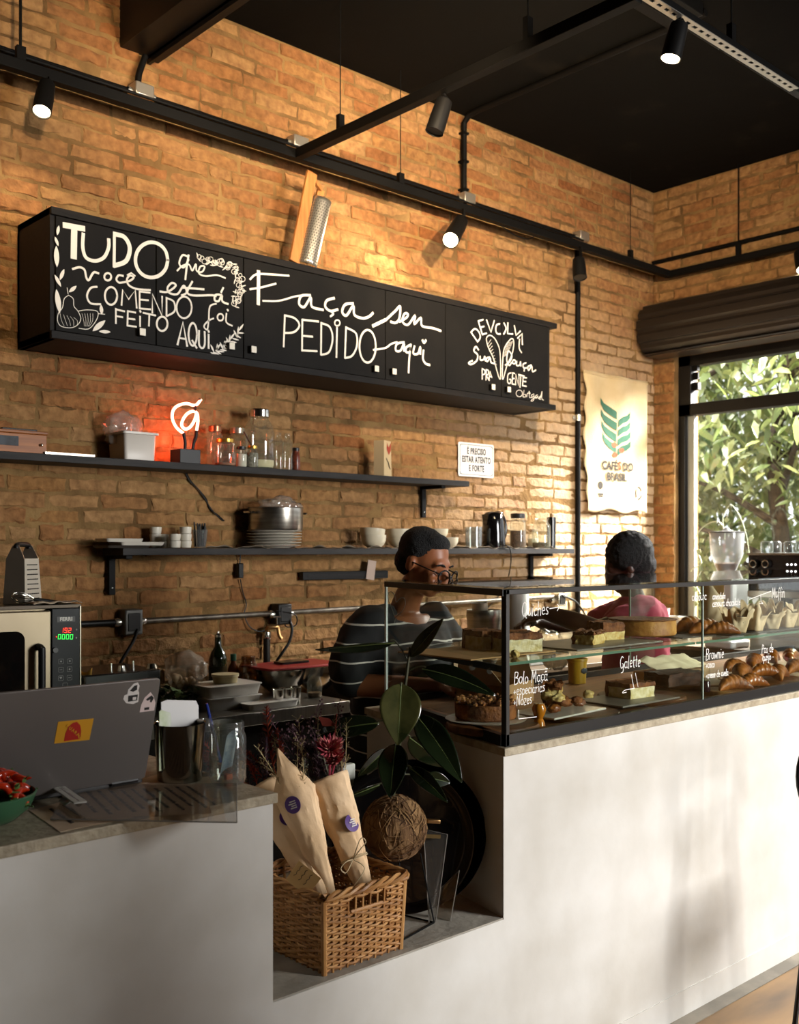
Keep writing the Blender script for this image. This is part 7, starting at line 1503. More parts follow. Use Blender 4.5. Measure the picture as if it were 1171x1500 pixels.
    pts = [(1072, 1000, 1.93, 0, -.35, .05, .15), (1100, 1000, 1.92, 0, -.2, .046, .14), (1085, 985, 2.0, .02, .2, .05, .16), (1118, 990, 1.97, .02, -.5, .046, .14), (1140, 985, 1.95, .005, .3, .052, .15), (1105, 975, 2.08, .035, .1, .05, .15), (1075, 975, 2.08, .03, -.2, .046, .15), (1130, 972, 2.1, .04, .4, .05, .15), (1165, 985, 1.98, .01, -.2, .05, .15), (1158, 975, 2.1, .03, .2, .05, .15), (1185, 985, 1.95, .0, .3, .05, .15)]
    names = ['front left croissant of the heap under the muffins', 'front middle croissant of the heap under the muffins', 'croissant on top of the front left ones', 'croissant in the middle of the heap under the muffins', 'dark shiny croissant at the front right of the heap', 'uppermost orange croissant at the back of the heap', 'orange croissant at the back left of the heap', 'croissant at the back right of the heap', 'croissant at the right end of the heap, near the edge of the photo', 'croissant behind the right end of the heap', 'croissant cut by the right edge of the photo']
    B2 = M('glazed_bake', '#b0661f', .3, col2='#7a3d10', vscale=14, coat=.4)
    disc('round_board', 'large board under the heap of croissants', 'board', 1118, 2.03, zb, .17, .016, BOARDW, U)
    for k, (px, py, y, dz, rz, r0, L_) in enumerate(pts): croissant(names[k], (oy(px, py, y).x, y, zb + .0165 + dz), L_, r0 * .58, rz, B2 if k % 2 else BAKED)
food()
# ---------------------------------------------------------------- people behind the counter
def skin_obj(mb, name, mat, parent, voxel=.008, it=6, noise_amp=0., bumpy=None):
    """one continuous surface from overlapping volumes"""
    o = mb.build(name, mat, parent, smooth=180)
    m = o.modifiers.new('weld', 'REMESH'); m.mode = 'VOXEL'; m.voxel_size = voxel; m.use_smooth_shade = True
    s = o.modifiers.new('relax', 'SMOOTH'); s.iterations = it; s.factor = .5
    if bumpy:
        tx = bpy.data.textures.new(name + '_tex', 'CLOUDS'); tx.noise_scale = bumpy; d = o.modifiers.new('texture', 'DISPLACE'); d.texture = tx; d.strength = noise_amp; d.mid_level = .5
    return o
def limb(mb, pts, rad):
    P = spline(pts, 6); n = len(P); m = len(rad) - 1; rr = []
    for i in range(n):
        u = i / (n - 1) * m; k = min(int(u), m - 1); rr.append(rad[k] + (rad[k + 1] - rad[k]) * (u - k))
    mb.tube(P, rr, 14); mb.ball(P[0], rr[0] * .99, 14, 8); mb.ball(P[-1], rr[-1] * .99, 14, 8)
def frame(c, f, up):
    f = Vector(f).normalized(); s = f.cross(Vector(up)).normalized(); u = s.cross(f)     # s = the person's right
    return Matrix(((s.x, -f.x, u.x, c[0]), (s.y, -f.y, u.y, c[1]), (s.z, -f.z, u.z, c[2]), (0, 0, 0, 1)))   # local -Y forward, Z up, X to the person's right
def head_vol(mb, H):
    o = mb.m; mb.m = H
    mb.ball((0, .012, .03), (.074, .094, .088), 24, 16); mb.ball((0, -.022, -.035), (.062, .066, .078), 20, 14); mb.ball((0, -.052, -.088), (.034, .03, .026), 14, 10)
    mb.ball((0, -.072, .012), (.05, .022, .03), 14, 10)
    for s in (-1, 1): mb.ball((s * .04, -.062, -.028), (.026, .026, .026), 12, 8); mb.ball((s * .079, .012, -.012), (.010, .020, .030), 10, 8)
    mb.tube([(0, -.084, .008), (0, -.098, -.018), (0, -.108, -.036)], [.010, .013, .017], 10); mb.ball((0, -.104, -.040), (.021, .015, .012), 12, 8)
    mb.ball((0, -.090, -.066), (.027, .012, .008), 12, 8); mb.ball((0, -.087, -.077), (.024, .012, .008), 12, 8); mb.m = o
def hand_vol(mb, wr, d, n, s=1, curl=.6):
    """palm, four unequal bent fingers and a thumb; d along the hand, n out of the back of the hand"""
    d = Vector(d).normalized(); n = Vector(n).normalized(); b = d.cross(n).normalized() * s; w = Vector(wr)
    for k in range(4): p = w + b * (k - 1.5) * .019; mb.tube([p * .4 + w * .6, p + d * .045, p + d * .088], [.016, .0145, .011], 8)
    for k, L in enumerate((.062, .074, .07, .054)):
        p = w + b * (k - 1.5) * .0205 + d * .086; a1, a2 = curl, curl * 2; q = p + (d * math.cos(a1 * .5) - n * math.sin(a1 * .5)) * L * .5; e = q + (d * math.cos(a1 + .5 * a2) - n * math.sin(a1 + .5 * a2)) * L * .5; mb.tube([p - d * .012, p, q, e], [.0095, .0092, .0085, .0068], 8); mb.ball(e, .0067, 8, 6)
    p = w + d * .02 - b * .028; q = p + (d * .6 - b * .7 - n * .25).normalized() * .036; e = q + (d * .95 - n * .4).normalized() * .032; mb.tube([w + d * .005 - b * .01, p, q, e], [.014, .013, .011, .008], 8); mb.ball(e, .008, 8, 6)
def striped(name):
    m = bpy.data.materials.new(name); m.use_nodes = True; nt = m.node_tree; p = nt.nodes['Principled BSDF']; tc = N(nt, 'ShaderNodeTexCoord'); sx = N(nt, 'ShaderNodeSeparateXYZ'); nz = N(nt, 'ShaderNodeTexNoise'); nz.inputs['Scale'].default_value = 5
    nt.links.new(tc.outputs['Object'], sx.inputs[0]); nt.links.new(tc.outputs['Object'], nz.inputs['Vector'])
    a = N(nt, 'ShaderNodeMath', operation='MULTIPLY_ADD'); a.inputs[1].default_value = .05; nt.links.new(nz.outputs['Fac'], a.inputs[0]); nt.links.new(sx.outputs['Z'], a.inputs[2])
    d = N(nt, 'ShaderNodeMath', operation='DIVIDE'); d.inputs[1].default_value = .0665; nt.links.new(a.outputs[0], d.inputs[0]); fr = N(nt, 'ShaderNodeMath', operation='FRACT'); nt.links.new(d.outputs[0], fr.inputs[0])
    lt = N(nt, 'ShaderNodeMath', operation='LESS_THAN'); lt.inputs[1].default_value = .085; nt.links.new(fr.outputs[0], lt.inputs[0]); mx = N(nt, 'ShaderNodeMix', data_type='RGBA'); nt.links.new(lt.outputs[0], mx.inputs[0]); mx.inputs[6].default_value = lin('#121011'); mx.inputs[7].default_value = lin('#d3cbc0'); nt.links.new(mx.outputs[2], p.inputs['Base Color']); p.inputs['Roughness'].default_value = .85
    return m
SKIN1 = M('skin_brown', '#8f5634', .45, sss=.1); SKIN2 = M('skin_dark', '#40241a', .42, sss=.08); HAIR = M('black_hair', '#0b0908', .75, bump=1, bscale=260); LIP = M('lips', '#6a2f28', .4)
def person_glasses():
    p0 = od(590, 900, 3.86); P = Vector((p0.x, p0.y, FZ)); t = thing('person', 'person in glasses and a black tee with white stripes, head bowed over the counter', 'person', P)
    z = lambda v: v - FZ
    f = Vector((.22, -.90, -.30)); H = frame((.005, -.115, z(1.532)), f, (0.05, 0, 1))
    b = MB(); head_vol(b, H); limb(b, [(.0, .0, z(1.33)), (.0, -.03, z(1.40)), (.004, -.075, z(1.47))], [.06, .052, .05])
    b.loft([[(w * math.cos(a), dd * math.sin(a) + oy_, z(zz)) for a in [k * 2 * PI / 24 for k in range(24)]] for zz, w, dd, oy_ in ((.86, .17, .13, .02), (1.0, .165, .125, .01), (1.15, .18, .125, .0), (1.28, .185, .11, .0), (1.34, .11, .075, .0))])
    for s, el, ha in ((-1, (-.285, -.03, z(1.105)), (-.05, -.245, z(1.098))), (1, (.275, -.07, z(1.12)), (.075, -.29, z(1.12)))):
        limb(b, [(s * .17, 0, z(1.30)), (s * .235, 0.01, z(1.22)), el], [.058, .05, .04]); limb(b, [el, tuple((Vector(el) + Vector(ha)) / 2 + Vector((0, -.012, -.004))), ha], [.042, .041, .027])
        hd = Vector(ha) - Vector(el); hd.normalize(); hand_vol(b, ha, hd + Vector((0, -.3, -.15)), Vector((0, 0, 1)), s, .7)
    for s in (-1, 1): limb(b, [(s * .09, .02, z(.9)), (s * .1, .0, z(.52)), (s * .1, .03, .09)], [.09, .065, .042]); limb(b, [(s * .1, .05, .035), (s * .11, -.12, .03)], [.04, .035])
    skin_obj(b, 'body', SKIN1, t, .0065, 5)
    c = MB()                                                      # wide tee with loose half sleeves
    c.loft([[(w * math.cos(a), dd * math.sin(a) + oy_, z(zz) - .085 * max(0, -math.sin(a)) ** 2 * max(0, (zz - 1.33) / .045)) for a in [k * 2 * PI / 28 for k in range(28)]] for zz, w, dd, oy_ in ((.60, .215, .165, .02), (.85, .215, .165, .015), (1.05, .21, .16, .0), (1.2, .215, .15, .0), (1.30, .205, .125, .0), (1.352, .145, .095, .005), (1.375, .09, .075, .01))])
    for s, el in ((-1, (-.272, -.02, z(1.135))), (1, (.268, -.05, z(1.145)))): limb(c, [(s * .16, 0, z(1.305)), (s * .215, .0, z(1.235)), el], [.078, .082, .080])
    skin_obj(c, 'striped_tee', striped('striped_jersey'), t, .012, 5, .035, .12)
    c = MB(); c.loft([[(w * math.cos(a), dd * math.sin(a) + .02, z(zz)) for a in [k * 2 * PI / 24 for k in range(24)]] for zz, w, dd in ((.12, .22, .16), (.6, .2, .16), (.72, .19, .15))]); c.build('dark_skirt', striped('striped_apron'), t)
    c = MB(H); c.lathe([(0, 0), (.03, 0), (.05, .02)], 16) if 0 else None
    c.ball((0, .026, .046), (.082, .094, .082), 26, 18); c.ball((0, .066, -.01), (.068, .052, .06), 18, 12); c.ball((0, -.026, .082), (.062, .045, .036), 18, 12)
    skin_obj(c, 'short_hair', HAIR, t, .006, 4, .005, .012)
    G = M('glasses_black', '#0c0b0b', .3); g = None
    for s in (-1, 1):
        c = MB(H); c.tube([(s * .036 + .029 * math.cos(a), -.120 + .2 * (.036 + .029 * math.cos(a) * s - .01), -.018 + .024 * math.sin(a)) for a in [k * PI / 10 for k in range(20)]], .0032, 6, closed=True); o = c.build('glasses_rim', G, t)
        c = MB(H); c.tube(spline([(s * .066, -.108, -.008), (s * .08, -.05, -.004), (s * .083, .02, .0)], 4), .0026, 6); c.build('glasses_temple', G, t)
        c = MB(H); c.tube(spline([(s * .02, -.094, -.012), (s * .036, -.094, -.019), (s * .052, -.088, -.012)], 4), .0022, 5); c.build('eyelid', M('lash', '#1c0f0a', .6), t)
        c = MB(H); c.tube(spline([(s * .016, -.096, .014), (s * .036, -.096, .021), (s * .056, -.084, .014)], 4), .003, 5); c.build('eyebrow', HAIR, t)
    c = MB(H); c.tube([(-.009, -.121, -.014), (.009, -.121, -.014)], .0028, 6); c.build('glasses_bridge', G, t)
    c = MB(H); c.ball((0, -.099, -.066), (.021, .005, .0045), 12, 6); c.ball((0, -.097, -.075), (.018, .005, .004), 12, 6); c.build('lips', LIP, t)
person_glasses()
def person_pink():
    p0 = od(926, 900, 4.78); P = Vector((p0.x, p0.y, FZ)); t = thing('person', 'person with rounded black hair and a pink tee, reaching left behind the display case', 'person', P, rz=-.74)
    z = lambda v: v - FZ; f = Vector((-.86, .12, -.30)); H = frame((-.03, .0, z(1.502)), f, (0, 0, 1)); b = MB(); head_vol(b, H)
    limb(b, [(.02, 0, z(1.32)), (.0, .0, z(1.38)), (-.015, .0, z(1.45))], [.06, .052, .05])
    ring = lambda zz, w, dd, ox_: [(dd * math.cos(a) + ox_, w * math.sin(a), z(zz)) for a in [k * 2 * PI / 26 for k in range(26)]]
    b.loft([ring(.86, .16, .13, .02), ring(1.1, .165, .12, .02), ring(1.28, .18, .11, .02), ring(1.34, .1, .075, .02)])
    sh, el, ha = (.02, -.19, z(1.295)), (-.20, -.24, z(1.225)), (-.415, -.155, z(1.295)); limb(b, [sh, (-.08, -.225, z(1.26)), el], [.06, .055, .045]); limb(b, [el, (-.31, -.205, z(1.265)), ha], [.046, .044, .032]); hand_vol(b, ha, (-.9, .35, -.25), (-.2, -.3, 1), -1, .8)
    sh, el, ha = (.02, .19, z(1.295)), (-.2, .22, z(1.15)), (-.42, .1, z(1.24)); limb(b, [sh, (-.08, .225, z(1.22)), el], [.06, .052, .043]); limb(b, [el, (-.31, .17, z(1.2)), ha], [.042, .04, .028]); hand_vol(b, ha, (-.9, -.35, -.1), (0, .2, 1), 1, .8)
    for s in (-1, 1): limb(b, [(.02, s * .09, z(.9)), (0, s * .1, z(.52)), (.03, s * .1, .09)], [.09, .065, .042]); limb(b, [(.05, s * .1, .035), (-.12, s * .11, .03)], [.04, .035])
    skin_obj(b, 'body', SKIN2, t, .007, 5)
    c = MB(); c.loft([ring(.82, .195, .155, .02), ring(1.05, .195, .15, .02), ring(1.25, .215, .148, .02), ring(1.325, .165, .115, .025), ring(1.365, .075, .07, .02)])
    limb(c, [(.02, -.165, z(1.295)), (-.03, -.205, z(1.272)), (-.10, -.232, z(1.25))], [.092, .09, .082]); limb(c, [(.02, .165, z(1.295)), (-.03, .205, z(1.26)), (-.10, .23, z(1.22))], [.078, .08, .078])
    skin_obj(c, 'pink_tee', M('pink_cotton', '#a83350', .85, col2='#b94460', vscale=7, bump=.3, bscale=14), t, .012, 5, .04, .13)
    c = MB(); c.loft([ring(.2, .2, .165, .02), ring(.8, .2, .165, .02), ring(1.0, .2, .162, .02)]); c.build('black_apron', M('black_apron_cloth', '#0f0d0e', .85), t)
    c = MB(H); c.ball((0, .038, .052), (.108, .112, .105), 26, 18); c.ball((0, .07, -.015), (.085, .07, .07), 18, 12); skin_obj(c, 'rounded_hair', HAIR, t, .007, 4, .012, .016)
    c = MB(H)
    c.ball((-.088, .008, -.036), .0045, 8, 6); c.build('earring', STEELP, t)
    q = Vector((-.46, -.14, z(1.235))); c = crumple('bread_bag', 'clear bag held in the hand of the person in pink', 'bag', tuple(P + RZ(-.74) @ (q + Vector((.07, -.01, -.10)))), (.12, .035, .075), MG('film_grey', '#cfc9bd', refl=2, rough=.15, body=.4, bodycol='#77705f'), 77, 6, .3, flatb=False); c.rotation_euler = (0, .5, 0)
person_pink()

# ---------------------------------------------------------------- back of the shop, right: bar, coffee machine, grinder, cups
def back_right():
    BW = M('back_bar_wood', '#5f4a35', .5, col2='#4a3828', vscale=4, stretch=(1, 8, 8))
    t = thing('back_bar', 'long low back bar under the window and along the brick wall', 'bar', (4.6, 3.8, FZ)); m = T(-4.6, -3.8, -FZ)
    c = MB(m); c.box(3.15, 5.46, 3.5, 4.09, FZ, .93); c.box(5.46, 6.12, 1.4, 4.09, FZ, .98); c.build('cabinets', M('dark_steel_front'), t); c = MB(m); c.box(3.13, 5.46, 3.48, 4.09, .93, .955); c.box(5.44, 6.13, 1.4, 4.09, .98, 1.005); c.build('bar_top', BW, t, bevel=.003)
    ZB = .9555; ZR = 1.0055
    x, rad, h = dims(684, 735, 893, 3.62, ZB); t = thing('steel_boiler', 'tall stainless steel juicer drum seen through the left end of the case', 'juicer', (x, 3.62, ZB))
    c = MB(); c.lathe([(0, 0), (rad * .72, 0), (rad * .72, h * .5), (rad * .95, h * .62), (rad, h * .86), (rad * 1.04, h * .9), (rad * 1.0, h), (rad * .96, h * .99), (rad * .9, h * .66), (0, h * .6)], 36); c.build('drum', STEEL, t)
    c = MB(); c.lathe([(0, 0), (rad * .42, 0), (rad * .46, h * .34), (rad * .44, h * .34), (rad * .4, .004), (0, .004)], 24, mtx=T(-rad * .25, 0, h * .78) @ RY(-.12)); c.build('feed_cup', STEEL, t)
    c = MB(); c.tube([(rad * .8, 0, h * .62), (rad * .95, 0, h * .45), (rad * .8, 0, h * .3)], .012, 8); c.build('spout', BLK, t)
    x, rad, h = dims(742, 775, 866, 3.6, ZB); t = thing('paper_roll', 'tall white paper towel roll behind the case corner post', 'paper roll', (x, 3.6, ZB)); c = MB(); c.lathe([(rad * .25, 0), (rad, 0), (rad, h), (rad * .25, h), (rad * .25, 0)], 36); c.build('roll', M('paper_white', '#d9d7d2', .8), t)
    x, rad, h = dims(775, 800, 905, 3.6, ZB); t = thing('card_terminal', 'white and green card terminal propped on the back bar', 'card terminal', (x, 3.6, ZB)); c = MB(); c.box(-.06, .06, 0, .1, 0, h * .5); c.build('stand', M('stand_grey', '#8d8b88', .5), t, bevel=.006)
    c = MB(RX(-.4) ); c.box(-.05, .04, .0, .02, h * .5, h * 1.02); b_ = c.build('terminal', M('terminal_white', '#d9dcd4', .4), t, bevel=.008); c = MB(RX(-.4)); c.box(-.036, .026, -.002, .0, h * .68, h * .94); c.build('screen', M('terminal_screen', '#7f98a5', .3), b_); c = MB(); c.ball((-.085, -.01, h * .55), (.045, .03, .03), 14, 8); c.build('green_cover', M('lime_green', '#7fa32a', .4), t)
    x = oy(846, 990, 2.5).x; t = thing('yellow_tub', 'yellow ridged tub standing at the back of the case', 'tub', (x, 2.5, CT + .009)); c = MB(); c.lathe([(0, 0), (.033, 0), (.037, .085), (.04, .087), (.04, .097), (.036, .097), (.032, .004), (0, .004)], 30); c.build('tub', M('yellow_plastic', '#b98f1e', .4), t); c = MB(); c.ball((0, -.034, .05), (.018, .004, .012), 12, 8); c.build('dark_emblem', M('dark_label'), t)
    # kraft box the person packs
    p = Vector((2.60, 2.36, CT + .009)); t = thing('kraft_box', 'open kraft takeaway box with raised flaps behind the nut tart', 'box', p, rz=.25); c = MB(); w, d, h = .11, .09, .075
    for a in ((-w, w, -d, -d + .002, 0, h), (-w, w, d - .002, d, 0, h), (-w, -w + .002, -d, d, 0, h), (w - .002, w, -d, d, 0, h), (-w, w, -d, d, 0, .002)): c.box(*a)
    c.build('box_body', M('box_kraft', '#ab8458', .75), t, smooth=0)
    for k, P in enumerate((((w, -d, h), (w, d, h), (w + .035, d * .4, h + .10), (w + .035, -d * .4, h + .10)), ((-w, -d, h), (-w, d, h), (-w - .05, d * .6, h + .07), (-w - .05, -d * .6, h + .07)), ((-w, d, h), (w, d, h), (w * .8, d + .03, h + .11), (-w * .8, d + .03, h + .11)))):
        c = MB(); c.add(P, [(0, 1, 2, 3)]); c.build('flap', M('box_inner', '#c9a883', .75), t, smooth=0, solid=.0015)
    # espresso machine, face towards the aisle
    X = 5.47; y0 = ox(1096, 825, X).y; zt = ox(1096, 812, X).z; t = thing('espresso_machine', 'black espresso machine with two round knobs under the window', 'coffee machine', (X, y0, ZR)); h = zt - ZR
    c = MB(); c.box(0, .48, -.75, 0, h * .55, h); c.build('upper_body', M('machine_black', '#16120f', .25, coat=.4), t, bevel=.008); c = MB(); c.box(.2, .5, -.73, -.02, .06, h * .56); c.box(-.02, .5, -.73, -.02, 0, .07); c.build('base', M('machine_steel', '#a8a49b', .3, metal=.9), t, bevel=.006)
    c = MB(); c.box(-.004, .49, -.755, .005, h - .004, h + .008); c.build('cup_rail', STEELP, t); c = MB(); c.box(-.006, .0, -.75, 0, h * .56, h * .62); c.build('trim_strip', STEELP, t)
    for px in (1104, 1122):
        yy_ = ox(px, 826, X - .02).y - y0; zz = ox(px, 826, X - .02).z - ZR; c = MB(); c.lathe([(0, 0), (.026, 0), (.024, .022), (.018, .026), (0, .026)], 20, mtx=T(0, yy_, zz) @ RY(-PI / 2)); k_ = c.build('knob', BLK, t); c = MB(); c.lathe([(.022, .024), (.0225, .027), (.016, .0275)], 20, mtx=T(0, yy_, zz) @ RY(-PI / 2)); c.build('knob_ring', STEELP, k_)
    c = MB()
    for px in (1154, 1160, 1166): q = ox(px, 827, X) - Vector((X, y0, ZR)); c.ball((-.001, q.y, q.z), (.002, .007, .006), 8, 6)
    c.build('display_dots', M('display_white', '#ffffff', .5, emit='#ffffff', estr=1.5), t)
    for k in range(2): c = MB(); c.lathe([(.04, 0), (.035, .05), (.03, .055)], 18, (.06, -.2 - .3 * k, h * .55 - .055)); c.tube([(.02, -.2 - .3 * k, h * .5), (-.12, -.2 - .3 * k, h * .48)], .012, 8); c.build('group_head', STEELP, t)
    for k, px in enumerate((1124, 1136, 1158, 1170)):
        q = ox(px, 800, X + .12); o = jar('glass_tumbler', ('first', 'second', 'third', 'fourth')[k] + ' upturned glass on top of the espresso machine', 'glass', px - 9, px + 9, 793, q.y, zt + .0085, [(0, 0), (.9, 0), (1, .05), (1, .9), (.8, 1), (0, 1)], glass=GLASSD, group='glasses on the coffee machine'); o.location.x = X + .12
    # grinder
    X = 5.52; g = ox(1065, 850, X); d_ = X * FX + g.y * FY; r_ = 25 * d_ / F_PX; z0, z1 = ox(1065, 846, X).z, ox(1065, 781, X).z; t = thing('coffee_grinder', 'coffee grinder with a clear hopper of beans in front of the window', 'grinder', (X, g.y, ZR)); a, b = z0 - ZR, z1 - ZR
    c = MB(); c.lathe([(r_ * .35, a), (r_ * .5, a + .03), (r_ * .92, a + (b - a) * .5), (r_, b - .01), (r_, b)], 32); c.build('hopper', MG('hopper_glass', '#eef0ee', refl=2, body=.3, bodycol='#e8ecec'), t)
    c = MB(); c.lathe([(0, b), (r_ * 1.02, b), (r_ * 1.02, b + .008), (r_ * .3, b + .014), (.012, b + .03), (0, b + .032)], 32); c.build('hopper_lid', M('hopper_lid', '#3a3835', .4), t)
    c = MB(); c.lathe([(0, a + .005), (r_ * .33, a + .005), (r_ * .48, a + .032), (r_ * .66, a + (b - a) * .32), (0, a + (b - a) * .34)], 24); c.build('coffee_beans', COFF, t)
    c = MB(); c.box(-.09, .1, -.085, .085, a * .55, a); c.box(-.07, .1, -.06, .06, .04, a * .56); c.box(-.1, .11, -.09, .09, 0, .045); c.build('grinder_body', M('grinder_white', '#c9cac8', .35), t, bevel=.012)
    c = MB()
    for k in (-1, 0, 1): c.ball((-.092, k * .022, a * .86), (.003, .007, .006), 8, 6)
    c.build('blue_lights', M('led_blue', '#4a5cff', .4, emit='#3c4dff', estr=6), t)
    # cups on the bar
    r0 = None; CUPW = M('cup_white', '#dfdedb', .25, coat=.3); n = 0
    c = MB(); c.lathe([(0, 0), (.025, 0), (.038, .06), (.04, .085), (.037, .085), (.035, .06), (.022, .006), (0, .006)], 26); r0 = c.build('cup', CUPW); hd = MB(); hd.tube(spline([(.037, 0, .07), (.06, 0, .066), (.058, 0, .03), (.034, 0, .03)], 4), .005, 8); hd.build('handle', CUPW, r0)
    for k, (px, y, lev) in enumerate(((972, 3.62, 0), (972, 3.62, 1), (972, 3.62, 2), (990, 3.7, 0), (990, 3.7, 1), (1004, 3.62, 0), (1004, 3.62, 1), (1018, 3.7, 0))):
        o = r0 if k == 0 else dup(r0, (0, 0, 0)); p = oy(px, 900, y); o.location = (p.x, y, (ZR if p.x > 5.44 else ZB) + .001 + lev * .062); tag(o, ('bottom white cup of the stack nearest the pink tee', 'middle white cup of the stack nearest the pink tee', 'top white cup of the stack nearest the pink tee', 'lower white cup of the second pair from the pink tee', 'upper white cup of the second pair from the pink tee', 'lower white cup of the third pair from the pink tee', 'upper white cup of the third pair from the pink tee', 'single white cup nearest the coffee grinder')[k], 'cup', 'white cups on the back bar')
    # trailing vine in front of the window
    t = thing('trailing_vine', 'thin pale climbing vine curling in front of the window', 'plant', (5.95, 3.5, .905)); m = T(-5.95, -3.5, -.905); V = M('vine_stem', '#aeb69a', .6); Lf = M('vine_leaf', '#a9b58a', .6, sss=.1)
    def w(px, py): return ox(px, py, 5.95)
    c = MB(m)
    for P in (((1026, 870), (1012, 838), (1028, 825), (1018, 800), (1022, 782), (1036, 768), (1052, 764), (1061, 775), (1062, 790)), ((1060, 775), (1060, 755), (1072, 740), (1086, 760), (1094, 785), (1098, 810)), ((1020, 850), (1018, 880), (1022, 930))): c.tube(spline([w(*p) for p in P], 5), .0035, 6)
    c.build('vine_stem', V, t); c = MB(m); r = random.Random(1)
    for px, py in ((1030, 795), (1026, 804), (1018, 838), (1034, 822), (1060, 762), (1096, 790), (1016, 860), (1020, 880)):
        p = w(px, py); a = r.uniform(0, 6.28); e1 = Vector((.3, math.cos(a), math.sin(a))).normalized() * .04; e2 = e1.cross(Vector((1, .2, 0))).normalized() * .018; c.add([p, p + e1 * .5 + e2, p + e1, p + e1 * .5 - e2], [(0, 1, 2, 3)])
    o = c.build('leaves', Lf, t, smooth=0, solid=.001); o['kind'] = 'stuff'
COFF = M('coffee_beans')
back_right()

# ---------------------------------------------------------------- the chair at the right edge
def chair():
    x, y = 3.165, 1.47; t = thing('bistro_chair', 'black metal chair cut by the right edge, in front of the white counter', 'chair', (x, y, FZ)); K = M('chair_black', '#0b0a0a', .35); z = lambda v: v - FZ
    c = MB(); c.tube([(.205 * math.cos(a), .02 * math.sin(a), z(.875) + .135 * math.sin(a)) for a in [k * PI / 16 for k in range(32)]], .0075, 10, closed=True); c.build('back_hoop', K, t)
    for s in (-1, 1):
        c = MB(); c.tube(spline([(s * .13, .015, z(.77)), (s * .15, 0, z(.6)), (s * .17, -.01, z(.50)), (s * .185, .03, 0.004)], 5), .0085, 8); c.build('rear_leg', K, t); c = MB(); c.tube([(s * .16, -.36, z(.52)), (s * .185, -.40, .004)], .0085, 8); c.build('front_leg', K, t)
    for s in (-.07, .07): c = MB(); c.tube([(s, .016, z(.742)), (s * .9, .016, z(1.0))], .004, 6); c.build('back_spindle', K, t)
    c = MB(); c.prism(rrect(.38, .38, .08), z(.515), z(.535), T(0, -.19, 0)); c.build('seat', K, t, bevel=.005)
chair()

# unseen dark board right of the frame, added to shade the left counter
def board():
    t = thing('shadow_board', 'tall dark board added out of view to cast a shadow on the left counter', 'shadow board', (2.22, .1, FZ)); mm = RZ(.6)
    c = MB(mm); c.box(-.21, .21, -.015, .015, .12, 1.42); c.build('board', M('board_dark', '#1c1917', .6), t, bevel=.004); c = MB(mm); c.box(-.2, .2, -.14, .14, 0, .02); c.box(-.02, .02, -.02, .02, .02, .13); c.build('foot', BLKM, t, bevel=.004)
board()

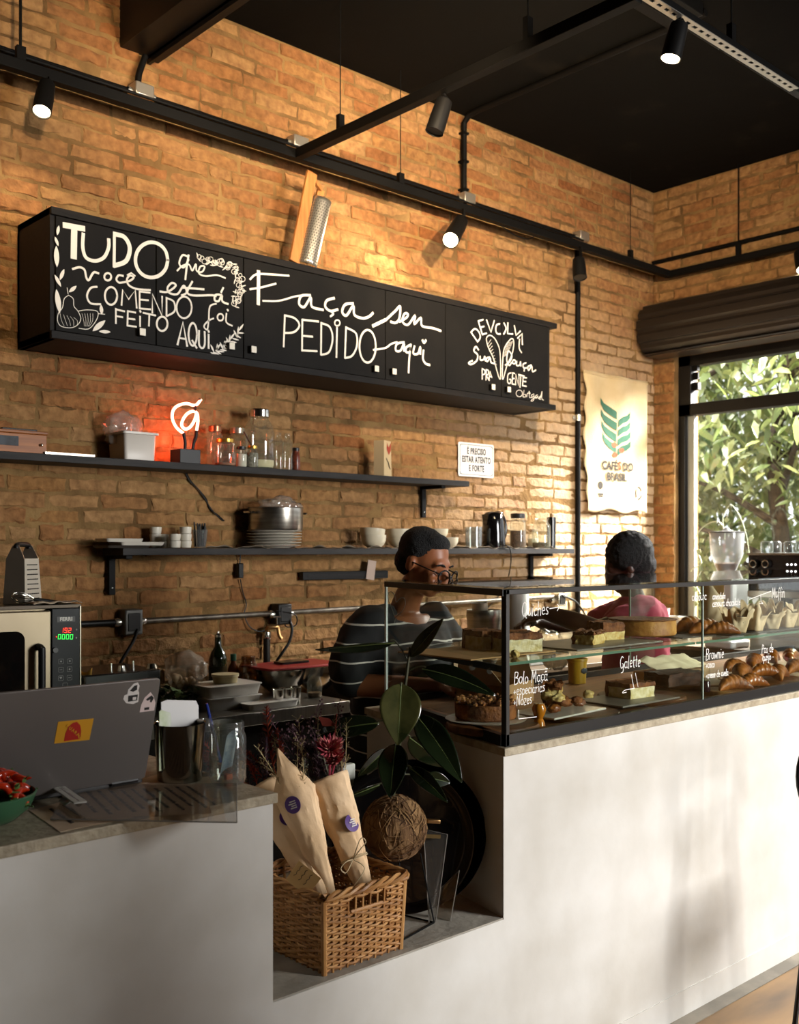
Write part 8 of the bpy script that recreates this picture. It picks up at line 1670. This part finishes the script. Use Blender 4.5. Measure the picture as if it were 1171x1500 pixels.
# ---------------------------------------------------------------- outdoors: trees beyond the window
def outdoors():
    m = bpy.data.materials.new('leaf_green'); m.use_nodes = True; nt = m.node_tree; nt.nodes.clear(); out = N(nt, 'ShaderNodeOutputMaterial'); g = N(nt, 'ShaderNodeNewGeometry'); rp = N(nt, 'ShaderNodeValToRGB'); cr = rp.color_ramp
    for k, c in enumerate(('#4d5c2c', '#6d7f3c', '#8f9c56', '#a9ac6e')):
        e = cr.elements[k] if k < 2 else cr.elements.new(.5)
    for k, c in enumerate(('#4d5c2c', '#6d7f3c', '#8f9c56', '#a9ac6e')): cr.elements[k].position = k / 3
    for k, c in enumerate(('#4d5c2c', '#6d7f3c', '#8f9c56', '#a9ac6e')): cr.elements[k].color = lin(c)
    nt.links.new(g.outputs['Random Per Island'], rp.inputs[0]); df = N(nt, 'ShaderNodeBsdfDiffuse'); tl = N(nt, 'ShaderNodeBsdfTranslucent'); gl = N(nt, 'ShaderNodeBsdfGlossy'); gl.inputs['Roughness'].default_value = .45; gl.inputs['Color'].default_value = (.8, .85, .8, 1); nt.links.new(rp.outputs[0], df.inputs[0]); nt.links.new(rp.outputs[0], tl.inputs[0])
    m1 = N(nt, 'ShaderNodeMixShader'); m1.inputs[0].default_value = .45; nt.links.new(df.outputs[0], m1.inputs[1]); nt.links.new(tl.outputs[0], m1.inputs[2]); m2 = N(nt, 'ShaderNodeMixShader'); m2.inputs[0].default_value = .12; nt.links.new(m1.outputs[0], m2.inputs[1]); nt.links.new(gl.outputs[0], m2.inputs[2]); nt.links.new(m2.outputs[0], out.inputs[0])
    BARK = M('bark', '#4a4034', .9, col2='#2f2820', vscale=8, stretch=(3, 3, .5), bump=.8)
    for k, (x, y, hgt, rad, n, lab) in enumerate(((10.6, 7.0, 4.6, 1.7, 4200, 'leafy tree nearest the left side of the shop window'), (10.2, 5.2, 4.2, 1.6, 4200, 'leafy tree seen through the right part of the shop window'), (13.5, 8.2, 6.2, 2.6, 4200, 'taller leafy tree behind the two nearer ones'))):
        t = thing('leafy_tree', lab, 'tree', (x, y, 0), 'trees outside the window'); r = random.Random(50 + k); c = MB(); c.tube(spline([(0, 0, 0), (.08, .05, hgt * .3), (-.06, .1, hgt * .6), (.1, 0, hgt * .9)], 5), [.13, .1, .07, .03], 9)
        for b in range(7):
            a = b * .9 + k; h0 = hgt * (.25 + .09 * b); c.tube(spline([(0, .05, h0), (math.cos(a) * rad * .5, math.sin(a) * rad * .5, h0 + .35), (math.cos(a) * rad * .85, math.sin(a) * rad * .85, h0 + .5)], 4), [.045, .03, .012], 6)
        c.build('trunk', BARK, t); c = MB()
        cl = [Vector((r.gauss(0, .5) * rad, r.gauss(0, .5) * rad, hgt * r.uniform(.14, 1.0))) for _ in range(70)]
        for i in range(n):
            q = cl[i % 70]; p = q + Vector((r.gauss(0, .24), r.gauss(0, .24), r.gauss(0, .2))); s = r.uniform(.07, .13); mm = T(*p) @ Euler((r.uniform(-.9, .9), r.uniform(.2, 1.2), r.uniform(0, 6.28))).to_matrix().to_4x4()
            c.add([mm @ Vector(v) for v in ((-s, 0, 0), (-s * .3, s * .34, s * .08), (s * .5, s * .26, s * .02), (s * 1.1, 0, -s * .15), (s * .5, -s * .26, s * .02), (-s * .3, -s * .34, s * .08))], [(0, 1, 2, 3, 4, 5)])
        o = c.build('foliage', m, t, smooth=0, fix=False); o['kind'] = 'stuff'
    c = MB(); c.box(WX + .3, 40, -20, 40, -.2, -.05); o = struct(c.build('ground', M('pavement', '#8d8a84', .9, col2='#77746d', vscale=1), smooth=0))
outdoors()
